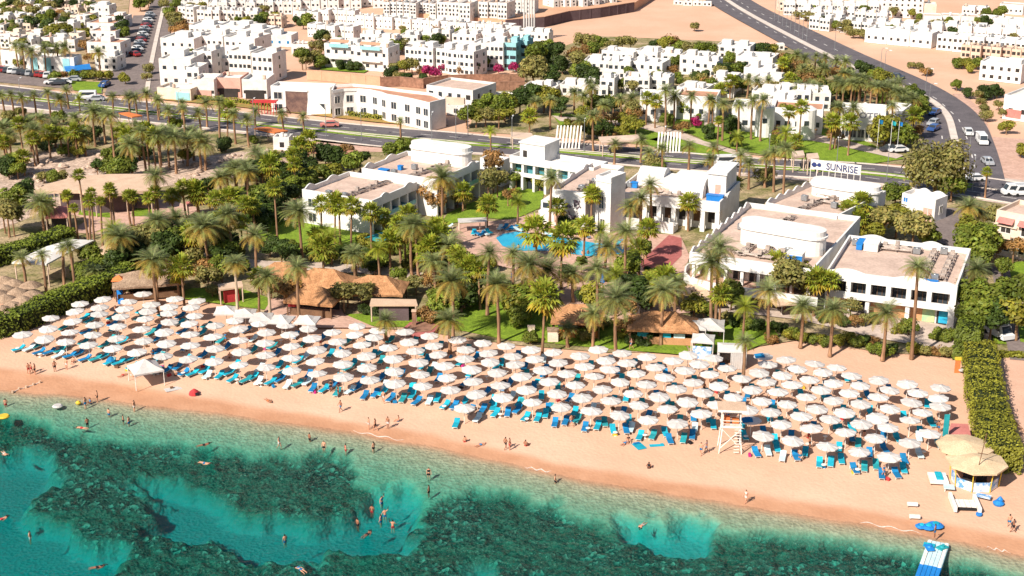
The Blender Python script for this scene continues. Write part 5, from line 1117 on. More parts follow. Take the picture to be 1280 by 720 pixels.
g = MB(); g.box(L_ * .14, D - 5.06, H - .7, L_ * .14 + .9, D - 5.002, H + 1.2); g.build('door', 'dark', s_)
lab(root, 'long low white hotel wing with seven teal-glazed bays and stair house', '', 'hotel', HG)
root, L_, D, H = bframe((689, 236), (732, 241), (749, 204), 7.2, 'hotel_wing')
shell(root, 0, 0, L_, D, 0, H, 'white')
mb = MB(); side_bumps(mb, D, .03, .27, H, [(.03, .2, .6), (.4, .55, .5), (.75, .9, .5)]); mb.build('parapet_scallop', 'white', root)
for s, z in ((.18, 3.7), (.18, .8)): window(root, 'f', L_ * s, z, 1.2, 1.7, L_, D, 'glass' if z > 2 else 'pink')
for i in range(5):
    for z in (.8, 3.8): window(root, 'l', D * (.1 + .17 * i), z, 1.6, 1.6, L_, D, 'glass')
g = MB()
rr = random.Random(3)
for k in range(14): x, z = L_ * .62 + rr.uniform(-1.1, 1.1), 2.6 + rr.uniform(-2, 2.8); g.tube([(x, -.02, z), (x + rr.uniform(-.6, .6), -.02, z + rr.uniform(-.8, .8)), (x + rr.uniform(-.8, .8), -.02, z + rr.uniform(-.8, .8))], rr.uniform(.12, .3), 5)
g.build('mural', 'art', root)
mb = MB(); mb.box(-2.6, 1.5, 0, -.02, D * .3, 4.2); mb.box(-2.6, .3, 0, -.02, 1.498, 2.6); b_ = mb.build('stepped_end', 'white', root)
g = MB(); g.box(-2.2, 1.42, 2.9, -1.0, 1.498, 3.9); g.build('window', 'glass', b_)
roof_bits(root, [H - .74, ('pipe', L_ * .65, D * .12, L_ * .75, D * .5), ('ac', L_ * .6, D * .15), ('ac', L_ * .7, D * .4)])
lab(root, 'white hotel wing with a dark mural painted on its gable end', '', 'hotel', HG)
root, L_, D, H = bframe((745, 219), (764, 222.5), (758, 211), 10.6, 'hotel_tower')
shell(root, 0, 0, L_, D, 0, H, 'white', par=.5, rm='roofw')
mb = MB(); mb.box(-.15, -.15, H - 1.0, L_ + .15, -.002, H - .8); mb.build('cornice', 'white2', root)
window(root, 'f', L_ * .4, 4.6, .9, 2.2, L_, D); window(root, 'f', L_ * .5, 1.0, .9, 1.6, L_, D)
lab(root, 'square white stair tower rising between mural wing and lobby', '', 'tower', HG)

# ---- left block in two steps
for i, (fl, fr, bl, H0) in enumerate((((377.5, 236.5), (471, 248), (450, 215.5), 6.6), ((452, 210), (549, 223), (522, 187.5), 7.4))):
    root, L_, D, H = bframe(fl, fr, bl, H0, 'hotel_wing')
    root.rotation_euler.z = radians(-29.5); D = 14.6 if i == 0 else 15.5
    x1 = L_ - 1.7
    mb = MB(); mb.box(0, 0, 0, x1, D, H - .9); mb.box(x1, 0, 0, L_, .4, H - .9); mb.box(x1, D - .4, 0, L_, D, H - .9)
    z1 = H - 4.0
    mb.box(x1, .4, z1 - .25, L_, D - .4, z1); mb.box(x1, .4, H - 1.5, L_, D - .4, H - .9)
    bgl = MB(); bgl.box(L_ - .15, .402, z1 + .002, L_ - .02, D - .402, z1 + .75); bgl.build('balcony_glass', 'tealwall', root)
    mb.box(0, 0, H - .9, L_, .3, H); mb.box(0, D - .3, H - .9, L_, D, H); mb.box(0, .3, H - .9, .3, D - .3, H); mb.box(L_ - .3, .3, H - .9, L_, D - .3, H)
    nb = 5
    for k in range(1, nb): y = .4 + (D - .8) * k / nb; mb.box(x1, y - .2, z1 + .752, L_, y + .2, H - 1.502); mb.box(x1, y - .2, 0, L_ - .3, y + .2, z1 - .252)
    side_bumps(mb, D, L_ - .28, L_ - .02, H, [(.2, .38, .5), (.72, .92, .5)]); side_bumps(mb, D, .02, .28, H, [(.05, .25, .6), (.5, .75, .6)])
    mb.build('wall', 'white', root)
    for k in range(nb):
        y0, y1 = .4 + (D - .8) * k / nb + .25, .4 + (D - .8) * (k + 1) / nb - .25
        g = MB(); g.box(x1 + .01, y0, z1 + .05, x1 + .09, y1, H - 1.55); g.build('window', 'teal', root)
        g = MB(); g.box(x1 + .01, y0, .1, x1 + .09, y1, z1 - .35); g.build('window', 'glass', root)
    r = MB(); r.box(.302, .302, H - .898, L_ - .302, D - .302, H - .84); r.build('roof', 'roof', root)
    if i == 0:
        window(root, 'f', L_ * .14, 3.4, 1.6, 1.5, L_, D); window(root, 'f', L_ * .14, .7, 1.6, 1.5, L_, D); window(root, 'f', L_ * .86, 3.4, 1.2, 1.4, L_, D)
        mb = MB(); mb.box(-1.6, .3, 2.6, -.02, 2.2, 2.8); mb.box(-1.6, .3, 2.8, -1.5, 2.2, 3.6); mb.build('balcony', 'white', root)
        roof_bits(root, [H - .84, ('pipe', L_ * .55, 1.2, L_ * .62, D * .95), ('pipe', L_ * .38, 1.0, L_ * .6, 1.2), ('ac', L_ * .3, .8), ('ac', L_ * .52, .9)])
        lab(root, 'front section of the left white hotel block, wide blank gable and teal loggias', '', 'hotel', HG)
    else:
        drum(root, G(527, 176.5, 10.2), G(576, 183, 10.2), 2.1, 6.4, 10.2)
        roof_bits(root, [H - .84, ('pipe', L_ * .6, .8, L_ * .66, D * .5), ('pipe', L_ * .62, D * .55, L_ * .78, D * .95), ('box', L_ * .2, .6, 2, 1, .9, 'blue'), ('ac', L_ * .35, 1.0), ('ac', L_ * .42, D * .4), ('box', L_ * .3, D * .3, .8, .8, .8, 'blue')])
        lab(root, 'rear section of the left white hotel block under a round-ended drum', '', 'hotel', HG)
root, L_, D, H = bframe((600, 197), (627, 201), (606, 192), 5.5, 'service_building')
shell(root, 0, 0, L_, D, 0, H, 'white', rm='roofw'); window(root, 'f', L_ * .8, .3, 1.6, 3.6, L_, D, 'dark')
lab(root, 'small white service building beside the rounded drum roof', '', 'building')

# ---- gate house
root, L_, D, H = bframe((1128, 241), (1170, 250), (1139, 234.5), 4.6, 'gate_house')
shell(root, 0, 0, L_, D, 0, H, 'white', rm='roofw')
mb = MB(); arch_bumps(mb, L_, D - .28, D - .02, H, [(.15, .5, .5), (.55, .95, .5)]); mb.build('parapet_scallop', 'white', root)
window(root, 'f', L_ * .12, 2.9, .8, .8, L_, D, 'blue'); window(root, 'f', L_ * .8, .0, 1.8, 2.6, L_, D, 'pink', name='door'); window(root, 'r', D * .5, 1.4, 1.0, 1.4, L_, D)
lab(root, 'small white gate house with wavy parapet by the service yard', '', 'gate house')

# ---- generic blocks -------------------------------------------------
def block(fl, w, H, D, cat_label, where, m='white2', rows=2, cols=3, slope=.08, rm='roofw', stair=None, win='glass', side=1, name='white_house', cat='house', group=None, par=.6, ww=1.0, wh=1.15, arch=False):
    y_ = fl[1]; sf = 1.0 if (group or '').startswith('plateau') else (.60 if y_ < 12 else .66 if y_ < 30 else .74 if y_ < 50 else .82 if y_ < 80 else .9 if y_ < 105 else 1.0)
    if 'terraced' in (group or '') or 'plateau' in (group or ''): ww, wh = .55, .75
    H *= sf; D *= sf; ww *= sf; wh *= sf; par *= sf
    a = G(*fl, H); b = G(fl[0] + w, fl[1] + w * slope, H)
    u = (b - a).to_2d(); L_ = u.length; rz = atan2(u.y, u.x)
    root = empty(name, (a.x, a.y, .1), rz); h = H - .1
    shell(root, 0, 0, L_, D, 0, h, m, par=par, rm=rm, t=.25)
    zo = 2.9 if (group or '').startswith('plateau') else 0.0
    fh = (h - par - zo) / max(rows, 1)
    for i in range(rows):
        for k in range(cols):
            s = L_ * (k + .5) / cols + (.15 if (i + k) % 3 == 0 else 0)
            window(root, 'f', s, fh * i + fh * .32 + zo, ww * (1.25 if (k + i) % 4 == 1 else 1), min(wh, fh * .55), L_, D, win if (i + k) % 5 else 'dark', frame=False)
        if side:
            for k in range(side): window(root, 'l' if PX(root.location)[0] > 640 else 'r', D * (k + .5) / side, fh * i + fh * .32 + zo, ww * .9, min(wh, fh * .5), L_, D, win, frame=False)
    if stair:
        for (sx, sy, sw, sd, shh) in (stair if isinstance(stair, list) else [stair]):
            mb = MB(); x0, y0 = sx * L_, sy * D; mb.box(x0, y0, h - par + .06, min(L_ - .3, x0 + sw), min(D - .3, y0 + sd), h + shh * sf); mb.build('stair_house', m, root)
    if L_ > 2 and R.random() < .6:
        for _ in range(R.randrange(1, 3)):
            mb = MB(); x, y = R.uniform(.6, L_ - .6), R.uniform(.8, max(.9, D - .8)); r_ = R.uniform(.3, .5); zr = h - par + .062
            mb.cone((x, y), r_, r_, zr + .25, zr + 1.1, 8); mb.box(x - r_, y - .05, zr, x + r_, y + .05, zr + .248); mb.build('water_tank', R.choice(['metal', 'white2', 'beige']), root)
    lab(root, cat_label, where, cat, group)
    return root, L_, D, h

WA = 'in the white village beside the avenue'
for q in [((198, 73), 40, 9, 14, 'tall blank-walled white block', 2, 3, .03, (.1, .5, 4, 4, 1.5)), ((232, 84), 16, 7, 8, 'low white block', 2, 2, .03, None), ((240, 63), 24, 9.5, 10, 'white block with blue-shaded windows', 3, 4, .05, (.6, .4, 3, 3, 1.2)),
          ((264, 72), 22, 6, 8, 'low white block by orange ground', 2, 3, .05, None), ((285, 63), 28, 9.5, 10, 'white block with rows of small blue windows', 3, 5, .05, (.2, .5, 3, 3, 1.2)), ((314, 66), 26, 9.5, 10, 'wide plain white block', 3, 4, .06, (.5, .4, 4, 3, 1.2)),
          ((200, 47), 42, 8, 16, 'wide low white block beside the avenue', 2, 4, .04, [(.3, .3, 4, 4, 1.5), (.7, .5, 3, 3, 1.2)]), ((242, 44), 36, 8, 14, 'flat white block with roof terraces', 2, 5, .05, (.4, .5, 4, 3, 1.4)), ((280, 46), 38, 8, 14, 'white block with white stair boxes', 2, 5, .06, [(.2, .4, 3, 3, 1.5), (.7, .3, 3, 3, 1.2)]),
          ((236, 31), 34, 7.5, 12, 'stepped white terrace house', 2, 5, .04, (.3, .4, 4, 3, 1.2)), ((270, 31), 36, 7.5, 12, 'stepped white terrace house', 2, 5, .05, (.6, .4, 4, 3, 1.2)), ((300, 36), 30, 7, 12, 'stepped white terrace house', 2, 4, .06, (.2, .4, 4, 3, 1.2)), ((318, 36), 24, 6, 8, 'low white house under a blue awning', 1, 3, .03, None)]:
    block(q[0], q[1], q[2], q[3], q[4], WA, rows=q[5], cols=q[6], slope=q[7], stair=q[8], group='white village blocks')
for i, (fl, w, m) in enumerate([((240, 99), 27, 'white2'), ((269, 97), 31, 'pink'), ((302, 99), 31, 'white2')]):
    root, L_, D, h = block(fl, w, 5.6, 9, ['white shop building with pink ground floor', 'pink shop building with a bay front', 'white shop building with a dark arcade'][i], 'in the roadside shop row', m, 1, 5, .02, 'roofw', None, 'dark', 0, 'shop', 'shop', par=.9, wh=.9)
    g = MB(); g.box(.8, -.12, 0, L_ - .8, -.002, 2.2); g.build('shopfront', 'pink' if i == 0 else 'dark', root)
root, L_, D, h = block((196, 109), 42, 3.2, 6, 'low turquoise and cream garden wall building', 'at the avenue corner', 'cream', 0, 0, .06, name='corner_building', cat='building', side=0)
g = MB(); g.box(L_ * .55, -.1, 0, L_ - .3, -.002, 2.2); g.build('wall_panel', 'tealwall', root)

# art-deco white building with dark portal, the curved one, and its neighbour
root, L_, D, H = bframe((338, 107), (412, 110), (345, 101.5), 6.6, 'white_hall')
mb = MB(); shell(root, 0, 0, L_, D, 0, H, 'white', rm='roofw')
g = MB(); g.box(L_ * .25, -.1, 0, L_ * .62, -.002, H * .82); pt = g.build('portal', mat('rusty_relief_screen', (.22, .13, .10), .8, (.10, .06, .055), scale=.7), root)
g = MB(); g.box(L_ * .24, -.25, H * .82, L_ * .63, -.002, H * .88); g.build('lintel', 'white', pt)
for s, z, w, hh in ((.12, 3.3, 2.0, 1.6), (.12, .4, 2.0, 1.6), (.8, .3, 3.2, 2.2)): window(root, 'f', L_ * s, z, w, hh, L_, D, 'glass')
mb = MB(); 
mb.add([(L_ * .64, -.02, 0), (L_ * .98, -.02, 0), (L_ * .64, -.02, H * .8), (L_ * .64, -2.2, 0)], [(0, 2, 3), (1, 3, 2), (0, 3, 1)]); mb.build('buttress', 'white', root)
lab(root, 'white hall with a tall dark relief portal beside the boulevard', '', 'building')
def polybuild(name, px, H, m, nf, rows, label, rm='roof', win='glass', z0=.1):
    P = [G(a, b, H).to_2d() for a, b in px]; o0 = P[0].copy(); P = [p - o0 for p in P]
    root = empty(name, (o0.x, o0.y, z0)); h = H - z0
    mb = MB(); mb.prism(P, 0, h - .7)
    cx = sum((p for p in P), Vector((0, 0))) / len(P); Q = [p + (cx - p).normalized() * .35 for p in P]; n = len(P)
    for i in range(n):
        j = (i + 1) % n; mb.add([(*P[i], h - .699), (*P[j], h - .699), (*Q[j], h - .699), (*Q[i], h - .699), (*P[i], h), (*P[j], h), (*Q[j], h), (*Q[i], h)], [(0, 1, 5, 4), (2, 3, 7, 6), (4, 5, 6, 7)])
    mb.build('wall', m, root)
    r = MB(); r.sheet(Q, h - .66); r.build('roof', rm, root)
    for i in range(nf):
        a, b = P[i], P[i + 1]; d = b - a; k = max(1, int(d.length / 2.6)); ang = atan2(d.y, d.x)
        for q in range(k):
            c = a + d * (q + .5) / k
            for rw in range(rows):
                w = window(root, 'f', 0, 0, min(1.5, d.length / k * .62), 1.6, 0, 0, win)
                w.location = (c.x, c.y, .6 + rw * 2.9); w.rotation_euler = (0, 0, ang)
    lab(root, label, '', 'building')
    return root
polybuild('curved_building', [(414, 113), (428, 110.5), (445, 110), (462, 111.5), (475, 114.5), (484, 117.5), (500, 120), (518, 123.5), (537, 128), (557, 123), (540, 116), (505, 112), (470, 107), (440, 104.5), (417, 106)], 6.9, 'white', 8, 2, 'white two-storey building with a concave curved front and rows of windows', 'tileroof')
root, L_, D, h = block((533, 106), 58, 6.2, 11, 'white building with flat beige roof behind the curved one', '', 'white2', 2, 5, .12, 'roof', None, 'glass', 2, 'white_building', 'building')
root, L_, D, h = block((556, 121), 24, 4.2, 7, 'low beige annexe with an open porch', 'beside the curved building', 'beige', 1, 3, .06, 'roof', None, 'dark', 1, 'annexe', 'building')
block((558, 131), 22, 2.6, 3, 'low white garden wall house', 'beside the curved building', 'white2', 1, 1, .04, 'roofw', None, 'dark', 0, 'annexe', 'building')
block((592, 117), 50, 3.0, 3, 'long low white wall building', 'behind the conifer screen', 'white2', 0, 0, .02, 'roofw', None, 'glass', 0, 'long_building', 'building')
# retaining walls
def wall_run(px, h, t, m, label, z0=.1, name='retaining_wall', coping=None):
    P = [p.to_2d() for p in pts(px)]; o0 = P[0].copy(); P = [p - o0 for p in P]
    mb = MB(); c = MB()
    for i in range(len(P) - 1):
        a, b = P[i], P[i + 1]; u = (b - a).normalized(); v = Vector((-u.y, u.x)) * t / 2
        mb.prism([a - v, b - v, b + v, a + v], 0, h)
        n = int((b - a).length / 4)
        for k in range(1, n): p = a + (b - a) * k / n; mb.prism([p - v * 1.35 - u * .2, p - v * 1.35 + u * .2, p - v * 1.02 + u * .2, p - v * 1.02 - u * .2], 0, h)
        c.prism([a - v * 1.2, b - v * 1.2, b + v * 1.2, a + v * 1.2], h + .002, h + .14)
    o = mb.build(name, m); o.location = (o0.x, o0.y, z0); cc = c.build('coping', coping or m, o)
    lab(o, label, '', 'wall', at=(o0.x, o0.y, 0)); return o
wall_run([(384, 100), (420, 103), (476, 109)], 2.6, .4, 'beigewall', 'beige retaining wall with piers above the curved building')
wall_run([(530, 108), (560, 104), (600, 103), (656, 103)], 2.0, .4, 'brownwall', 'upper brown stone retaining wall across the slope')
wall_run([(596, 114), (656, 113)], 2.2, .4, 'brownwall', 'lower brown stone retaining wall behind the conifers')
wall_run([(476, 109), (500, 108), (530, 111)], 2.4, .5, 'brownwall', 'short brown rubble wall between beige wall and white building')
wall_run([(632, 38), (680, 34), (711, 26.5), (750, 22), (792, 15)], 3.3, .6, 'slate', 'long slate-coloured retaining wall with shadow-dark colour below the terraced plateau', coping='beigewall')  # slate darkened in colour for the shadow on this face
# raised plateau behind that wall
mb = MB(); mb.prism([p.to_2d() for p in pts([(634, 37.5), (680, 33.5), (711, 25.5), (750, 20.5), (792, 14.5), (830, -10), (640, -14), (500, -8), (480, 26), (560, 30)])], 0.0, 2.95); struct(mb.build('terrain', mat('desert_plateau', (.62, .37, .235), .95, (.53, .295, .18), scale=.05, fine=.05)))

# houses by hand: fl px, width px, H, depth, label
UP = 'below the terraced hillside'
for q in [((405, 54), 40, 8.4, 9, 'white apartment house with green balconies', 2, 4, .06), ((443, 57), 42, 8.4, 9, 'white apartment house with green awnings and blue-shaded gable', 2, 4, .07)]:
    root, L_, D, h = block(q[0], q[1], q[2], q[3], q[4], UP, 'white2', q[5], q[6], q[7], 'roofw', [(.1, .3, 3, 3, 1.2), (.6, .4, 3, 3, 1.2)], 'glass', 2, 'apartment_house', 'house')
    for z in (2.9, 6.2):
        g = MB(); g.box(L_ * .2, -1.0, z - .2, L_ * .8, -.002, z); g.box(L_ * .2, -1.0, z + .002, L_ * .8, -.92, z + .8); g.build('balcony', 'tealwall' if z > 5 else 'white2', root)
    g = MB(); g.add([(L_ * .2, -.9, 7.4), (L_ * .8, -.9, 7.4), (L_ * .8, -.01, 8.1), (L_ * .2, -.01, 8.1)], [(0, 1, 2, 3)]); g.build('awning', 'tileroof', root)
for q in [((506, 58), 17, 8, 8), ((521, 58.5), 20, 8.4, 8), ((545, 60), 17, 8.4, 9), ((559, 62), 18, 8.4, 9), ((574, 63), 18, 8.6, 9)]:
    block(q[0], q[1], q[2], q[3], 'white stepped apartment house with dark windows', 'above the magenta shrubs', 'white2', 3, 3, .1, 'roofw', (.3, .3, 2.5, 3, 1.4), 'glass', 2, 'apartment_house', 'house', 'white apartment houses')
for q in [((590, 53), 22, 9, 9, 'white2'), ((606, 53), 23, 9.5, 9, 'white2'), ((628, 53), 17, 9.5, 9, 'tealwall'), ((645, 51), 14, 9, 8, 'tealwall')]:  # right-hand pair: teal shade given as their wall colour
    block(q[0], q[1], q[2], q[3], 'three-storey white house' if q[4] == 'white2' else 'three-storey house in painted teal shade', 'above the magenta shrubs', q[4], 3, 4, .05, 'roofw', (.5, .3, 2.5, 3, 1.4), 'glass', 2, 'apartment_house', 'house', 'white apartment houses')
for q in [((552, 37), 10, 7.5, 6), ((565, 42), 30, 6, 8), ((595, 40), 34, 6, 8), ((630, 38), 36, 6, 8), ((500, 43), 22, 6, 7), ((470, 47), 24, 6.5, 8), ((522, 40), 24, 6.5, 7), ((450, 42), 24, 6, 7), ((662, 40), 24, 6, 7)]:
    block(q[0], q[1], q[2], q[3], 'small stepped white house', 'on the hillside below the terraces', 'white2', 2, max(2, int(q[1] / 7)), .05, 'roofw', [(.2, .3, 2.5, 2.5, 1.2), (.65, .4, 2.5, 2.5, 1)], 'glass', 1, group='white hillside houses')
# terraced rows, one house after another
def row(x0, y0, x1, y1, n, H, D, label, where, m='white2', rows=2, cols=3, group=None, rm='roofw', stair=None, win='glass', jit=.5, name='terraced_house'):
    for i in range(n):
        f = i / n; w = (x1 - x0) / n
        block((x0 + (x1 - x0) * f, y0 + (y1 - y0) * f + R.uniform(-jit, jit)), w - .6, H + R.uniform(-.3, .3), D, label, where, m, rows, cols, (y1 - y0) / (x1 - x0), rm, stair, win, 1, name, 'house', group)
row(384, 30, 442, 34, 5, 6.5, 7, 'white terraced house with arched lower windows', 'in the long middle terrace', group='terraced houses')
row(444, 19, 560, 27, 10, 6, 6, 'white terraced house with a dark top window', 'in the long upper terrace', group='terraced houses', cols=2)
row(560, 27, 640, 32, 7, 6, 6, 'low white terraced house', 'in the upper terrace end', group='terraced houses', cols=2)
row(400, 12, 444, 14, 4, 7, 7, 'white terraced house with grey windows', 'behind the middle terrace', group='terraced houses')
row(366, 13, 398, 15, 4, 6, 6, 'white house with a blue-shaded gable', 'behind the middle terrace', group='terraced houses', cols=1)
row(479, 2.5, 545, 4.5, 8, 6.6, 8, 'cream apartment house with arched windows', 'on the plateau edge', 'white2', 3, 2, 'plateau apartment houses', 'roof')
row(546, 2, 588, 4, 3, 7.8, 8, 'cream apartment house with paired windows', 'on the plateau edge', 'white2', 3, 3, 'plateau apartment houses', 'roof')
row(598, 2, 634, 4, 3, 8, 8, 'cream apartment house with black arched windows', 'on the plateau edge', 'white2', 3, 3, 'plateau apartment houses', 'roof')
row(636, 0, 668, 1, 2, 7.6, 8, 'cream apartment house with tall windows', 'on the plateau edge', 'white2', 3, 3, 'plateau apartment houses', 'roof')
row(692, 0, 772, -7, 11, 5.8, 7, 'small white house with grey shaded front', 'above the slate wall', 'white2', 2, 1, 'plateau row houses', 'roofw')
row(236, 12, 322, 14, 9, 7, 8, 'white villa with a flat cream roof', 'along the upper avenue', 'white2', 2, 2, 'upper avenue villas', 'roof', (.2, .3, 2.5, 2.5, 1.1))
row(226, 2, 400, 1, 15, 7.5, 8, 'small white villa', 'on the top left hillside', 'white2', 2, 2, 'hillside villas', 'roofw', (.4, .3, 2.5, 2.5, 1.1), jit=2)
row(226, -5, 480, -7, 18, 8, 8, 'small pale villa', 'at the top edge of the hillside', 'white2', 2, 2, 'hillside villas', 'roofw', (.4, .3, 2.5, 2.5, 1.1), jit=1.5)
row(222, 8, 242, 9, 2, 9, 9, 'white stepped villa with grey gable', 'at the head of the avenue', 'white2', 3, 2, 'upper avenue villas', 'roofw')
row(326, 20, 352, 21, 3, 6, 7, 'cream villa with a red awning', 'along the upper avenue', 'cream', 2, 2, 'upper avenue villas', 'roof')
block((324, 43), 40, 5, 9, 'low white house with one dark blue window', 'above the orange slope', 'white2', 1, 4, .03, 'roofw', (.1, .4, 5, 3, 1.4), 'navy', 1)
block((364, 55), 22, 4, 6, 'low white pavilion with a dark awning roof', 'above the orange slope', 'white2', 1, 3, .02, 'roof', None, 'dark', 1)
# old town on the left
row(0, 62, 48, 66, 2, 6.5, 10, 'blue-grey walled white villa with hipped awning', 'behind the car park', 'white2', 1, 2, 'car park villas', 'roof', (.1, .4, 4, 3, 1.2))
root, L_, D, h = block((36, 70), 56, 6, 6, 'long house with pale blue wall panels', 'behind the car park', 'white2', 1, 3, .03, 'roofw', None, 'glass', 1)
for s in (.0, .3, .72):
    g = MB(); g.box(L_ * s + .3, -.1, .2, L_ * (s + .18), -.002, h - .4); g.build('wall_panel', 'tealwall', root)
for q in [((108, 28), 34, 7, 12, 'white house with terracotta roof terraces'), ((112, 38), 32, 6, 9, 'white house with a red tiled edge'), ((108, 52), 42, 6, 9, 'white house with a red roof strip'), ((132, 20), 24, 6, 8, 'pink-roofed white house'), ((86, 24), 20, 6, 8, 'white courtyard house'), ((112, 6), 24, 8, 9, 'white house with grey vault'), ((118, 70), 28, 5, 7, 'low cream house with an arched gate')]:
    block(q[0], q[1], q[2], q[3], q[4], 'beside the tree-lined avenue', 'white2', 2, 3, .03, 'tileroof' if 'red' in q[4] or 'terra' in q[4] or 'pink' in q[4] else 'roofw', (.3, .4, 3, 3, 1.2), 'glass', 1)
hr = random.Random(77)
for j, (y, n) in enumerate([(-6, 11), (2, 10), (10, 9), (19, 8), (29, 6), (40, 7), (48, 6)]):
    for i in range(n):
        x = -8 + (118 if y < 25 else 100) * (i + hr.uniform(.1, .6)) / n
        block((x, y + hr.uniform(-2, 2)), hr.uniform(8, 13), hr.uniform(4.5, 6.5), hr.uniform(6, 8), 'small white old-town house', ['at the top edge', 'in the highest lane', 'in the second lane', 'in the third lane', 'in the fourth lane', 'in the fifth lane', 'in the lowest lane'][j], hr.choice(['white2', 'white2', 'cream']), 1 + (hr.random() < .4), 2, .03, hr.choice(['roofw', 'roof', 'tileroof']), (.2, .3, 2.2, 2.2, 1) if hr.random() < .5 else None, 'glass', 1, group='old town houses')
# hotel across the boulevard
for q in [((730, 74), 34, 7.5, 9, 'white arcaded hotel cottage', 2, 4), ((760, 76), 28, 7.5, 9, 'white arcaded hotel cottage', 2, 4), ((788, 75), 40, 7.5, 9, 'white arcaded hotel cottage with a blue end wall', 2, 5), ((752, 62), 40, 7, 8, 'white finned hotel cottage', 2, 5), ((792, 62), 30, 7, 8, 'white finned hotel cottage', 2, 3), ((826, 66), 24, 7, 8, 'white stepped hotel cottage', 2, 3), ((850, 68), 36, 8, 9, 'white stepped hotel cottage with black arches', 2, 4), ((868, 74), 28, 7, 8, 'white stepped hotel cottage with a blue end', 2, 4),
          ((896, 55), 42, 7, 9, 'wide plain white hotel house', 2, 4), ((920, 68), 46, 5, 10, 'low white hotel house', 1, 5), ((890, 94), 30, 5, 8, 'low white hotel house', 1, 3), ((930, 82), 40, 5, 9, 'low white hotel house', 1, 4), ((940, 95), 34, 5, 8, 'low white hotel house', 1, 4), ((750, 96), 18, 7, 7, 'ruined-looking white arch house', 2, 2), ((780, 95), 32, 6.5, 8, 'white hotel cottage with dark doors', 2, 4), ((812, 96), 24, 6, 7, 'white hotel cottage with rounded gable', 2, 3), ((846, 106), 36, 5, 7, 'low white hotel house', 1, 4), ((892, 103), 26, 5, 7, 'low white hotel house', 1, 3), ((730, 105), 30, 4, 7, 'low white hotel house', 1, 3), ((700, 104), 30, 4, 6, 'low white hotel house with grey rubble roof', 1, 3), ((655, 106), 40, 3.4, 6, 'low white hotel house', 1, 4),
          ((940, 112), 36, 6, 9, 'stepped white hotel house', 2, 4), ((974, 112), 40, 6, 10, 'stepped white hotel house', 2, 4), ((1005, 115), 34, 6, 10, 'stepped white hotel house', 2, 4), ((960, 122), 30, 5, 8, 'low white hotel house with courtyard', 1, 3)]:
    block((q[0][0], q[0][1] + R.uniform(0, 2)), q[1], q[2] * R.uniform(.72, .86), q[3], q[4], 'across the boulevard', 'white2', q[5], max(1, q[6] - R.randrange(0, 2)), .05 + R.uniform(-.03, .05), 'roofw', [(R.uniform(.05, .3), .3, R.uniform(1.6, 3), 2.5, R.uniform(.5, 1.5)), (R.uniform(.5, .7), .4, R.uniform(1.6, 3.2), 2.5, R.uniform(.3, 1.2))], 'glass', 1, 'hotel_cottage', 'house', 'white cottages of the hotel across the road')
block((800, 121), 46, 6, 9, 'long plain cream-white garden front', 'of the hotel across the road', 'white', 1, 4, .02, 'roofw', None, 'glass', 0, 'hotel_facade', 'building')
block((846, 119), 50, 6, 9, 'plain white garden front with a pink roof patch', 'of the hotel across the road', 'white', 1, 4, .05, 'tileroof', None, 'glass', 0, 'hotel_facade', 'building')
block((915, 133), 46, 6, 9, 'white garden front with a rounded stair turret', 'of the hotel across the road', 'white', 1, 4, .05, 'roofw', None, 'glass', 0, 'hotel_facade', 'building')
block((967, 134), 62, 6, 9, 'long white garden front with red roof strip', 'of the hotel across the road', 'white', 1, 5, .05, 'tileroof', None, 'glass', 0, 'hotel_facade', 'building')
for (px_, py_, lb) in ((957, 133, 'left'), (1009, 136, 'right')):
    p = G(px_, py_, 7); root = empty('stair_turret', (p.x, p.y, .1)); mb = MB(); mb.cone((0, 0), 2.2, 2.2, 0, 6.9, 16); mb.build('wall', 'white', root); c = MB(); c.cone((0, 0), 2.2, 1.2, 6.902, 7.5, 16); c.build('roof', 'white', root)
    g = MB(); g.box(-.9, -2.3, 3.6, .1, -2.0, 4.6); g.build('window', 'glass', root)
    lab(root, 'round white stair turret on the hotel across the boulevard', '', 'turret')
root, L_, D, H = bframe((1052, 134), (1108, 137), (1060, 128), 7.6, 'white_hotel_front')
shell(root, 0, 0, L_, D, 0, H, 'white', rm='roofw'); mb = MB(); mb.add([(L_ * .28, .02, H - .002), (L_ * .78, .02, H - .002), (L_ * .52, .02, H + 1.4), (L_ * .28, .3, H - .002), (L_ * .78, .3, H - .002), (L_ * .52, .3, H + 1.4)], [(0, 1, 2), (5, 4, 3), (1, 4, 5, 2), (3, 0, 2, 5)]); mb.build('gable', 'white', root)
o = link('lettering', text_mesh('NOVOTEL', 1.9, 'lettergrey', .06), root, (L_ * .42, -.08, H - 2.2)); o.rotation_euler = (pi / 2, 0, 0); o.scale = (1.15, 1, 1)
for k in range(5): window(root, 'f', L_ * (.12 + .18 * k), .8, 1.4, 1.8, L_, D, 'glass')
lab(root, 'white hotel entrance front with tall grey capital letters', '', 'hotel')
root, L_, D, h = block((1104, 137), 24, 7, 9, 'plain white side pavilion beside the lettered hotel front', '', 'white', 2, 3, .1, 'roofw', None, 'glass', 1, 'pavilion', 'building')
root, L_, D, h = block((1128, 150), 9, 2.6, 3, 'small pink-roofed kiosk beside the lettered hotel front', '', 'cream', 1, 1, .2, 'tileroof', None, 'dark', 0, 'kiosk', 'kiosk')
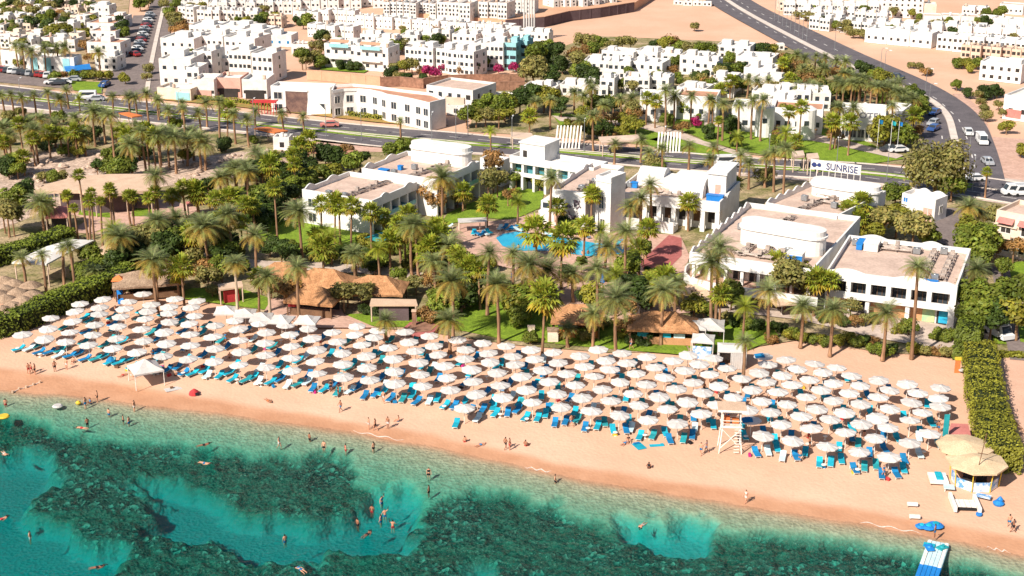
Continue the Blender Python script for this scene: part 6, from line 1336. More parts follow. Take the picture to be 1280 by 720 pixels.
# far right town
row(1082, 34, 1166, 42, 3, 6.5, 9, 'white house with dark garage doors', 'in the front row beyond the highway', 'white', 1, 3, 'far town houses', 'roofw')
row(1172, 42, 1290, 52, 6, 6.5, 8, 'white house with deep blue doorways', 'in the front row beyond the highway', 'white', 2, 3, 'far town houses', 'roofw', None, 'dark')
row(1202, 55, 1290, 63, 7, 5.2, 6, 'unfinished brown concrete house', 'below the white row', 'beige', 2, 2, 'unfinished houses', 'roof', None, 'dark')
row(1012, 20, 1090, 28, 6, 6.5, 8, 'white house with stair boxes', 'in the second row beyond the highway', 'white2', 2, 3, 'far town houses', 'roofw', (.3, .3, 3, 3, 1.3), jit=1.5)
row(1000, 10, 1110, 16, 8, 7, 8, 'white house with small dark windows', 'in the third row beyond the highway', 'white2', 2, 3, 'far town houses', 'roofw', (.5, .3, 3, 3, 1.3), jit=1.5)
row(980, 2, 1100, 5, 8, 8, 9, 'white apartment house with window rows', 'in the fourth row beyond the highway', 'white2', 2, 4, 'far town houses', 'roofw', (.5, .3, 3, 3, 1.3), jit=1)
row(975, -6, 1085, -6, 6, 10, 9, 'pale apartment house', 'at the top edge beyond the highway', 'cream', 3, 4, 'far town houses', 'roofw')
row(1090, 26, 1160, 31, 4, 6, 8, 'white house with grey terraces', 'in the second row beyond the highway', 'white2', 1, 3, 'far town houses', 'roofw', (.3, .3, 3, 3, 1.3), jit=1)
row(1160, 30, 1290, 38, 7, 5.5, 8, 'low pale house with roof terraces', 'in the second row beyond the highway', 'white2', 1, 3, 'far town houses', 'roofw', (.3, .3, 3, 3, 1), jit=1.2)
row(1155, 19, 1225, 21, 3, 5, 9, 'long low white house', 'in the third row beyond the highway', 'white2', 1, 4, 'far town houses', 'roof')
row(1222, 20, 1300, 27, 4, 6, 8, 'white house with a walled yard', 'in the third row beyond the highway', 'white2', 1, 3, 'far town houses', 'roofw')
row(1203, 8, 1236, 10, 2, 4.5, 7, 'white garden house', 'on the desert edge', 'white2', 1, 3, 'far town houses', 'roofw')
row(1250, 4, 1310, 8, 2, 6, 9, 'long white house with arches', 'on the desert edge', 'white2', 1, 5, 'far town houses', 'roof')
block((1088, -12), 68, 15, 14, 'big white apartment slab with rows of dark windows', 'beyond the highway', 'white2', 5, 9, .03, 'roofw', None, 'dark', 3, 'apartment_block', 'building')
block((1156, 5), 15, 9, 10, 'blank pale cube beside the big apartment slab', '', 'cream', 1, 1, .03, 'roofw', None, 'dark', 0, 'apartment_block', 'building')
row(842, 1, 890, 2, 4, 2.6, 4, 'low site cabin', 'on the desert plain', 'white2', 1, 2, 'desert site cabins', 'roofw')
block((972, 55), 9, 2.4, 3, 'tiny white hut', 'alone on the sand beside the highway', 'white2', 1, 1, .0, 'roofw', None, 'dark', 0)
# villas on the right
root, L_, D, h = block((1226, 76), 52, 6.4, 10, 'white villa with arched ground floor beyond the highway', '', 'white', 2, 5, .1, 'roofw', (.55, .3, 4, 4, .8), 'dark', 2, 'villa', 'villa')
root, L_, D, h = block((1256, 118), 70, 6, 16, 'white club house with slatted pale roof and red wall strip', '', 'white', 1, 4, .14, 'roofw', None, 'dark', 1, 'club_house', 'building')
g = MB(); g.box(.8, -.1, .6, 4.5, -.002, 2.6); g.build('wall_panel', 'redroof', root)
root, L_, D, H = bframe((1246, 262), (1335, 280), (1263, 247), 8.0, 'villa')
shell(root, 0, 0, L_, D, 0, H, 'cream', rm='roof')
mb = MB(); mb.box(-.4, -.4, H - 2.6, 4.0, -.002, H - 2.3); mb.build('cornice', 'cream', root)
for k in range(4):
    s = 2.0 + k * 3.6
    w = window(root, 'f', s, 4.2, 1.7, 1.7, L_, D, 'dark'); window(root, 'f', s, 1.0, 1.9, 1.9, L_, D, 'glass')
    g = MB(); g.add([(s - 1.4, -1.1, 6.0), (s + 1.4, -1.1, 6.0), (s + 1.4, -.01, 6.8), (s - 1.4, -.01, 6.8)], [(0, 1, 2, 3)]); g.build('awning', 'redroof', root)
    g = MB(); g.box(s - 1.5, -1.3, 3.5, s + 1.5, -.002, 3.65); g.box(s - 1.5, -1.3, 3.652, s + 1.5, -1.2, 4.4); g.build('balcony', 'cream', root)
lab(root, 'cream villa with red awnings at the right edge', '', 'villa')
# ------------------------------------------------------------------ beach umbrellas
UM = [(0, 360, 6, [(167, 343), (375, 220), (360, 297), (333, 372), (600, 112), (570, 168), (775, 77), (748, 140), (740, 190), (548, 245), (710, 270), (525, 325), (487, 395), (690, 345), (665, 418), (960, 98), (935, 150), (905, 208), (885, 282), (880, 370), (850, 443), (1070, 40), (1135, 118), (1110, 165), (1090, 225), (1060, 302), (1080, 390), (1030, 470)]),
      (180, 370, 6, [(230, 18), (400, 33), (190, 75), (355, 80), (185, 120), (375, 143), (185, 187), (155, 263), (345, 200), (345, 283), (165, 347), (345, 365), (140, 440), (338, 460), (533, 215), (675, 178), (865, 200), (715, 240), (520, 300), (712, 325), (530, 388), (725, 412), (528, 478), (715, 505), (915, 265), (905, 345), (910, 435), (915, 523), (1055, 215), (1095, 283), (1107, 370), (1100, 460), (1110, 548)]),
      (340, 390, 6, [(268, 117), (305, 190), (335, 275), (330, 363), (340, 453), (457, 145), (492, 215), (525, 300), (530, 383), (535, 475), (637, 97), (628, 163), (680, 240), (712, 320), (712, 408), (735, 500), (795, 132), (762, 183), (868, 262), (908, 345), (912, 435), (930, 525), (997, 143), (1030, 217), (1078, 283), (1098, 370), (1107, 462), (1130, 548)]),
      (500, 400, 6, [(225, 112), (258, 187), (292, 250), (338, 335), (358, 425), (375, 518), (428, 138), (490, 215), (485, 283), (530, 362), (555, 455), (580, 547), (480, 640), (620, 167), (672, 240), (677, 305), (725, 385), (755, 485), (770, 573), (795, 188), (843, 265), (870, 325), (915, 415), (950, 515), (995, 610), (985, 215), (1013, 285), (1070, 368), (1123, 455)]),
      (640, 420, 6, [(320, 115), (350, 192), (410, 275), (475, 360), (330, 425), (370, 525), (530, 455), (590, 555), (508, 142), (545, 222), (612, 298), (680, 392), (740, 480), (800, 585), (650, 95), (705, 175), (730, 242), (805, 335), (910, 425), (945, 512), (1025, 620), (830, 122), (870, 195), (935, 273), (1005, 357), (1105, 447), (1015, 147), (1080, 228), (1140, 303), (1170, 540)]),
      (780, 430, 6, [(370, 118), (455, 192), (525, 283), (395, 330), (475, 425), (405, 588), (585, 517), (478, 72), (565, 142), (650, 220), (715, 305), (590, 357), (668, 97), (775, 175), (880, 250), (820, 392), (695, 450), (935, 485), (965, 333), (1035, 420), (1105, 503), (955, 565), (1035, 680), (1075, 145), (1010, 205), (1085, 280), (1045, 85)]),
      (920, 430, 7.5, [(480, 138), (570, 222), (730, 178), (820, 255), (940, 213), (1080, 290), (430, 283), (690, 325), (920, 357), (1165, 380), (535, 375), (800, 418), (1065, 452), (395, 440), (665, 490), (925, 520), (1170, 550), (480, 555), (760, 600), (1020, 630), (615, 670), (880, 695)]),
      (920, 500, 7.5, [(430, 220), (720, 257), (1035, 295), (520, 370), (850, 425)]),
      (1050, 440, 7.5, [(370, 253), (637, 287), (940, 328), (455, 347), (360, 415), (730, 375), (660, 463), (465, 520), (935, 425), (940, 500), (775, 560), (355, 605), (660, 635), (205, 665), (450, 700)]),
      (1050, 510, 7.5, [(335, 272), (655, 320), (835, 230), (190, 400), (465, 447)])]
UP_ = []
for x0, y0, s, l in UM:
    for cx, cy in l:
        x, y = x0 + cx / s, y0 + cy / s
        if all(hypot((x - a) / 1.5, y - b) > 5.2 for a, b in UP_): UP_.append((x, y))
FRONT = [(-60, 405), (28, 417), (81, 428), (141, 434), (203, 443), (268, 450), (332, 457), (397, 465.5), (462, 473), (528, 481.5), (597, 491), (666, 502), (738, 512.5), (811, 523), (880, 533), (952, 543), (1033, 556.7), (1112, 569.6), (1250, 590)]
FW = [G(a, b, 2.35).to_2d() for a, b in FRONT]
def row_of(p):
    best = 1e9
    for i in range(len(FW) - 1):
        a, b = FW[i], FW[i + 1]; t = max(0, min(1, (p - a).dot(b - a) / (b - a).length_squared)); best = min(best, (p - a - (b - a) * t).length)
    return int(best / 3.7 + .5)
def tz(x, y): return float(terrain(np.array([float(x)]), np.array([float(y)]))[0][0])

def canopy_mesh(seed):
    rng = random.Random(seed); mb = MB(); n = 8; r = 1.37; ph = rng.uniform(0, .78)
    rings = [(0.0, 2.78), (.42, 2.68), (.95, 2.44), (1.0, 2.40)]
    prof = [(0.0, 2.53), (.16, 2.50), (.5, 2.42), (.82, 2.335), (1.0, 2.26)]
    vs = []
    for k in range(n * 4):
        t = 2 * pi * k / (n * 4) + ph; f = abs(((k % 4) - 0) / 4.0); sag = sin(pi * (k % 4) / 4)
        for q, z in prof[1:]:
            edge = cos(pi / n) / cos(((k % 4) / 4 * 2 * pi / n) - pi / n)
            vs.append((cos(t) * r * q * edge, sin(t) * r * q * edge, z - .055 * sag * q + rng.uniform(-.012, .012)))
    m = n * 4; c = len(vs); vs.append((0, 0, prof[0][1])); fs = []
    for k in range(m):
        k2 = (k + 1) % m; fs.append((k * 4, k2 * 4, c))
        for q in range(3): fs.append((k * 4 + q, k * 4 + q + 1, k2 * 4 + q + 1, k2 * 4 + q))
    mb.add(vs, fs)
    vl = []
    for k in range(m): x, y, z = vs[k * 4 + 3]; vl += [(x, y, z), (x * 1.005, y * 1.005, z - .10 - .03 * (k % 2))]
    mb.add(vl, [(2 * k, 2 * k + 1, (2 * k + 3) % (2 * m), (2 * k + 2) % (2 * m)) for k in range(m)])
    return mb.mesh('canopy', 'canopy')
CAN = [canopy_mesh(s) for s in range(7)]
mb = MB(); mb.tube([(0, 0, -.3), (0, 0, 2.46)], .045, 6); POLE = mb.mesh('pole', 'whitewood')
mb = MB(); mb.cone((0, 0), .03, .02, 2.56, 2.64, 6); mb.cone((0, 0), .2, .05, 2.50, 2.56, 8); FIN = mb.mesh('finial', 'whitewood')
mb = MB()
for k in range(8): t = 2 * pi * k / 8; mb.tube([(0, 0, 2.46), (cos(t) * 1.38, sin(t) * 1.38, 2.22)], .014, 3)
RIBS = mb.mesh('ribs', 'wood')
UMB = []
GU = 'round white umbrellas on the beach'
for i, (x, y) in enumerate(UP_):
    p = G(x, y, 2.36); k = row_of(p.to_2d())
    z = tz(p.x, p.y)
    root = empty('beach_umbrella', (p.x, p.y, z), R.uniform(0, 6.28))
    root.rotation_euler.x, root.rotation_euler.y = R.gauss(0, .035), R.gauss(0, .035)
    c = link('canopy', CAN[i % 7], root); sc_ = R.uniform(.95, 1.06); c.scale = (sc_, sc_, 1); link('pole', POLE, root); link('finial', FIN, root)
    if k <= 2: link('ribs', RIBS, root)
    lab(root, 'round white beach umbrella', 'in the ' + ordw(k + 1) + ' row from the sea', 'umbrella', GU)
    UMB.append((p.x, p.y, k, x, y, root))
for (qx, qy) in ((939, 524), (954, 444)):   # blue cloths thrown over two canopies
    u = min(UMB, key=lambda t: hypot(t[3] - qx, t[4] - qy)); mb = MB(); n = 6; vs = []
    for a in range(n + 1):
        for b in range(n + 1):
            px_, py_ = -1.2 + 1.3 * a / n, -.9 + 1.5 * b / n; vs.append((px_, py_, 2.585 - .20 * hypot(px_, py_)))
    mb.add(vs, [(a * 7 + b, a * 7 + b + 1, a * 7 + b + 8, a * 7 + b + 7) for a in range(n) for b in range(n)])
    o = mb.build('beach_towel', 'navy'); o.location = u[5].location
    lab(o, 'blue beach towel spread over an umbrella ' + ('beside the lifeguard tower' if qx == 939 else 'beside the white tent'), '', 'towel')

# ---- square peaked parasols and canopies
def pagoda(px, py, w, h, rise, m, label, where='', name='square_parasol', cat='umbrella', group=None, posts=1, val=.22, rz=None):
    p = G(px, py, h + rise * .4); root = empty(name, (p.x, p.y, tz(p.x, p.y) if p.y < 240 else .3), R.uniform(-.3, .3) if rz is None else rz)
    mb = MB(); a = w / 2; vs = [(0, 0, h + rise)]; fs = []
    for t in (.55, 1):
        for sx, sy in ((-1, -1), (0, -1), (1, -1), (1, 0), (1, 1), (0, 1), (-1, 1), (-1, 0)):
            k = 1 if sx and sy else .96; vs.append((sx * a * t * k, sy * a * t * k, h + rise * (1 - t) ** 1.35 - (.05 if k < 1 else 0)))
    for sx, sy in ((-1, -1), (0, -1), (1, -1), (1, 0), (1, 1), (0, 1), (-1, 1), (-1, 0)): vs.append((sx * a * (1 if sx and sy else .96), sy * a * (1 if sx and sy else .96), h - val - .03))
    for k in range(8):
        k2 = (k + 1) % 8; fs += [(0, 1 + k, 1 + k2), (1 + k, 9 + k, 9 + k2, 1 + k2), (9 + k, 17 + k, 17 + k2, 9 + k2)]
    mb.add(vs, fs); mb.build('canopy', m, root)
    if posts == 1:
        q = MB(); q.tube([(0, 0, 0), (0, 0, h + rise - .02)], .05, 6); q.build('pole', 'whitewood', root)
    else:
        for sx in (-1, 1):
            for sy in (-1, 1):
                q = MB(); q.tube([(sx * (a - .08), sy * (a - .08), 0), (sx * (a - .08), sy * (a - .08), h)], .05, 6); q.build('post', 'whitewood', root)
    lab(root, label, where, cat, group); return root
for (x, y) in ((282.5, 385), (306, 389), (326.5, 393.5), (351.5, 396.5), (384, 397), (378, 396)): 
    if x != 378: pagoda(x, y, 3.3, 2.5, .75, 'canopy', 'square peaked white parasol', 'at the back of the umbrella field', group='square white parasols')
pagoda(181, 452, 4.0, 2.3, 1.3, 'canopy', 'white peaked four-post beach tent at the front of the umbrellas', name='beach_tent', cat='tent', posts=4, rz=.5)
pagoda(865, 403, 4.2, 2.6, .5, 'canopy', 'flat-topped white canopy beside the bar hut', name='shade_canopy', cat='canopy', posts=4, rz=-.15)
pagoda(887, 402, 4.4, 2.5, 1.0, 'canopy', 'peaked white canopy right of the bar hut', name='shade_canopy', cat='canopy', posts=4, rz=-.15)
for (x, y) in ((872, 356), (884, 367), (850, 360), (935, 364), (978, 374)): pagoda(x, y, 3.4, 2.6, .6, 'awning', 'pale cream restaurant parasol', 'below the curved terrace', group='cream terrace parasols')
root = pagoda(879, 420, 3.2, 2.7, .75, 'canopy', 'white-topped kiosk with blue printed panels on the lawn', name='beach_kiosk', cat='kiosk', posts=4, rz=-.2)
mb = MB(); mb.box(-1.3, -1.3, 0, 1.3, -1.2, 1.9); mb.build('printed_panel', 'print', root); mb = MB(); mb.box(1.2, -1.19, 0, 1.3, 1.2, 1.9); mb.build('side_panel', 'sea', root)
root = empty('white_tent', tuple(G(914, 456, .0)), -.12)
mb = MB(); mb.box(-2.0, -1.7, 2.45, 2.0, 1.7, 2.6); mb.add([(-2, -1.7, 2.602), (2, -1.7, 2.602), (2, 1.7, 2.602), (-2, 1.7, 2.602), (-1.2, 0, 2.95), (1.2, 0, 2.95)], [(0, 1, 5, 4), (1, 2, 5), (2, 3, 4, 5), (3, 0, 4)]); mb.build('roof', 'canopy', root)
for (x0, y0, x1, y1) in ((-1.95, 1.6, 1.95, 1.68), (-1.95, -1.6, -1.87, 1.59), (1.87, -1.6, 1.95, 1.59), (-.2, -1.68, 1.85, -1.6)):
    mb = MB(); n = 14
    for k in range(n):
        f0, f1 = k / n, (k + 1) / n; dx, dy = x1 - x0, y1 - y0
        if dx > dy: mb.box(x0 + dx * f0, y0 + (.05 if k % 2 else 0), .05, x0 + dx * f1, y1 + (.05 if k % 2 else 0), 2.448)
        else: mb.box(x0 + (.05 if k % 2 else 0), y0 + dy * f0, .05, x1 + (.05 if k % 2 else 0), y0 + dy * f1, 2.448)
    mb.build('curtain', 'canopy', root)
for sx in (-1.85, 1.75):
    for sy in (-1.58, 1.48): mb = MB(); mb.box(sx, sy, 0, sx + .1, sy + .1, 2.448); mb.build('post', 'whitewood', root)
lab(root, 'white curtained massage tent beside a thin palm at the beach edge', '', 'tent')

# ------------------------------------------------------------------ sun loungers
def lounger_parts(m):
    f = MB()
    for sx in (-.33, .29):
        f.box(sx, -1.0, .26, sx + .04, 1.0, .32)
        for y in (-.85, .75): f.box(sx, y, 0, sx + .05, y + .06, .26)
    f.box(-.29, -1.0, .26, .29, -.95, .32); f.box(-.29, .95, .26, .29, 1.0, .32)
    q = MB(); q.box(-.36, -1.02, .325, .36, .32, .42)
    b = MB(); b.box(-.36, 0, 0, .36, .74, .095, Matrix.Translation((0, .325, .33)) @ Matrix.Rotation(radians(32), 4, 'X'))
    return f.mesh('frame', 'whitewood'), q.mesh('mattress', m), b.mesh('backrest', m)
LG = {k: lounger_parts(k) for k in ('turq', 'navy', 'sea', 'towel')}
LN = {'turq': 'turquoise', 'navy': 'deep blue', 'sea': 'sea-green', 'towel': 'pale towelled'}
LS = []
for (x, y, k, px, py, _) in UMB:
    base = radians(-38 + 34 * min(1, max(0, px / 900))) 
    spots = [(-.85, -.55), (.75, -.45), (1.9, .4)] if k == 0 else ([(1.6, .9)] if R.random() < .72 else [(-.95, -.2)])
    if k == 1 and R.random() < .5: spots.append((-.9, -.5))
    if k in (2, 3, 4) and R.random() < .18: spots.append((.9, -.9))
    for sx, sy in spots:
        if k > 0 and R.random() < .08: continue
        yaw = base + R.uniform(-.22, .22)
        LS.append((x + sx * cos(yaw * .6) + R.uniform(-.25, .25), y + sy + R.uniform(-.25, .25), yaw, k, py))
LS.sort(key=lambda t: -t[4]); LS = LS[:298]
for (x, y, yaw, k, py) in LS:
    m = R.choices(['turq', 'navy', 'sea', 'towel'], [5, 3.4, 1.6, .9])[0]
    root = empty('sun_lounger', (x, y, tz(x, y)), yaw)
    fr, q, b = LG[m]; link('frame', fr, root); link('mattress', q, root); link('backrest', b, root)
    lab(root, LN[m] + ' sun lounger', 'in the ' + ordw(k + 1) + ' umbrella row from the sea', 'sun lounger', 'sun loungers under the umbrellas')
for i, (x, y) in enumerate([(592, 293), (597, 294), (602, 295), (607, 294), (611, 292), (625, 287), (631, 286), (637, 288), (643, 287), (648, 289), (654, 288), (685, 294), (700, 283), (770, 308), (775, 303), (560, 285), (733, 297), (790, 345)]):
    p = G(x, y, .35); root = empty('pool_lounger', (p.x, p.y, .34), R.uniform(-1.5, 1.5)); m = R.choice(['navy', 'navy', 'turq', 'towel'])
    fr, q, b = LG[m]; link('frame', fr, root); link('mattress', q, root); link('backrest', b, root)
    lab(root, LN[m] + ' lounger', 'on the pool deck', 'sun lounger', 'loungers round the pool')

def drink_table():
    q = MB(); q.cone((0, 0), .3, .3, .45, .5, 10); q2 = MB(); q2.tube([(0, 0, 0), (0, 0, .45)], .05, 6); q2.cone((0, 0), .2, .18, 0, .04, 8)
    return q.mesh('table_top', 'whitewood'), q2.mesh('leg', 'whitewood')
DT = drink_table(); bg_ = random.Random(21)
for u in bg_.sample(UMB, 90):
    x, y = u[0] + bg_.uniform(-.9, -.3), u[1] + bg_.uniform(-1.3, -.5); root = empty('side_table', (x, y, tz(x, y)), 0); link('table_top', DT[0], root); link('leg', DT[1], root)
    lab(root, 'small round white table', 'in the ' + ordw(u[2] + 1) + ' umbrella row from the sea', 'table', 'small tables beside the loungers')
BAGM = []
for m in ('wood', 'magenta', 'navy', 'red', 'yellow', 'blackcloth'):
    q = MB(); q.box(-.28, -.16, 0, .28, .16, .32); q.tube([(-.18, 0, .32), (-.1, 0, .5), (.1, 0, .5), (.18, 0, .32)], .02, 4); BAGM.append((q.mesh('beach_bag', m), {'wood': 'brown', 'magenta': 'pink', 'navy': 'blue', 'red': 'red', 'yellow': 'yellow', 'blackcloth': 'black'}[m]))
for u in bg_.sample(UMB, 60):
    x, y = u[0] + bg_.uniform(-1.6, 1.6), u[1] + bg_.uniform(-1.7, -.9); me_, cn = bg_.choice(BAGM); o = link('beach_bag', me_, None, (x, y, tz(x, y))); o.rotation_euler.z = bg_.uniform(0, 3)
    lab(o, cn + ' beach bag', 'in the ' + ordw(u[2] + 1) + ' umbrella row from the sea', 'bag', 'beach bags on the sand')
# ------------------------------------------------------------------ thatched huts, bars, canopies
def hut(px, py, L_, D, ze, zt, m, label, rz=0.0, ridge=.35, name='thatched_hut', cat='hut', walls=None, over=.5, z0=.3, posts=True):
    p = G(px, py, (ze + zt) / 2); root = empty(name, (p.x, p.y, z0), rz)
    mb = MB(); a, b = L_ / 2 + over, D / 2 + over; r = L_ * ridge / 2; n = 7; vs, fs = [], []
    def ringat(f):
        x, y = a * (1 - f) + r * f, b * (1 - f) + .02 * f; z = ze + (zt - ze) * f - .12 * sin(pi * f)
        P = []
        for (sx, sy, ex, ey) in ((-1, -1, 1, -1), (1, -1, 1, 1), (1, 1, -1, 1), (-1, 1, -1, -1)):
            for k in range(6): t = k / 6; P.append(((sx + (ex - sx) * t) * x, (sy + (ey - sy) * t) * y, z + R.uniform(-.05, .05)))
        return P
    for i in range(n): vs += ringat(i / (n - 1))
    for i in range(n - 1):
        for k in range(24): fs.append((i * 24 + k, i * 24 + (k + 1) % 24, (i + 1) * 24 + (k + 1) % 24, (i + 1) * 24 + k))
    mb.add(vs, fs)
    e = []
    for k in range(24): x, y, z = vs[k]; e += [(x, y, z), (x * .985, y * .985, z - .28 - R.uniform(0, .12))]
    mb.add(e, [(2 * k, 2 * k + 1, (2 * k + 3) % 48, (2 * k + 2) % 48) for k in range(24)])
    mb.build('roof', m, root)
    if posts:
        for sx in (-1, 1):
            for sy in (-1, 1): q = MB(); q.tube([(sx * L_ / 2, sy * D / 2, 0), (sx * L_ / 2, sy * D / 2, ze + .2)], .11, 6); q.build('post', 'wood', root)
    if walls:
        q = MB(); q.box(-L_ / 2 + .2, -D / 2 + .3, 0, L_ / 2 - .2, -D / 2 + .5, 1.05); q.build('counter', walls, root)
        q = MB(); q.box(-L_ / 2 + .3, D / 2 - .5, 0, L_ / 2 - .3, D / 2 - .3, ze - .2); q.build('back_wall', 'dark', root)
    lab(root, label, '', cat, 'thatched huts of the beach garden' if 'thatch' in name else None); return root
hut(353, 337, 6.5, 5, 2.6, 4.6, 'thatch', 'brown thatched hut roof behind the tall date palm', .1)
hut(405, 346, 9.2, 5, 2.5, 4.7, 'thatch', 'largest brown thatched hut with patched ridge', -.2)
hut(393, 367, 7, 4.6, 2.4, 4.2, 'thatch', 'brown thatched beach bar with open dark front', -.25, walls='wood')
hut(471, 354, 8.2, 5.4, 2.6, 4.6, 'thatch', 'broad brown thatched hut beside the sand-coloured awning', -.1)
hut(722, 390, 6.5, 5, 2.5, 4.4, 'thatch', 'small brown thatched bar with orange counter', -.1, walls='orange')
r_ = hut(829, 399, 9.2, 5, 2.4, 4.3, 'thatch', 'brown thatched bar hut beside the white canopies', -.12, walls='tan')
for i, (x, m) in enumerate(((-3.6, 'sea'), (-.4, 'turq'), (1.6, 'towel'))): q = MB(); q.box(x, -2.15, .2, x + 1.6, -2.05, 1.7); q.build('display_panel', m, r_)
hut(185, 345, 10, 6, 2.4, 3.9, 'thatchg', 'low grey weathered thatched shelter near the play slide', .25, walls='wood')
for i, (x, y) in enumerate([(4, 349), (17, 353), (38, 355), (4, 360), (21, 364), (40, 367), (6, 372), (27, 374), (14, 381), (2, 386), (33, 380), (-3, 366), (8, 394)]):
    p = G(x, y, 2.5); root = empty('straw_umbrella', (p.x, p.y, .1), R.uniform(0, 6)); mb = MB(); n = 14; vs = [(0, 0, 3.0)]; fs = []
    for f, rr_ in ((0, .7), (1, 1.35), (2, 1.75)):
        for k in range(n): t = 2 * pi * k / n; q = rr_ * R.uniform(.95, 1.06); vs.append((cos(t) * q, sin(t) * q, (2.72, 2.36, 2.05)[f] + R.uniform(-.04, .04)))
    for k in range(n):
        k2 = (k + 1) % n; fs += [(0, 1 + k, 1 + k2), (1 + k, 1 + n + k, 1 + n + k2, 1 + k2), (1 + n + k, 1 + 2 * n + k, 1 + 2 * n + k2, 1 + n + k2)]
    mb.add(vs, fs); mb.build('canopy', 'thatchg', root); q = MB(); q.tube([(0, 0, 0), (0, 0, 2.9)], .07, 6); q.build('pole', 'wood', root)
    lab(root, 'grey straw beach umbrella', 'beyond the west hedge', 'umbrella', 'straw umbrellas of the next beach')

def canopy(px, H, m, label, name='canopy_shelter', thick=.25, posts=True, back=None, z0=.25, cat='canopy', peak=0.0):
    P = [G(a, b, H).to_2d() for a, b in px]; o0 = sum(P, Vector((0, 0))) / len(P); P = [p - o0 for p in P]
    root = empty(name, (o0.x, o0.y, z0)); h = H - z0; mb = MB(); mb.prism(P, h - thick, h)
    if peak:
        n = len(P); mb.add([(*p, h + .002) for p in P] + [(0, 0, h + peak)], [(i, (i + 1) % n, n) for i in range(n)] + [((i + 1) % n, i, n) for i in range(0)])
    mb.build('roof', m, root)
    if posts:
        for p in P: q = MB(); q.tube([(*(p * .93), 0), (*(p * .93), h - thick)], .12, 6); q.build('post', 'beige', root)
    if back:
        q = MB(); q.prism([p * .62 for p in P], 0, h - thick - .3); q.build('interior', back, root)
    lab(root, label, '', cat); return root
canopy([(14.5, 328), (58, 330), (80, 318), (118, 300), (90, 299), (58, 308)], 4.2, 'roofw', 'open restaurant under a pale sail-shaped roof beyond the west hedge', 'open_restaurant', back=None, cat='restaurant', peak=.7)
canopy([(80, 83), (112, 79.5), (114, 86), (82, 89)], 2.6, 'blue', 'bright blue flat shelter behind the car park lawn', 'blue_shelter', .12)
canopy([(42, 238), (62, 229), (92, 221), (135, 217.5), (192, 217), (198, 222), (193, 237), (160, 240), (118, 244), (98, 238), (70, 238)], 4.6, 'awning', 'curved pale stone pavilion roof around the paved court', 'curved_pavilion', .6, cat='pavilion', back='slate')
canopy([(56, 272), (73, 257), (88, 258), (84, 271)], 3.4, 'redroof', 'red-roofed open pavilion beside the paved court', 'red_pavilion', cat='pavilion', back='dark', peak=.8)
canopy([(118, 313), (137, 303), (148, 306), (132, 318)], 3, 'awning', 'sand-roofed shed beside the sail-roofed restaurant', 'garden_shed', cat='shed')
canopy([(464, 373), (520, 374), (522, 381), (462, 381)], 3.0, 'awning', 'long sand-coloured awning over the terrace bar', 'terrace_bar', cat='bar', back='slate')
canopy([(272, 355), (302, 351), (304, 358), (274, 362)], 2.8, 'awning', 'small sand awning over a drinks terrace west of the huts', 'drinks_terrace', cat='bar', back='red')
canopy([(456, 297), (476, 290), (494, 293), (476, 303)], 2.6, 'sea', 'turquoise shade sail over the play area on the left lawn', 'shade_sail', .08, cat='shade sail')
canopy([(317, 160), (334, 158.5), (360, 163), (343, 166)], 3.2, 'orange', 'flat orange bus shelter roof by the red pergola', 'bus_shelter', cat='shelter')
canopy([(148, 141), (160, 140), (178, 144), (165, 146)], 3.2, 'orange', 'flat orange bus shelter roof in the boulevard palms', 'bus_shelter', cat='shelter')
canopy([(338, 203), (362, 196), (366, 203), (342, 211)], 3.6, 'awning', 'tan-roofed pavilion in the dark trees left of the hotel', 'garden_pavilion', cat='pavilion', peak=1.0)
canopy([(366, 190), (390, 183), (446, 187), (440, 192)], 2.6, 'tileroof', 'rust-red roof over the court behind the left hotel block', 'court_shelter', cat='shelter')
canopy([(748, 171), (798, 168), (804, 174), (752, 178)], 3.4, 'beige', 'long sandstone pergola across the boulevard', 'stone_pergola', .35, cat='pergola')
canopy([(638, 165), (664, 166), (668, 172), (640, 171)], 3.0, 'beige', 'short sandstone pergola above the round white drum', 'stone_pergola', .35, cat='pergola')
canopy([(990, 189), (1004, 188), (1006, 194), (992, 196)], 3.6, 'beige', 'sandstone gateway canopy on the park lawn, left one', 'gateway_canopy', .5, cat='gateway')
canopy([(1008, 192), (1022, 191), (1024, 197), (1010, 199)], 3.6, 'beige', 'sandstone gateway canopy on the park lawn, right one', 'gateway_canopy', .5, cat='gateway')
canopy([(572, 273), (608, 271.5), (609, 276), (573, 278)], 2.4, 'canopy', 'long white cabana beside the pool deck', 'pool_cabana', .15, cat='cabana')
canopy([(232, 252), (262, 249), (264, 255), (234, 258)], 2.4, 'redroof', 'row of red parasol cloth over the palm court seats', 'court_canopy', .1, cat='canopy')
br = random.Random(61)
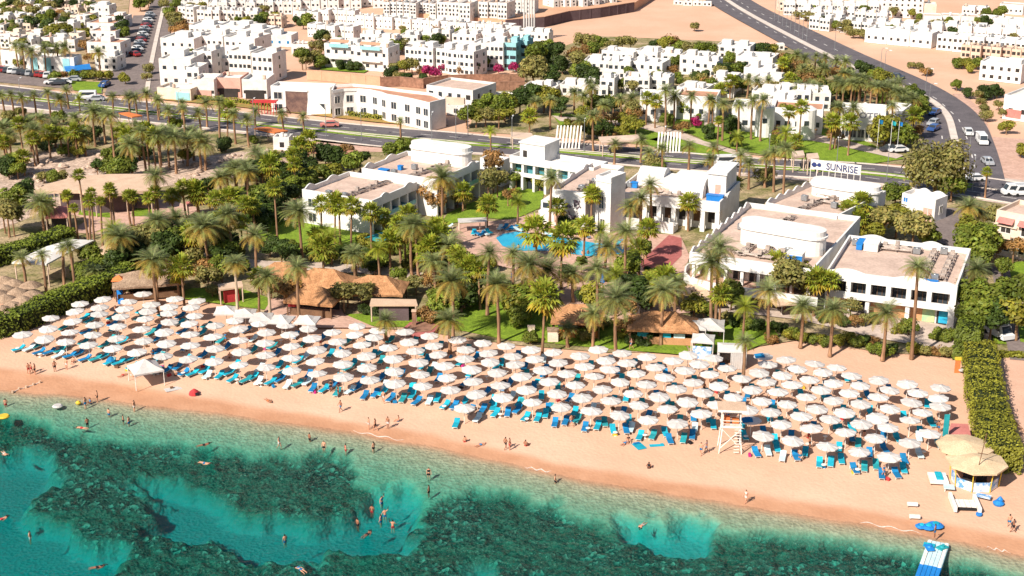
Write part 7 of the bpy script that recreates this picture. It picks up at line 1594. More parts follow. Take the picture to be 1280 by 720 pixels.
for (poly, n, where) in (([(60, 192), (130, 190), (190, 206), (150, 214), (90, 225), (40, 222)], 26, 'in the western rock garden'), ([(200, 210), (320, 190), (392, 188), (330, 203), (300, 220), (220, 230)], 30, 'in the eastern rock garden'), ([(0, 215), (60, 215), (90, 235), (0, 260)], 14, 'west of the curved pavilion')):
    xs_ = [q[0] for q in poly]; ys_ = [q[1] for q in poly]; k = 0
    while k < n:
        x, y = br.uniform(min(xs_), max(xs_)), br.uniform(min(ys_), max(ys_)); ins = False
        for i in range(len(poly)):
            (ax, ay), (bx, by) = poly[i], poly[(i + 1) % len(poly)]
            if (ay > y) != (by > y) and x < (bx - ax) * (y - ay) / (by - ay) + ax: ins = not ins
        if not ins: continue
        k += 1; p = G(x, y, .2); q = MB(); r = br.uniform(.35, 1.1); n_ = 7; vs = [(0, 0, r * br.uniform(.7, 1.1))]
        for f, rr_, z in ((0, .65, .72), (1, 1.0, .30), (2, .9, -.1)):
            for j in range(n_): t = 2 * pi * j / n_ + f * .4; w = r * rr_ * br.uniform(.75, 1.25); vs.append((cos(t) * w, sin(t) * w, r * z * br.uniform(.8, 1.2)))
        fs = [(0, 1 + j, 1 + (j + 1) % n_) for j in range(n_)]
        for f in (0, 1): fs += [(1 + f * n_ + j, 1 + (f + 1) * n_ + j, 1 + (f + 1) * n_ + (j + 1) % n_, 1 + f * n_ + (j + 1) % n_) for j in range(n_)]
        q.add(vs, fs); o = q.build('boulder', 'rock'); o.location = (p.x, p.y, .2); lab(o, 'pale boulder' if r > .6 else 'small pale boulder', where, 'boulder', 'boulders of the rock garden')
# red pergola and rows of white fins
def fins(px, py, n, step, h, lean, m, label, name, dep=2.4):
    p = G(px, py, 0); root = empty(name, (p.x, p.y, .25), -.05)
    for k in range(n):
        q = MB(); x = k * step; q.add([(x, 0, 0), (x + .32, 0, 0), (x + .32, .22, 0), (x, .22, 0), (x + lean, dep, h), (x + lean + .32, dep, h), (x + lean + .32, dep + .22, h), (x + lean, dep + .22, h)], [(0, 3, 2, 1), (4, 5, 6, 7), (0, 1, 5, 4), (1, 2, 6, 5), (2, 3, 7, 6), (3, 0, 4, 7)]); q.build('fin', m, root)
    q = MB(); q.box(-.1, -.15, -.1, (n - 1) * step + .5, -.002, .12); q.build('rail', m, root)
    lab(root, label, '', 'sculpture'); return root
fins(693, 187, 8, .74, 4.6, .5, 'whitewood', 'row of leaning white fins across the boulevard, nearer the white stair house', 'fin_sculpture')
fins(821, 192, 8, .66, 4.0, .3, 'whitewood', 'row of upright white fins beside the park lawn', 'fin_sculpture')
p = G(331, 145, 0); root = empty('red_pergola', (p.x, p.y, .25), -.08)
for k in range(9):
    q = MB(); q.box(-2.9 + k * .72, -.1, 0, -2.75 + k * .72, .05, 3.2); q.build('post', 'red', root)
q = MB()
for y in (-1.2, -.3, .6, 1.5): q.box(-3.1, y, 3.202, 3.1, y + .12, 3.4)
q.box(-3.1, -1.3, 3.402, -2.9, 1.7, 3.5); q.box(2.9, -1.3, 3.402, 3.1, 1.7, 3.5); q.build('beam', 'red', root)
lab(root, 'bright red slatted pergola on the far side of the boulevard', '', 'pergola')
block((341, 171), 20, 3.2, 3.4, 'small white cube kiosk in front of the red pergola', '', 'white2', 1, 1, .03, 'roofw', None, 'dark', 1, 'kiosk', 'kiosk')

# ------------------------------------------------------------------ lifeguard tower
p = G(912, 562, 0); root = empty('lifeguard_tower', (p.x, p.y, tz(p.x, p.y)), -.08)
for sx in (-1, 1):
    for sy in (-1, 1): q = MB(); q.tube([(sx * 1.35, sy * 1.15, 0), (sx * 1.05, sy * .95, 3.5), (sx * 1.05, sy * .95, 5.6)], .085, 6); q.build('leg', 'whitewood', root)
q = MB(); q.box(-1.25, -1.15, 3.4, 1.25, 1.15, 3.55); q.build('platform', 'whitewood', root)
q = MB(); q.box(-1.7, -1.4, 5.6, 1.7, 1.4, 5.78); q.build('roof', 'awning', root)
q = MB(); q.box(-1.72, -1.44, 5.58, 1.72, -1.402, 5.84); q.build('fascia', 'whitewood', root)
for y in (-1.15, 1.1):
    q = MB(); q.box(-1.2, y, 4.3, 1.2, y + .05, 4.38); q.box(-1.2, y, 3.9, 1.2, y + .05, 3.96); q.build('railing', 'whitewood', root)
q = MB(); q.tube([(-1.35, -1.15, .6), (1.15, -1.0, 3.2)], .05, 5); q.tube([(1.35, -1.15, .6), (-1.15, -1.0, 3.2)], .05, 5); q.build('brace', 'whitewood', root)
q = MB()
for k in range(9): q.box(.35, -1.5 - .02 * k + .1, .3 + k * .38, 1.0, -1.42 - .02 * k + .1, .36 + k * .38)
q.build('ladder', 'whitewood', root)
q = MB(); q.box(-.9, -.6, 3.552, -.2, .1, 4.5); q.box(.1, -.5, 3.552, .9, .3, 4.2); q.build('chair', 'orange', root)
lab(root, 'tall white timber lifeguard tower standing at the front of the umbrellas', '', 'lifeguard tower')

# ------------------------------------------------------------------ beach bar with octagonal straw roofs
p = G(1221, 575, 2.9); root = empty('beach_bar', (p.x, p.y, 0))
def octroof(root, x, y, r, z0, z1, m, nm):
    mb = MB(); n = 8; vs = [(x, y, z1)] ; fs = []
    for k in range(n): t = 2 * pi * (k + .5) / n; vs.append((x + cos(t) * r, y + sin(t) * r, z0))
    for k in range(n): t = 2 * pi * (k + .5) / n; vs.append((x + cos(t) * r, y + sin(t) * r, z0 - .22))
    for k in range(n): k2 = (k + 1) % n; fs += [(0, 1 + k, 1 + k2), (1 + k, 9 + k, 9 + k2, 1 + k2)]
    fs.append(tuple(9 + k for k in range(n))[::-1]); mb.add(vs, fs); return mb.build(nm, m, root)
octroof(root, 0, 0, 3.5, 2.75, 3.45, 'straw', 'roof'); octroof(root, -.35, 3.6, 3.3, 3.0, 3.7, 'straw', 'rear_roof')
for k in range(8):
    t = 2 * pi * (k + .5) / 8; q = MB(); q.tube([(cos(t) * 2.7, sin(t) * 2.7, 0), (cos(t) * 2.9, sin(t) * 2.9, 2.52)], .06, 6); q.build('post', 'yellow', root)
for k in range(8):
    a, b = 2 * pi * (k + .5) / 8, 2 * pi * (k + 1.5) / 8; q = MB()
    A, B = Vector((cos(a), sin(a))) * 2.6, Vector((cos(b), sin(b))) * 2.6
    if k in (3, 4, 5, 6): q.prism([A, B, B * .95, A * .95], 0, 1.15); q.build('counter_panel', 'print', root)
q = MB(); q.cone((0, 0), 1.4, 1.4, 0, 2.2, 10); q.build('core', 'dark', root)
lab(root, 'round beach bar with two overlapping octagonal straw roofs and blue printed counter', '', 'bar')
def simple(name, label, cat, at, rz, parts, z=None):
    root = empty(name, (at.x, at.y, tz(at.x, at.y) if z is None else z), rz)
    for nm, m, fn in parts:
        q = MB(); fn(q); q.build(nm, m, root)
    lab(root, label, '', cat); return root
simple('flag_mast', 'tall thin brown mast beside the round beach bar', 'mast', G(1216, 612), 0, [('mast', 'wood', lambda q: q.tube([(0, 0, 0), (.9, .2, 7)], .05, 5)), ('crossbar', 'wood', lambda q: q.tube([(.1, .1, 4.6), (1.3, .1, 4.4)], .05, 5))])
simple('massage_platform', 'white beach platform with a turquoise mattress on top', 'platform', G(1173, 602), -.12, [('base', 'whitewood', lambda q: q.box(-1.1, -1.1, .25, 1.0, 1.4, .5)), ('leg', 'wood', lambda q: (q.box(-1.0, -1.0, 0, -.9, 1.3, .25), q.box(.8, -1.0, 0, .9, 1.3, .25))), ('mattress', 'turq', lambda q: q.box(-.3, -.5, .502, .45, 1.35, .66)), ('pillow', 'towel', lambda q: q.box(.5, .5, .502, .9, 1.1, .68))])
simple('side_table', 'pale low table right of the white platform', 'table', G(1187, 613), -.2, [('table_top', 'towel', lambda q: q.box(-.7, -.5, .4, .5, .6, .5)), ('leg', 'whitewood', lambda q: (q.box(-.6, -.4, 0, -.5, -.3, .4), q.box(.3, .4, 0, .4, .5, .4)))])
simple('boat_rack', 'white launching rack with two slanted sides and slatted white board', 'rack', G(1206, 630), -.1, [('side_beam', 'whitewood', lambda q: q.box(-1.55, -1.9, .1, -1.2, 1.7, .75)), ('side_beam', 'whitewood', lambda q: q.box(1.1, -1.9, .1, 1.45, 1.5, .75)), ('board', 'whitewood', lambda q: [q.box(-1.18 + k * .57, -1.1, .35, -.66 + k * .57, .6, .45) for k in range(4)]), ('wheel', 'blue', lambda q: q.cone((1.15, -2.1), .35, .35, .0, .2, 10)), ('axle', 'rubber', lambda q: q.box(-1.3, -1.3, .1, 1.2, -1.102, .28))])
simple('beach_table', 'low white table covered with a blue cloth right of the boat rack', 'table', G(1229, 624), -.5, [('table_top', 'print', lambda q: q.box(-.9, -.4, .4, .8, .5, .5)), ('leg', 'whitewood', lambda q: (q.box(-.8, -.3, 0, -.7, -.2, .4), q.box(.6, .3, 0, .7, .4, .4)))])
simple('beanbag', 'round blue beanbag on the open sand', 'beanbag', G(1248, 630), 0, [('seat', 'blue', lambda q: (q.cone((0, 0), .55, .65, 0, .25, 12), q.cone((0, 0), .65, .3, .25, .55, 12))), ('backrest', 'blue', lambda q: q.cone((.25, .3), .35, .1, .5, .85, 10))])
for i, (x, y, s) in enumerate(((1151, 659, .8), (1160, 660, 1.0), (1169, 658, 1.15))):
    simple('paddle_float', ['small blue float at the left end of the row on wet sand', 'blue float between two others on wet sand', 'largest blue float at the right end of the row on wet sand'][i], 'float', G(x, y, -.4), .3 * i, [('hull', 'blue', lambda q: (q.cone((0, 0), .5 * s, .8 * s, .05, .3, 10), q.cone((0, 0), .8 * s, .5 * s, .3, .5, 10))), ('seat', 'turq', lambda q: q.cone((.1, 0), .35 * s, .3 * s, .502, .6, 8))])
for (x, y, lb) in ((1141, 631, 'white notice board on the open sand, the upper one'), (1144, 645, 'white plastic crate on the sand near the blue floats')):
    simple('notice_board' if 'board' in lb else 'plastic_crate', lb, 'board' if 'board' in lb else 'crate', G(x, y), -.1, [('board', 'whitewood', lambda q: q.box(-.6, -.1, .25, .55, .3, .55)), ('leg', 'metal', lambda q: (q.box(-.5, 0, 0, -.45, .05, .25), q.box(.4, 0, 0, .45, .05, .25)))])
p0, p1, p2, p3 = [G(*q, SEA + .45) for q in ((1160, 674), (1187, 679), (1172, 728), (1141, 727))]
u = (p0 - p3).to_2d(); rz = atan2(u.y, u.x) - pi / 2; W_ = (p1 - p0).length; Lp = u.length
root = empty('floating_pontoon', ((p3.x), (p3.y), SEA), rz)
nx_, ny_ = 5, 14
for part, j0, j1, m in (('blue_deck', 0, 6, 'blue'), ('grey_deck', 6, ny_, 'towel')):
    q = MB()
    for i in range(nx_):
        for j in range(j0, j1): q.box(W_ * i / nx_ + .02, Lp * j / ny_ + .02, -.2, W_ * (i + 1) / nx_ - .02, Lp * (j + 1) / ny_ - .02, .40)
    q.build(part, m, root)
q = MB(); q.box(.1, Lp * .42, .402, .42, Lp, .45); q.box(W_ - .42, Lp * .42, .402, W_ - .1, Lp, .45); q.build('edge_strip', 'whitewood', root)
lab(root, 'modular floating pontoon, blue seaward end and pale shore end', '', 'pontoon')
for i, (fx, fy) in enumerate(((.15, .86), (.75, .87), (.2, .78))):
    q = MB(); q.box(-.6, -.4, 0, .6, .4, .14); q.cone((0, 0), .3, .2, .142, .3, 8); o = q.build('swim_mat', ['turq', 'sea', 'blue'][i])
    c_, s_ = cos(rz), sin(rz); o.location = (p3.x + c_ * W_ * fx - s_ * Lp * fy, p3.y + s_ * W_ * fx + c_ * Lp * fy, SEA + .42 + (.15 if i == 2 else 0)); o.rotation_euler = (0, 0, rz + i)
    lab(o, ['turquoise swim mat on the shore end of the pontoon', 'sea-green swim mat at the right corner of the pontoon', 'blue swim mat lying nearest the blue half of the pontoon'][i], '', 'mat')
canopy([(1184, 546), (1189, 529), (1210, 530), (1214, 545)], 1.6, 'redroof', 'faded red low awning behind the round beach bar', 'red_awning', .1, z0=0, cat='awning')
simple('banner_flag', 'tall sea-green banner flag beside the red awning', 'flag', G(1184, 560), 0, [('pole', 'whitewood', lambda q: q.tube([(0, 0, 0), (-.1, .1, 4.6)], .04, 5)), ('flag', 'sea', lambda q: q.box(-.75, -.02, 1.4, -.1, .02, 4.5))])
simple('folded_parasol', 'yellow folded parasol left of the round beach bar', 'umbrella', G(1180, 566), 0, [('pole', 'wood', lambda q: q.tube([(0, 0, 0), (0, 0, 2.3)], .04, 5)), ('cloth', 'yellow', lambda q: q.cone((0, 0), .55, .1, .5, 1.9, 8))])
simple('orange_kayak_stand', 'orange upright board at the foot of the east hedge', 'board', G(1196, 466), 0, [('board', 'orange', lambda q: q.box(-.35, -.1, 0, .35, .1, 1.9)), ('life_ring', 'canopy', lambda q: q.cone((.5, -.2), .35, .35, .4, .6, 10)), ('cap', 'yellow', lambda q: q.box(-.4, -.15, 1.902, .4, .15, 2.3))])
simple('play_slide', 'small timber play tower with a blue slide by the west hedge', 'slide', G(150, 374), .1, [('tower', 'wood', lambda q: [q.box(a, b, 0, a + .15, b + .15, 2.9) for a in (-.9, .6) for b in (0, 1.2)]), ('platform', 'wood', lambda q: q.box(-.9, 0, 1.5, .75, 1.35, 1.62)), ('roof', 'orange', lambda q: q.add([(-1.1, -.2, 2.9), (.95, -.2, 2.9), (.95, 1.55, 2.9), (-1.1, 1.55, 2.9), (0, .7, 3.7)], [(0, 1, 4), (1, 2, 4), (2, 3, 4), (3, 0, 4)])), ('slide', 'blue', lambda q: q.add([(-.4, -.05, 1.6), (.5, -.05, 1.6), (1.0, -2.6, .15), (.1, -2.6, .15), (-.4, -.05, 1.45), (.5, -.05, 1.45), (1.0, -2.6, .0), (.1, -2.6, .0)], [(0, 3, 2, 1), (4, 5, 6, 7), (0, 4, 7, 3), (1, 2, 6, 5), (3, 7, 6, 2)])), ('ladder', 'wood', lambda q: q.tube([(.8, 1.3, 1.5), (1.9, 1.0, 0)], .06, 5))], z=.1)
simple('fire_pit', 'low red hexagonal fire pit on the beach lawn', 'fire pit', G(527, 415), .2, [('rim', 'pavered', lambda q: q.cone((0, 0), 3.0, 2.8, 0, .45, 6)), ('base', 'brownwall', lambda q: q.cone((0, 0), 2.2, 2.2, .452, .5, 6))], z=.3)
simple('brick_pillar', 'slim brick lamp pillar beside the fire pit', 'pillar', G(518, 412), 0, [('shaft', 'brownwall', lambda q: q.box(-.28, -.28, 0, .28, .28, 2.6)), ('cap', 'awning', lambda q: q.box(-.36, -.36, 2.602, .36, .36, 2.8))], z=.3)
simple('speaker_board', 'white upright board leaning behind the beach bars', 'board', G(796, 402), .1, [('board', 'canopy', lambda q: q.add([(-.35, 0, .3), (.35, 0, .3), (.6, .1, 2.9), (-.1, .1, 2.9), (-.35, .08, .3), (.35, .08, .3), (.6, .18, 2.9), (-.1, .18, 2.9)], [(0, 1, 2, 3), (7, 6, 5, 4), (0, 4, 5, 1), (1, 5, 6, 2), (2, 6, 7, 3), (3, 7, 4, 0)])), ('foot', 'wood', lambda q: q.box(-.2, -.1, 0, .3, .2, .298))], z=.3)
simple('plaster_plinth', 'square cream plinth on the lawn edge below the shaggy fan palm', 'plinth', G(691, 428), .0, [('body', 'cream', lambda q: q.box(-.75, -.6, 0, .75, .6, 1.6)), ('cap', 'thatchg', lambda q: q.box(-.85, -.7, 1.602, .85, .7, 1.8))], z=.3)
for i, (x, y) in enumerate(((620, 424), (600, 418))): 
    if i == 0: simple('stone_plinth', 'small pale plinth at the foot of a lawn palm', 'plinth', G(667 - 3, 417), 0, [('body', 'cream', lambda q: q.box(-.5, -.4, 0, .5, .4, .8)), ('cap', 'beige', lambda q: q.box(-.55, -.45, .802, .55, .45, .9))], z=.3)
for i, (x, y) in enumerate(((712, 409), (722, 411))): simple('orange_sofa', ['orange sofa at the small thatched bar, left one', 'orange sofa at the small thatched bar, right one'][i], 'sofa', G(x, y), .1, [('seat', 'orange', lambda q: q.box(-.9, -.5, 0, .9, .5, .45)), ('backrest', 'orange', lambda q: q.box(-.9, .502, 0, .9, .75, .95)), ('table', 'wood', lambda q: q.box(-.5, -1.4, 0, .5, -.8, .4))], z=.35)
simple('blue_parasol', 'closed blue parasol by the pool terrace', 'umbrella', G(753, 362), 0, [('pole', 'wood', lambda q: q.tube([(0, 0, 0), (0, 0, 2.9)], .05, 5)), ('cloth', 'blue', lambda q: q.cone((0, 0), .4, .1, .9, 2.7, 8))], z=.35)
simple('white_parasol', 'closed white parasol beside the brown thatched beach bar', 'umbrella', G(417, 379), 0, [('pole', 'wood', lambda q: q.tube([(0, 0, 0), (0, 0, 2.9)], .05, 5)), ('cloth', 'canopy', lambda q: q.cone((0, 0), .38, .1, .7, 2.7, 8))], z=.35)
simple('red_clothes_stand', 'stand of red cloth before the thatched huts', 'stall', G(367, 388), 0, [('frame', 'metal', lambda q: [q.tube([(a, 0, 0), (a, 0, 1.9)], .03, 4) for a in (-.8, .8)]), ('cloth', 'red', lambda q: q.box(-.75, -.2, .3, .75, .2, 1.8))], z=.35)
simple('camp_tent', 'dark red dome beach shelter on the open sand', 'beach shelter', G(242.5, 489), 0, [('shell', 'red', lambda q: (q.cone((0, 0), .75, .6, 0, .4, 10), q.cone((0, 0), .6, .15, .4, .75, 10))), ('door', 'blackcloth', lambda q: q.box(.3, -.6, .05, .7, -.3, .4))])
simple('blue_windbreak', 'small blue sunshade tent before the left umbrellas', 'beach shelter', G(139, 453), .3, [('shell', 'navy', lambda q: (q.cone((0, 0), .8, .65, 0, .5, 8), q.cone((0, 0), .65, .2, .5, .9, 8))), ('mat', 'towel', lambda q: q.box(.6, -.9, .0, 1.8, .2, .03))])
simple('beach_mat', 'white beach mat on the open sand near the red shelter', 'mat', G(216, 483), .5, [('mat', 'canopy', lambda q: q.box(-1.1, -.6, .02, 1.1, .6, .06)), ('bag', 'wood', lambda q: q.box(-.3, .1, .062, .1, .4, .3))])
simple('beach_mat', 'blue beach mat in front of the middle umbrellas', 'mat', G(799, 557), .4, [('mat', 'turq', lambda q: q.box(-.6, -.9, .02, .6, .9, .07)), ('pillow', 'navy', lambda q: q.box(-.4, .5, .072, .4, .85, .2))])
simple('beach_mat', 'narrow blue mat lying right of another blue mat', 'mat', G(821, 556.5), .1, [('mat', 'turq', lambda q: q.box(-.9, -.3, .02, .9, .3, .07)), ('pillow', 'turq', lambda q: q.box(.5, -.25, .072, .85, .25, .18))])
simple('pink_parasol_tent', 'magenta beach bags under the peaked tent', 'bag', G(198, 462), 0, [('bag', 'magenta', lambda q: (q.box(-.5, -.3, 0, .1, .3, .8), q.box(.2, -.2, 0, .8, .3, .6))), ('strap', 'magenta', lambda q: q.tube([(-.4, 0, .8), (-.2, 0, 1.1), (0, 0, .8)], .04, 4))])
# buoyed swimming line
p = [G(x, y, SEA) for x, y in ((16, 491), (24, 487), (33, 485), (42, 482), (50, 479.5))]
root = empty('rope_line', tuple(p[0])); q = MB(); q.tube([(a.x - p[0].x, a.y - p[0].y, max(0, tz(a.x, a.y) - SEA) + .08) for a in p], .05, 4); q.build('rope', 'whitewood', root)
for a in p: q = MB(); q.cone((a.x - p[0].x, a.y - p[0].y), .16, .16, max(0, tz(a.x, a.y) - SEA), max(0, tz(a.x, a.y) - SEA) + .3, 8); q.build('float', 'awning', root)
lab(root, 'short rope with pale floats running from sand into the sea', '', 'rope')
# ------------------------------------------------------------------ people: each body one skinned surface
def body(joints, bones):
    """joints name -> (pos, radius)"""
    names = list(joints); me = bpy.data.meshes.new('b'); me.from_pydata([joints[n][0] for n in names], [(names.index(a), names.index(b)) for a, b in bones], [])
    o = bpy.data.objects.new('b', me); C.objects.link(o)
    md = o.modifiers.new('s', 'SKIN'); md.use_smooth_shade = True
    for i, n in enumerate(names):
        r = joints[n][1]; sv = me.skin_vertices[0].data[i]; sv.radius = (r, r) if not isinstance(r, tuple) else r; sv.use_root = (n == 'pelvis')
    o.modifiers.new('u', 'SUBSURF').levels = 1
    bpy.context.view_layer.update()
    out = bpy.data.meshes.new_from_object(o.evaluated_get(bpy.context.evaluated_depsgraph_get()))
    bpy.data.objects.remove(o); out.name = 'body'; return out
BONES = [('pelvis', 'spine'), ('spine', 'chest'), ('chest', 'neck'), ('neck', 'head'), ('head', 'top')]
for s in 'LR': BONES += [('chest', 'sh' + s), ('sh' + s, 'el' + s), ('el' + s, 'wr' + s), ('wr' + s, 'ha' + s), ('ha' + s, 'f1' + s), ('ha' + s, 'f2' + s), ('ha' + s, 'th' + s), ('pelvis', 'hip' + s), ('hip' + s, 'kn' + s), ('kn' + s, 'an' + s), ('an' + s, 'toe' + s)]
def pose(kind):
    J = {'pelvis': ((0, 0, .93), .13), 'spine': ((0, .01, 1.14), .115), 'chest': ((0, 0, 1.34), .145), 'neck': ((0, .01, 1.5), .055), 'head': ((0, -.02, 1.60), .085), 'top': ((0, -.01, 1.70), .075)}
    def arm(s, el, wr):
        x = 1 if s == 'L' else -1; J['sh' + s] = ((.185 * x, 0, 1.42), .062); J['el' + s] = (el, .042); J['wr' + s] = (wr, .030)
        d = (Vector(wr) - Vector(el)).normalized(); h = Vector(wr) + d * .07; J['ha' + s] = (tuple(h), .034)
        J['f1' + s] = (tuple(h + d * .08 + Vector((.015 * x, 0, 0))), .014); J['f2' + s] = (tuple(h + d * .075 - Vector((.02 * x, .01, 0))), .014); J['th' + s] = (tuple(h + d * .02 + Vector((0, -.05, 0))), .012)
    def leg(s, kn, an, toe):
        x = 1 if s == 'L' else -1; J['hip' + s] = ((.1 * x, 0, .88), .098); J['kn' + s] = (kn, .060); J['an' + s] = (an, .040); J['toe' + s] = (toe, .034)
    if kind == 'stand':
        arm('L', (.27, .03, 1.15), (.28, -.06, .92)); arm('R', (-.27, .03, 1.15), (-.22, -.16, .98)); leg('L', (.11, -.02, .48), (.11, .02, .07), (.13, -.14, .03)); leg('R', (-.11, -.02, .48), (-.12, .02, .07), (-.15, -.13, .03))
    elif kind == 'walk':
        arm('L', (.26, .12, 1.16), (.25, .05, .94)); arm('R', (-.26, -.08, 1.17), (-.23, -.25, 1.0)); leg('L', (.1, -.18, .5), (.1, -.20, .09), (.1, -.36, .06)); leg('R', (-.1, .05, .48), (-.1, .32, .12), (-.1, .24, .03))
    elif kind == 'wave':
        arm('L', (.36, -.02, 1.55), (.38, -.04, 1.80)); arm('R', (-.3, .0, 1.2), (-.42, -.12, 1.05)); leg('L', (.12, -.03, .48), (.13, .02, .07), (.15, -.14, .03)); leg('R', (-.12, -.02, .48), (-.13, .02, .07), (-.16, -.13, .03))
    elif kind == 'sit':
        arm('L', (.3, .1, 1.15), (.26, -.22, 1.05)); arm('R', (-.3, .1, 1.15), (-.26, -.22, 1.05)); leg('L', (.14, -.38, 1.18), (.14, -.62, .84), (.14, -.76, .80)); leg('R', (-.14, -.40, 1.16), (-.14, -.60, .84), (-.14, -.74, .80))
    else:  # straight, to be laid down
        arm('L', (.33, .0, 1.62), (.22, -.02, 1.82)) if kind == 'swim' else arm('L', (.28, .0, 1.16), (.3, -.02, .92))
        arm('R', (-.28, .0, 1.16), (-.34, -.04, .94)); leg('L', (.13, .0, .48), (.15, .02, .08), (.15, -.06, -.04)); leg('R', (-.13, .03, .48), (-.15, .02, .08), (-.15, -.06, -.04))
    for s in 'LR': pass
    me = body(J, BONES)
    n = len(me.vertices); a = np.empty(n * 3, np.float32); me.vertices.foreach_get('co', a); a = a.reshape(n, 3)
    return me, J
def patch(me, test, off, nm, m):
    mb = MB(); idx = {}
    for p in me.polygons:
        if test(p.center):
            f = []
            for v in p.vertices:
                if v not in idx: idx[v] = len(mb.v); q = me.vertices[v]; mb.v.append(tuple(q.co + q.normal * off))
                f.append(idx[v])
            mb.f.append(tuple(f)); mb.t.append((1, 1, 1))
    return mb.mesh(nm, m, smooth=True) if mb.f else None
PEOPLE = {}
for kind in ('stand', 'walk', 'wave', 'sit', 'swim', 'lie'):
    me, J = pose(kind)
    h = Vector(J['head'][0])
    hair = patch(me, lambda c: c.z > 1.52 and (c.z > 1.66 or c.y > -.01), .018, 'hair', 'hair')
    shorts = patch(me, lambda c: .74 < c.z < .99 and abs(c.x) < .20 and c.y > -.3, .018, 'swimwear', 'blackcloth')
    top = patch(me, lambda c: 1.22 < c.z < 1.42 and abs(c.x) < .17, .014, 'swim_top', 'blackcloth')
    M_ = Matrix.Identity(4)
    if kind in ('swim', 'lie'): M_ = Matrix.Rotation(radians(88 if kind == 'swim' else -90), 4, 'X') @ Matrix.Translation((0, 0, -.9))
    if kind == 'sit': M_ = Matrix.Translation((0, 0, -.80))
    for q in (me, hair, shorts, top):
        if q: q.transform(M_)
    PEOPLE[kind] = (me, hair, shorts, top)
SK = {}
def person(px, py, kind, where, zoff=0.0, rz=None, water=False, cloth=None, skin=None, topped=False, sc=1.0, at=None):
    z = SEA if water else -.1
    p = G(px, py, z) if at is None else at
    gz_ = SEA + zoff if water else (tz(p.x, p.y) if at is None else p.z)
    if not water and at is None: p = G(px, py, gz_)
    root = empty('person', (p.x, p.y, gz_ + (zoff if not water else 0)), R.uniform(0, 6.28) if rz is None else rz); root.scale = (sc, sc, sc)
    skin = skin or R.choice(['skin1', 'skin1', 'skin2']); cloth = cloth or R.choice(['blackcloth', 'blackcloth', 'navy', 'navy', 'red', 'canopy'])
    key = (kind, skin)
    if key not in SK: m = PEOPLE[kind][0].copy(); m.name = 'body'; m.materials.clear(); m.materials.append(MT[skin]); SK[key] = m
    link('body', SK[key], root)
    if PEOPLE[kind][1]: link('hair', PEOPLE[kind][1], root)
    for nm, i in (('swimwear', 2), ('swim_top', 3)):
        if i == 3 and not topped: continue
        key = (kind, nm, cloth)
        if PEOPLE[kind][i]:
            if key not in SK: m = PEOPLE[kind][i].copy(); m.name = nm; m.materials.clear(); m.materials.append(MT[cloth]); SK[key] = m
            link(nm, SK[key], root)
    cw = {'blackcloth': 'black', 'navy': 'blue', 'red': 'red', 'canopy': 'white', 'turq': 'turquoise', 'magenta': 'pink', 'orange': 'orange'}[cloth]
    act = {'stand': 'standing', 'walk': 'walking', 'wave': 'raising an arm', 'sit': 'sitting', 'swim': 'swimming', 'lie': 'lying'}[kind]
    if water and kind != 'swim': act = 'wading' if zoff > -1.1 else 'bathing shoulder deep'
    lab(root, 'person in ' + cw + ' swimwear ' + act, where, 'person', 'people at the beach')
    return root
W_ = 'in the sea off the left beach'
for x, y, k, zo in ((6, 567, 'swim', .02), (2, 649, 'swim', .02), (37, 668, 'stand', -1.25), (255, 556, 'swim', .02), (256, 579, 'swim', .02), (122, 709, 'swim', .02), (7, 505, 'stand', -.9), (107, 509, 'stand', -.25), (113, 504, 'sit', -.1), (122, 502, 'stand', -.1), (136, 518, 'stand', -.8), (109, 529, 'stand', -.9), (102, 535, 'swim', .02), (168, 513, 'stand', -.25), (154, 526, 'stand', -.8), (161, 528, 'stand', -.85)):
    person(x, y, k, W_, zo, water=True, topped=R.random() < .4)
W_ = 'in the sea off the middle beach'
for x, y, k, zo in ((349, 557, 'walk', -.45), (387, 549, 'stand', -.8), (405, 561, 'stand', -.6), (432, 562, 'stand', -.9), (467, 563, 'stand', -.5), (536, 594, 'stand', -.7), (536, 613, 'stand', -1.0), (477, 628, 'wave', -.9), (465, 638, 'stand', -1.0), (481, 643, 'wave', -1.0), (476, 650, 'stand', -1.0), (491, 657, 'wave', -1.0), (447, 655, 'stand', -.95), (459, 668, 'swim', .02), (356, 672, 'stand', -1.3), (376, 712, 'swim', .02)):
    person(x, y, k, W_, zo, water=True, topped=R.random() < .4)
W_ = 'in the sea off the right beach'
for x, y, k, zo in ((694, 602, 'stand', -.75), (803, 657, 'swim', .05)): person(x, y, k, W_, zo, water=True)
W_ = 'on the open sand at the left'
for x, y, k in ((36, 468, 'walk'), (39.5, 467, 'walk'), (44, 468.5, 'stand'), (69, 465, 'stand'), (83.5, 462, 'stand'), (92, 453, 'sit'), (154, 470, 'lie'), (165, 470, 'lie'), (222, 467.5, 'lie')): person(x, y, k, W_, .0 if k != 'lie' else .14, cloth='red' if x < 41 else None)
W_ = 'on the open sand at the middle'
for x, y, k in ((426, 515, 'walk'), (461, 537, 'stand'), (469, 538.5, 'walk'), (485, 536, 'stand'), (498, 527, 'sit'), (336, 502, 'lie'), (581, 553, 'sit'), (601, 557, 'lie'), (632, 562, 'walk'), (637, 563, 'stand'), (657, 558, 'sit')): person(x, y, k, W_, .0 if k != 'lie' else .14, cloth='orange' if x == 336 else None)
W_ = 'on the open sand at the right'
for x, y, k in ((785, 552, 'sit'), (781, 555, 'lie'), (876, 569, 'walk'), (883, 566, 'walk'), (932, 629, 'walk'), (1261, 660, 'walk'), (1266, 666, 'walk'), (811, 586, 'sit'), (577, 516, 'stand'), (1168, 672, 'stand')): person(x, y, k, W_, .0 if k != 'lie' else .14, topped=R.random() < .4, at=Vector((*G(x, y, SEA + .45)[:2], SEA + .41)) if x == 1168 else None)
pr = random.Random(8)
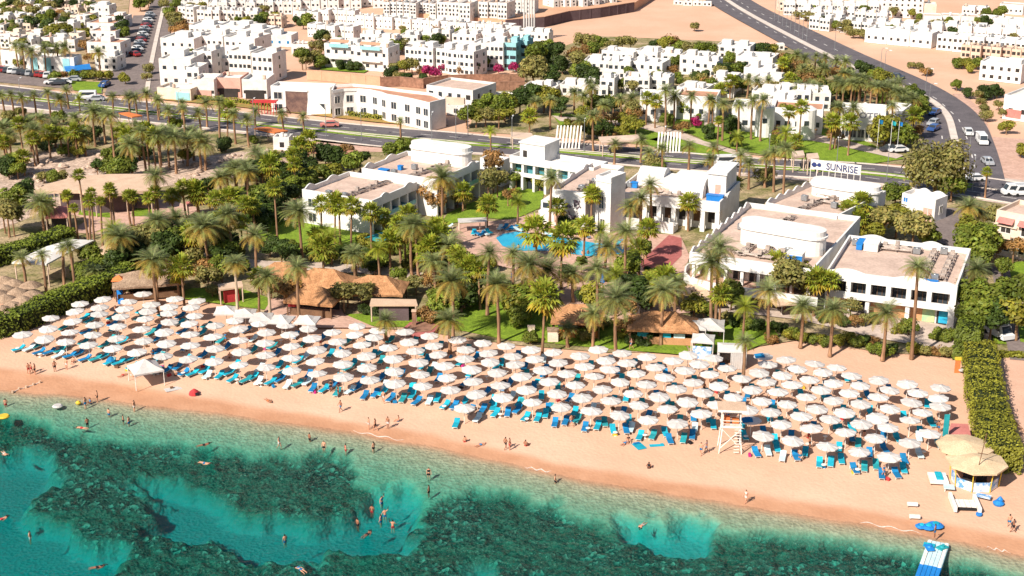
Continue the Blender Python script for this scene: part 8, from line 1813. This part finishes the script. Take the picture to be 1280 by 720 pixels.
cand = [u for u in UMB]; pr.shuffle(cand)
for u in cand[:46]:
    x, y = u[0] + pr.uniform(-1.9, 2.1), u[1] + pr.uniform(-1.7, -.8); k = pr.choice(['stand', 'stand', 'walk', 'sit'])
    person(0, 0, k, 'among the umbrellas, ' + ordw(u[2] + 1) + ' row from the sea', at=Vector((x, y, tz(x, y))), topped=pr.random() < .4)
for (x, y) in ((703, 312), (716, 316), (728, 318), (735, 317), (661, 306), (675, 300), (648, 310)): person(x, y, 'stand', 'in the swimming pool', at=Vector((*G(x, y, .4)[:2], -.55)))
for (x, y) in ((845, 276), (600, 290), (448, 340), (470, 345), (789, 436), (640, 352), (820, 352)): person(x, y, 'walk', 'in the hotel garden', at=Vector((*G(x, y, .34)[:2], .34)), topped=True)
q = MB(); q.cone((0, 0), .62, .75, 0, .18, 14); q.cone((0, 0), .75, .6, .18, .34, 14); o = q.build('rubber_ring', 'yellow'); o.location = G(5, 522, SEA); lab(o, 'yellow rubber ring floating at the left edge of the sea', '', 'rubber ring')
q = MB(); q.cone((0, 0), .55, .7, 0, .18, 14); q.cone((0, 0), .7, .5, .18, .34, 14); o = q.build('rubber_ring', 'canopy'); o.location = G(72, 509, SEA); lab(o, 'white rubber ring floating near the left shore', '', 'rubber ring')
q = MB(); q.cone((0, 0), .28, .38, 0, .2, 10); q.cone((0, 0), .38, .15, .2, .45, 10); o = q.build('beach_ball', 'yellow'); o.location = G(98, 505, SEA); lab(o, 'pale yellow beach ball at the water edge', '', 'ball')

# ------------------------------------------------------------------ cars
def car_meshes(kind):
    L_, W, H, b = (4.4, 1.75, 1.45, .55) if kind == 'car' else (5.2, 1.95, 2.2, .9)
    prof = [(-L_ / 2, .35), (-L_ / 2, .8), (-L_ * .28, .92), (-L_ * .14, H), (L_ * .26, H), (L_ * .44, .95), (L_ / 2, .88), (L_ / 2, .35)] if kind == 'car' else [(-L_ / 2, .35), (-L_ / 2, 1.0), (-L_ * .40, 1.15), (-L_ * .30, H), (L_ / 2 - .05, H), (L_ / 2, 1.0), (L_ / 2, .35)]
    q = MB(); n = len(prof); vs = []
    for s in (-1, 1):
        for x, z in prof: k = .86 if z > 1.0 else 1.0; vs.append((x, s * W / 2 * k, z))
    q.add(vs, [tuple(range(n)), tuple(range(2 * n - 1, n - 1, -1))] + [(i, n + i, n + (i + 1) % n, (i + 1) % n) for i in range(n)])
    g = MB(); a = .87 * W / 2
    if kind == 'car':
        for s in (-1, 1):
            P = [(-L_ * .24, s * (W / 2 * .955), .97), (-L_ * .125, s * (W / 2 * .865), H - .07), (L_ * .25, s * (W / 2 * .865), H - .07), (L_ * .40, s * (W / 2 * .955), .98)]
            g.add([(x, y + s * .03, z) for x, y, z in P], [(0, 1, 2, 3)])
        g.add([(-L_ * .285, -a * .95, .96), (-L_ * .285, a * .95, .96), (-L_ * .155, a * .9, H - .05), (-L_ * .155, -a * .9, H - .05)], [(0, 1, 2, 3)])
        g.add([(L_ * .455, -a * .95, .98), (L_ * .455, a * .95, .98), (L_ * .285, a * .9, H - .05), (L_ * .285, -a * .9, H - .05)], [(0, 1, 2, 3)])
    else:
        for s in (-1, 1): g.add([(-L_ * .3, s * .905 * W / 2, 1.2), (-L_ * .24, s * .9 * W / 2, H - .25), (L_ * .42, s * .9 * W / 2, H - .25), (L_ * .42, s * .905 * W / 2, 1.2)], [(0, 1, 2, 3)])
        g.add([(-L_ * .405, -a * .95, 1.18), (-L_ * .405, a * .95, 1.18), (-L_ * .315, a * .9, H - .12), (-L_ * .315, -a * .9, H - .12)], [(0, 1, 2, 3)])
    w = MB(); n = 12; r = .33
    for s, y in ((-.11, 0), (.11, 0)): pass
    vs = [(r * cos(2 * pi * k / n), -.1, r * sin(2 * pi * k / n)) for k in range(n)] + [(r * cos(2 * pi * k / n), .1, r * sin(2 * pi * k / n)) for k in range(n)]
    w.add(vs, [tuple(range(n)), tuple(range(2 * n - 1, n - 1, -1))] + [(k, n + k, n + (k + 1) % n, (k + 1) % n) for k in range(n)])
    return q, g.mesh('window', 'glass'), w.mesh('wheel', 'rubber'), L_, W
CM = {k: car_meshes(k) for k in ('car', 'van')}; CB = {}
CN = {'carwhite': 'white', 'carred': 'red', 'carsilver': 'silver', 'cardark': 'dark', 'carblue': 'blue', 'redroof': 'pink'}
def car(px, py, rz, m, where, kind='car', z=.3, group=None, label=None):
    q, g, w, L_, W = CM[kind]; key = (kind, m)
    if key not in CB: CB[key] = q.mesh('body', m)
    p = G(px, py, z); root = empty('parked_car' if group and 'parked' in group else kind, (p.x, p.y, z), rz)
    link('body', CB[key], root); link('window', g, root)
    for sx in (-.31, .31):
        for sy in (-1, 1): link('wheel', w, root, (sx * L_, sy * (W / 2 - .08), .33))
    lab(root, label or CN[m] + ' ' + kind, '' if label else where, kind, group)
ca = [('carwhite', 'cardark', 'carsilver', 'carred')[i % 4] for i in range(30)]
for i in range(11): car(3 + i * 5.6, 89.0 + i * .75, 1.75, ['carred', 'cardark', 'carwhite', 'carsilver', 'cardark', 'cardark', 'carsilver', 'cardark', 'carred', 'carred', 'carwhite'][i], 'in the row along the car park wall', group='cars parked in the car park')
for x, y, m in ((66, 105, 'carwhite'), (73, 106, 'cardark'), (80, 104.5, 'carwhite'), (92, 101.5, 'carsilver')): car(x, y, .1, m, 'at the lawn end of the car park', group='cars parked in the car park')
for i in range(15):
    f = i / 14; car(169 + 19 * f ** .9, 70 - 50 * f, 2.3, ['carred', 'cardark', 'carwhite', 'cardark', 'carsilver'][i % 5], 'in the kerbside row of the avenue', group='cars parked along the avenue')
for x, y, rz, m, k, lb in ((1210, 168, 1.45, 'carwhite', 'car', 'white car driving on the wide highway bend'), (1227, 179, 1.45, 'carwhite', 'van', 'white van at the right kerb of the highway bend'), (1234, 205, 1.55, 'carsilver', 'car', 'silver car nearest the crossing'), (1217, 226, .1, 'carwhite', 'car', 'white car waiting at the crossing beside the big tree'), (1268, 243, .1, 'carwhite', 'van', 'white van on the boulevard at the right edge'), (1279, 244, .1, 'carwhite', 'van', 'second white van behind another at the right edge'),
                            (905, 206.5, .08, 'carwhite', 'van', 'white van on the boulevard by the park'), (921, 208, .08, 'carsilver', 'car', 'silver car following the van by the park'), (412, 158.5, .1, 'redroof', 'car', 'pink car on the far carriageway'), (108, 124, .1, 'carwhite', 'van', 'white van on the far carriageway beside the avenue mouth'), (120, 126, .1, 'carsilver', 'car', 'silver car on the far carriageway beside the avenue mouth'), (131, 108, 1.4, 'carblue', 'car', 'blue car in the avenue car park entrance'),
                            (1168, 143, .9, 'carblue', 'car', 'blue car parked highest beside the highway slip road'), (1167, 156, .9, 'carsilver', 'car', 'silver car parked second beside the highway slip road'), (1167, 163, .9, 'carblue', 'car', 'blue car parked lowest beside the highway slip road'), (1247, 420, 1.9, 'carwhite', 'van', 'white van behind the tall east hedge'), (1122, 190, .2, 'carwhite', 'car', 'white car at the flag-lined hotel entrance'), (1112, 189, .2, 'cardark', 'car', 'dark car at the flag-lined hotel entrance'), (993, 168, .1, 'carwhite', 'car', 'white car on the park drive'), (1148, 124, 2.6, 'carsilver', 'car', 'silver car on the inner highway lanes'),
                            (1120, 98, 2.5, 'cardark', 'car', 'dark car far up the highway')):
    car(x, y, rz, m, '', k, label=lb)
# ------------------------------------------------------------------ street lamps, flags
mb = MB(); mb.tube([(0, 0, 0), (0, 0, 6.6), (.3, 0, 7.0), (1.3, 0, 7.15)], [.09, .06, .05, .04], 6); LP = mb.mesh('post', 'metal'); mb = MB(); mb.box(.9, -.14, 7.1, 1.7, .14, 7.24); LH = mb.mesh('lamp_head', 'carwhite')
for x, y in ((27, 134), (130, 142), (225, 152), (318, 162), (408, 171), (452, 176), (640, 186), (830, 201), (960, 212), (1045, 216), (1108, 226), (1232, 244), (540, 181), (570, 174), (585, 170), (730, 190), (1215, 240)):
    p = G(x, y, .2); root = empty('street_lamp', (p.x, p.y, .2), 1.4); link('post', LP, root); link('lamp_head', LH, root); lab(root, 'slim grey street lamp', 'along the boulevard', 'street lamp', 'street lamps on the boulevard')
for i in range(9):
    f = i / 8; p = G(968 + f * 40, 24 + f * 26 + 2, .2)
    root = empty('street_lamp', (p.x, p.y, .2), -.6); link('post', LP, root); link('lamp_head', LH, root); lab(root, 'slim grey street lamp', 'along the far highway', 'street lamp', 'street lamps on the highway')
for x, y in ((1043, 64), (1100, 92), (1156, 120), (1160, 140), (1210, 205), (1105, 95)):
    p = G(x, y, .2); root = empty('street_lamp', (p.x, p.y, .2), -.6); link('post', LP, root); link('lamp_head', LH, root); lab(root, 'slim grey street lamp', 'along the highway bend', 'street lamp', 'street lamps on the highway')
mb = MB(); mb.tube([(0, 0, 0), (0, 0, 7)], .05, 5); FP = mb.mesh('pole', 'carwhite')
for i, (x, y, m) in enumerate(((1096, 188, 'navy'), (1112, 190, 'sea'), (1121, 191, 'blue'))):
    p = G(x, y, .2); root = empty('flag_pole', (p.x, p.y, .2), R.uniform(-.4, .4)); link('pole', FP, root); q = MB(); q.add([(.05, 0, 6.9), (.5, .1, 6.75), (.9, -.05, 6.6), (.8, -.05, 5.8), (.45, .1, 5.85), (.05, 0, 6.0)], [(0, 5, 4, 1), (1, 4, 3, 2)]); q.build('flag', m, root); lab(root, 'flag pole with a ' + {'blue': 'bright blue', 'sea': 'green', 'navy': 'dark blue', 'turq': 'turquoise'}[m] + ' flag', 'at the entrance across the boulevard', 'flag pole')
simple('blue_banner', 'tall blue feather banner behind the east hedge', 'flag', G(1217, 408), 0, [('pole', 'whitewood', lambda q: q.tube([(0, 0, 0), (.1, 0, 4.2)], .04, 5)), ('flag', 'blue', lambda q: q.box(.0, -.02, 1.0, .7, .02, 4.1))], z=.3)
for i in range(5):
    p = G(655 + i * 3.2, 52, 0); root = empty('white_mast', (p.x, p.y, .1)); q = MB(); q.tube([(0, 0, 0), (0, 0, 13)], .28, 6); q.build('mast', 'canopy', root); q = MB(); q.cone((0, 0), .34, .34, 13, 13.2, 6); q.build('cap', 'canopy', root); lab(root, 'tall white mast', 'beside the teal-shade houses', 'mast', 'white masts')
# ------------------------------------------------------------------ light, sky, camera
finish_labels()
wd = bpy.data.worlds.new('World'); SC.world = wd; wd.use_nodes = True
nt = wd.node_tree; bg = nt.nodes['Background']
sky = nt.nodes.new('ShaderNodeTexSky'); sky.sky_type = 'NISHITA'; sky.sun_disc = False
SUN_EL = radians(40); LD = Vector((.66, .75, 0)).normalized()
sky.sun_elevation = SUN_EL; sky.sun_rotation = atan2(-LD.x, -LD.y)
sky.air_density = 1.0; sky.dust_density = 1.2; sky.altitude = 50
nt.links.new(sky.outputs[0], bg.inputs[0]); bg.inputs[1].default_value = .068
sd = Vector((LD.x * cos(SUN_EL), LD.y * cos(SUN_EL), -sin(SUN_EL)))
su = bpy.data.lights.new('sun', 'SUN'); su.energy = 5.0; su.angle = radians(.53); su.color = (1, .925, .82)
so = bpy.data.objects.new('sun', su); C.objects.link(so); so.rotation_euler = sd.to_track_quat('-Z', 'Y').to_euler(); so.location = (0, 0, 150)
cam = bpy.data.cameras.new('camera'); co_ = bpy.data.objects.new('camera', cam); C.objects.link(co_)
cam.sensor_width = 36; cam.lens = 36 * FPX / 1280; cam.clip_end = 12000; cam.clip_start = 1
co_.location = (0, 0, CH); co_.rotation_euler = (radians(90) - PITCH, 0, 0); SC.camera = co_
vs = SC.view_settings; vs.view_transform = 'Standard'; vs.look = 'None'; vs.exposure = .60; vs.gamma = 1; vs.use_curve_mapping = False
SC.cycles.max_bounces = 8; SC.cycles.diffuse_bounces = 3; SC.cycles.transparent_max_bounces = 12; SC.cycles.caustics_reflective = False
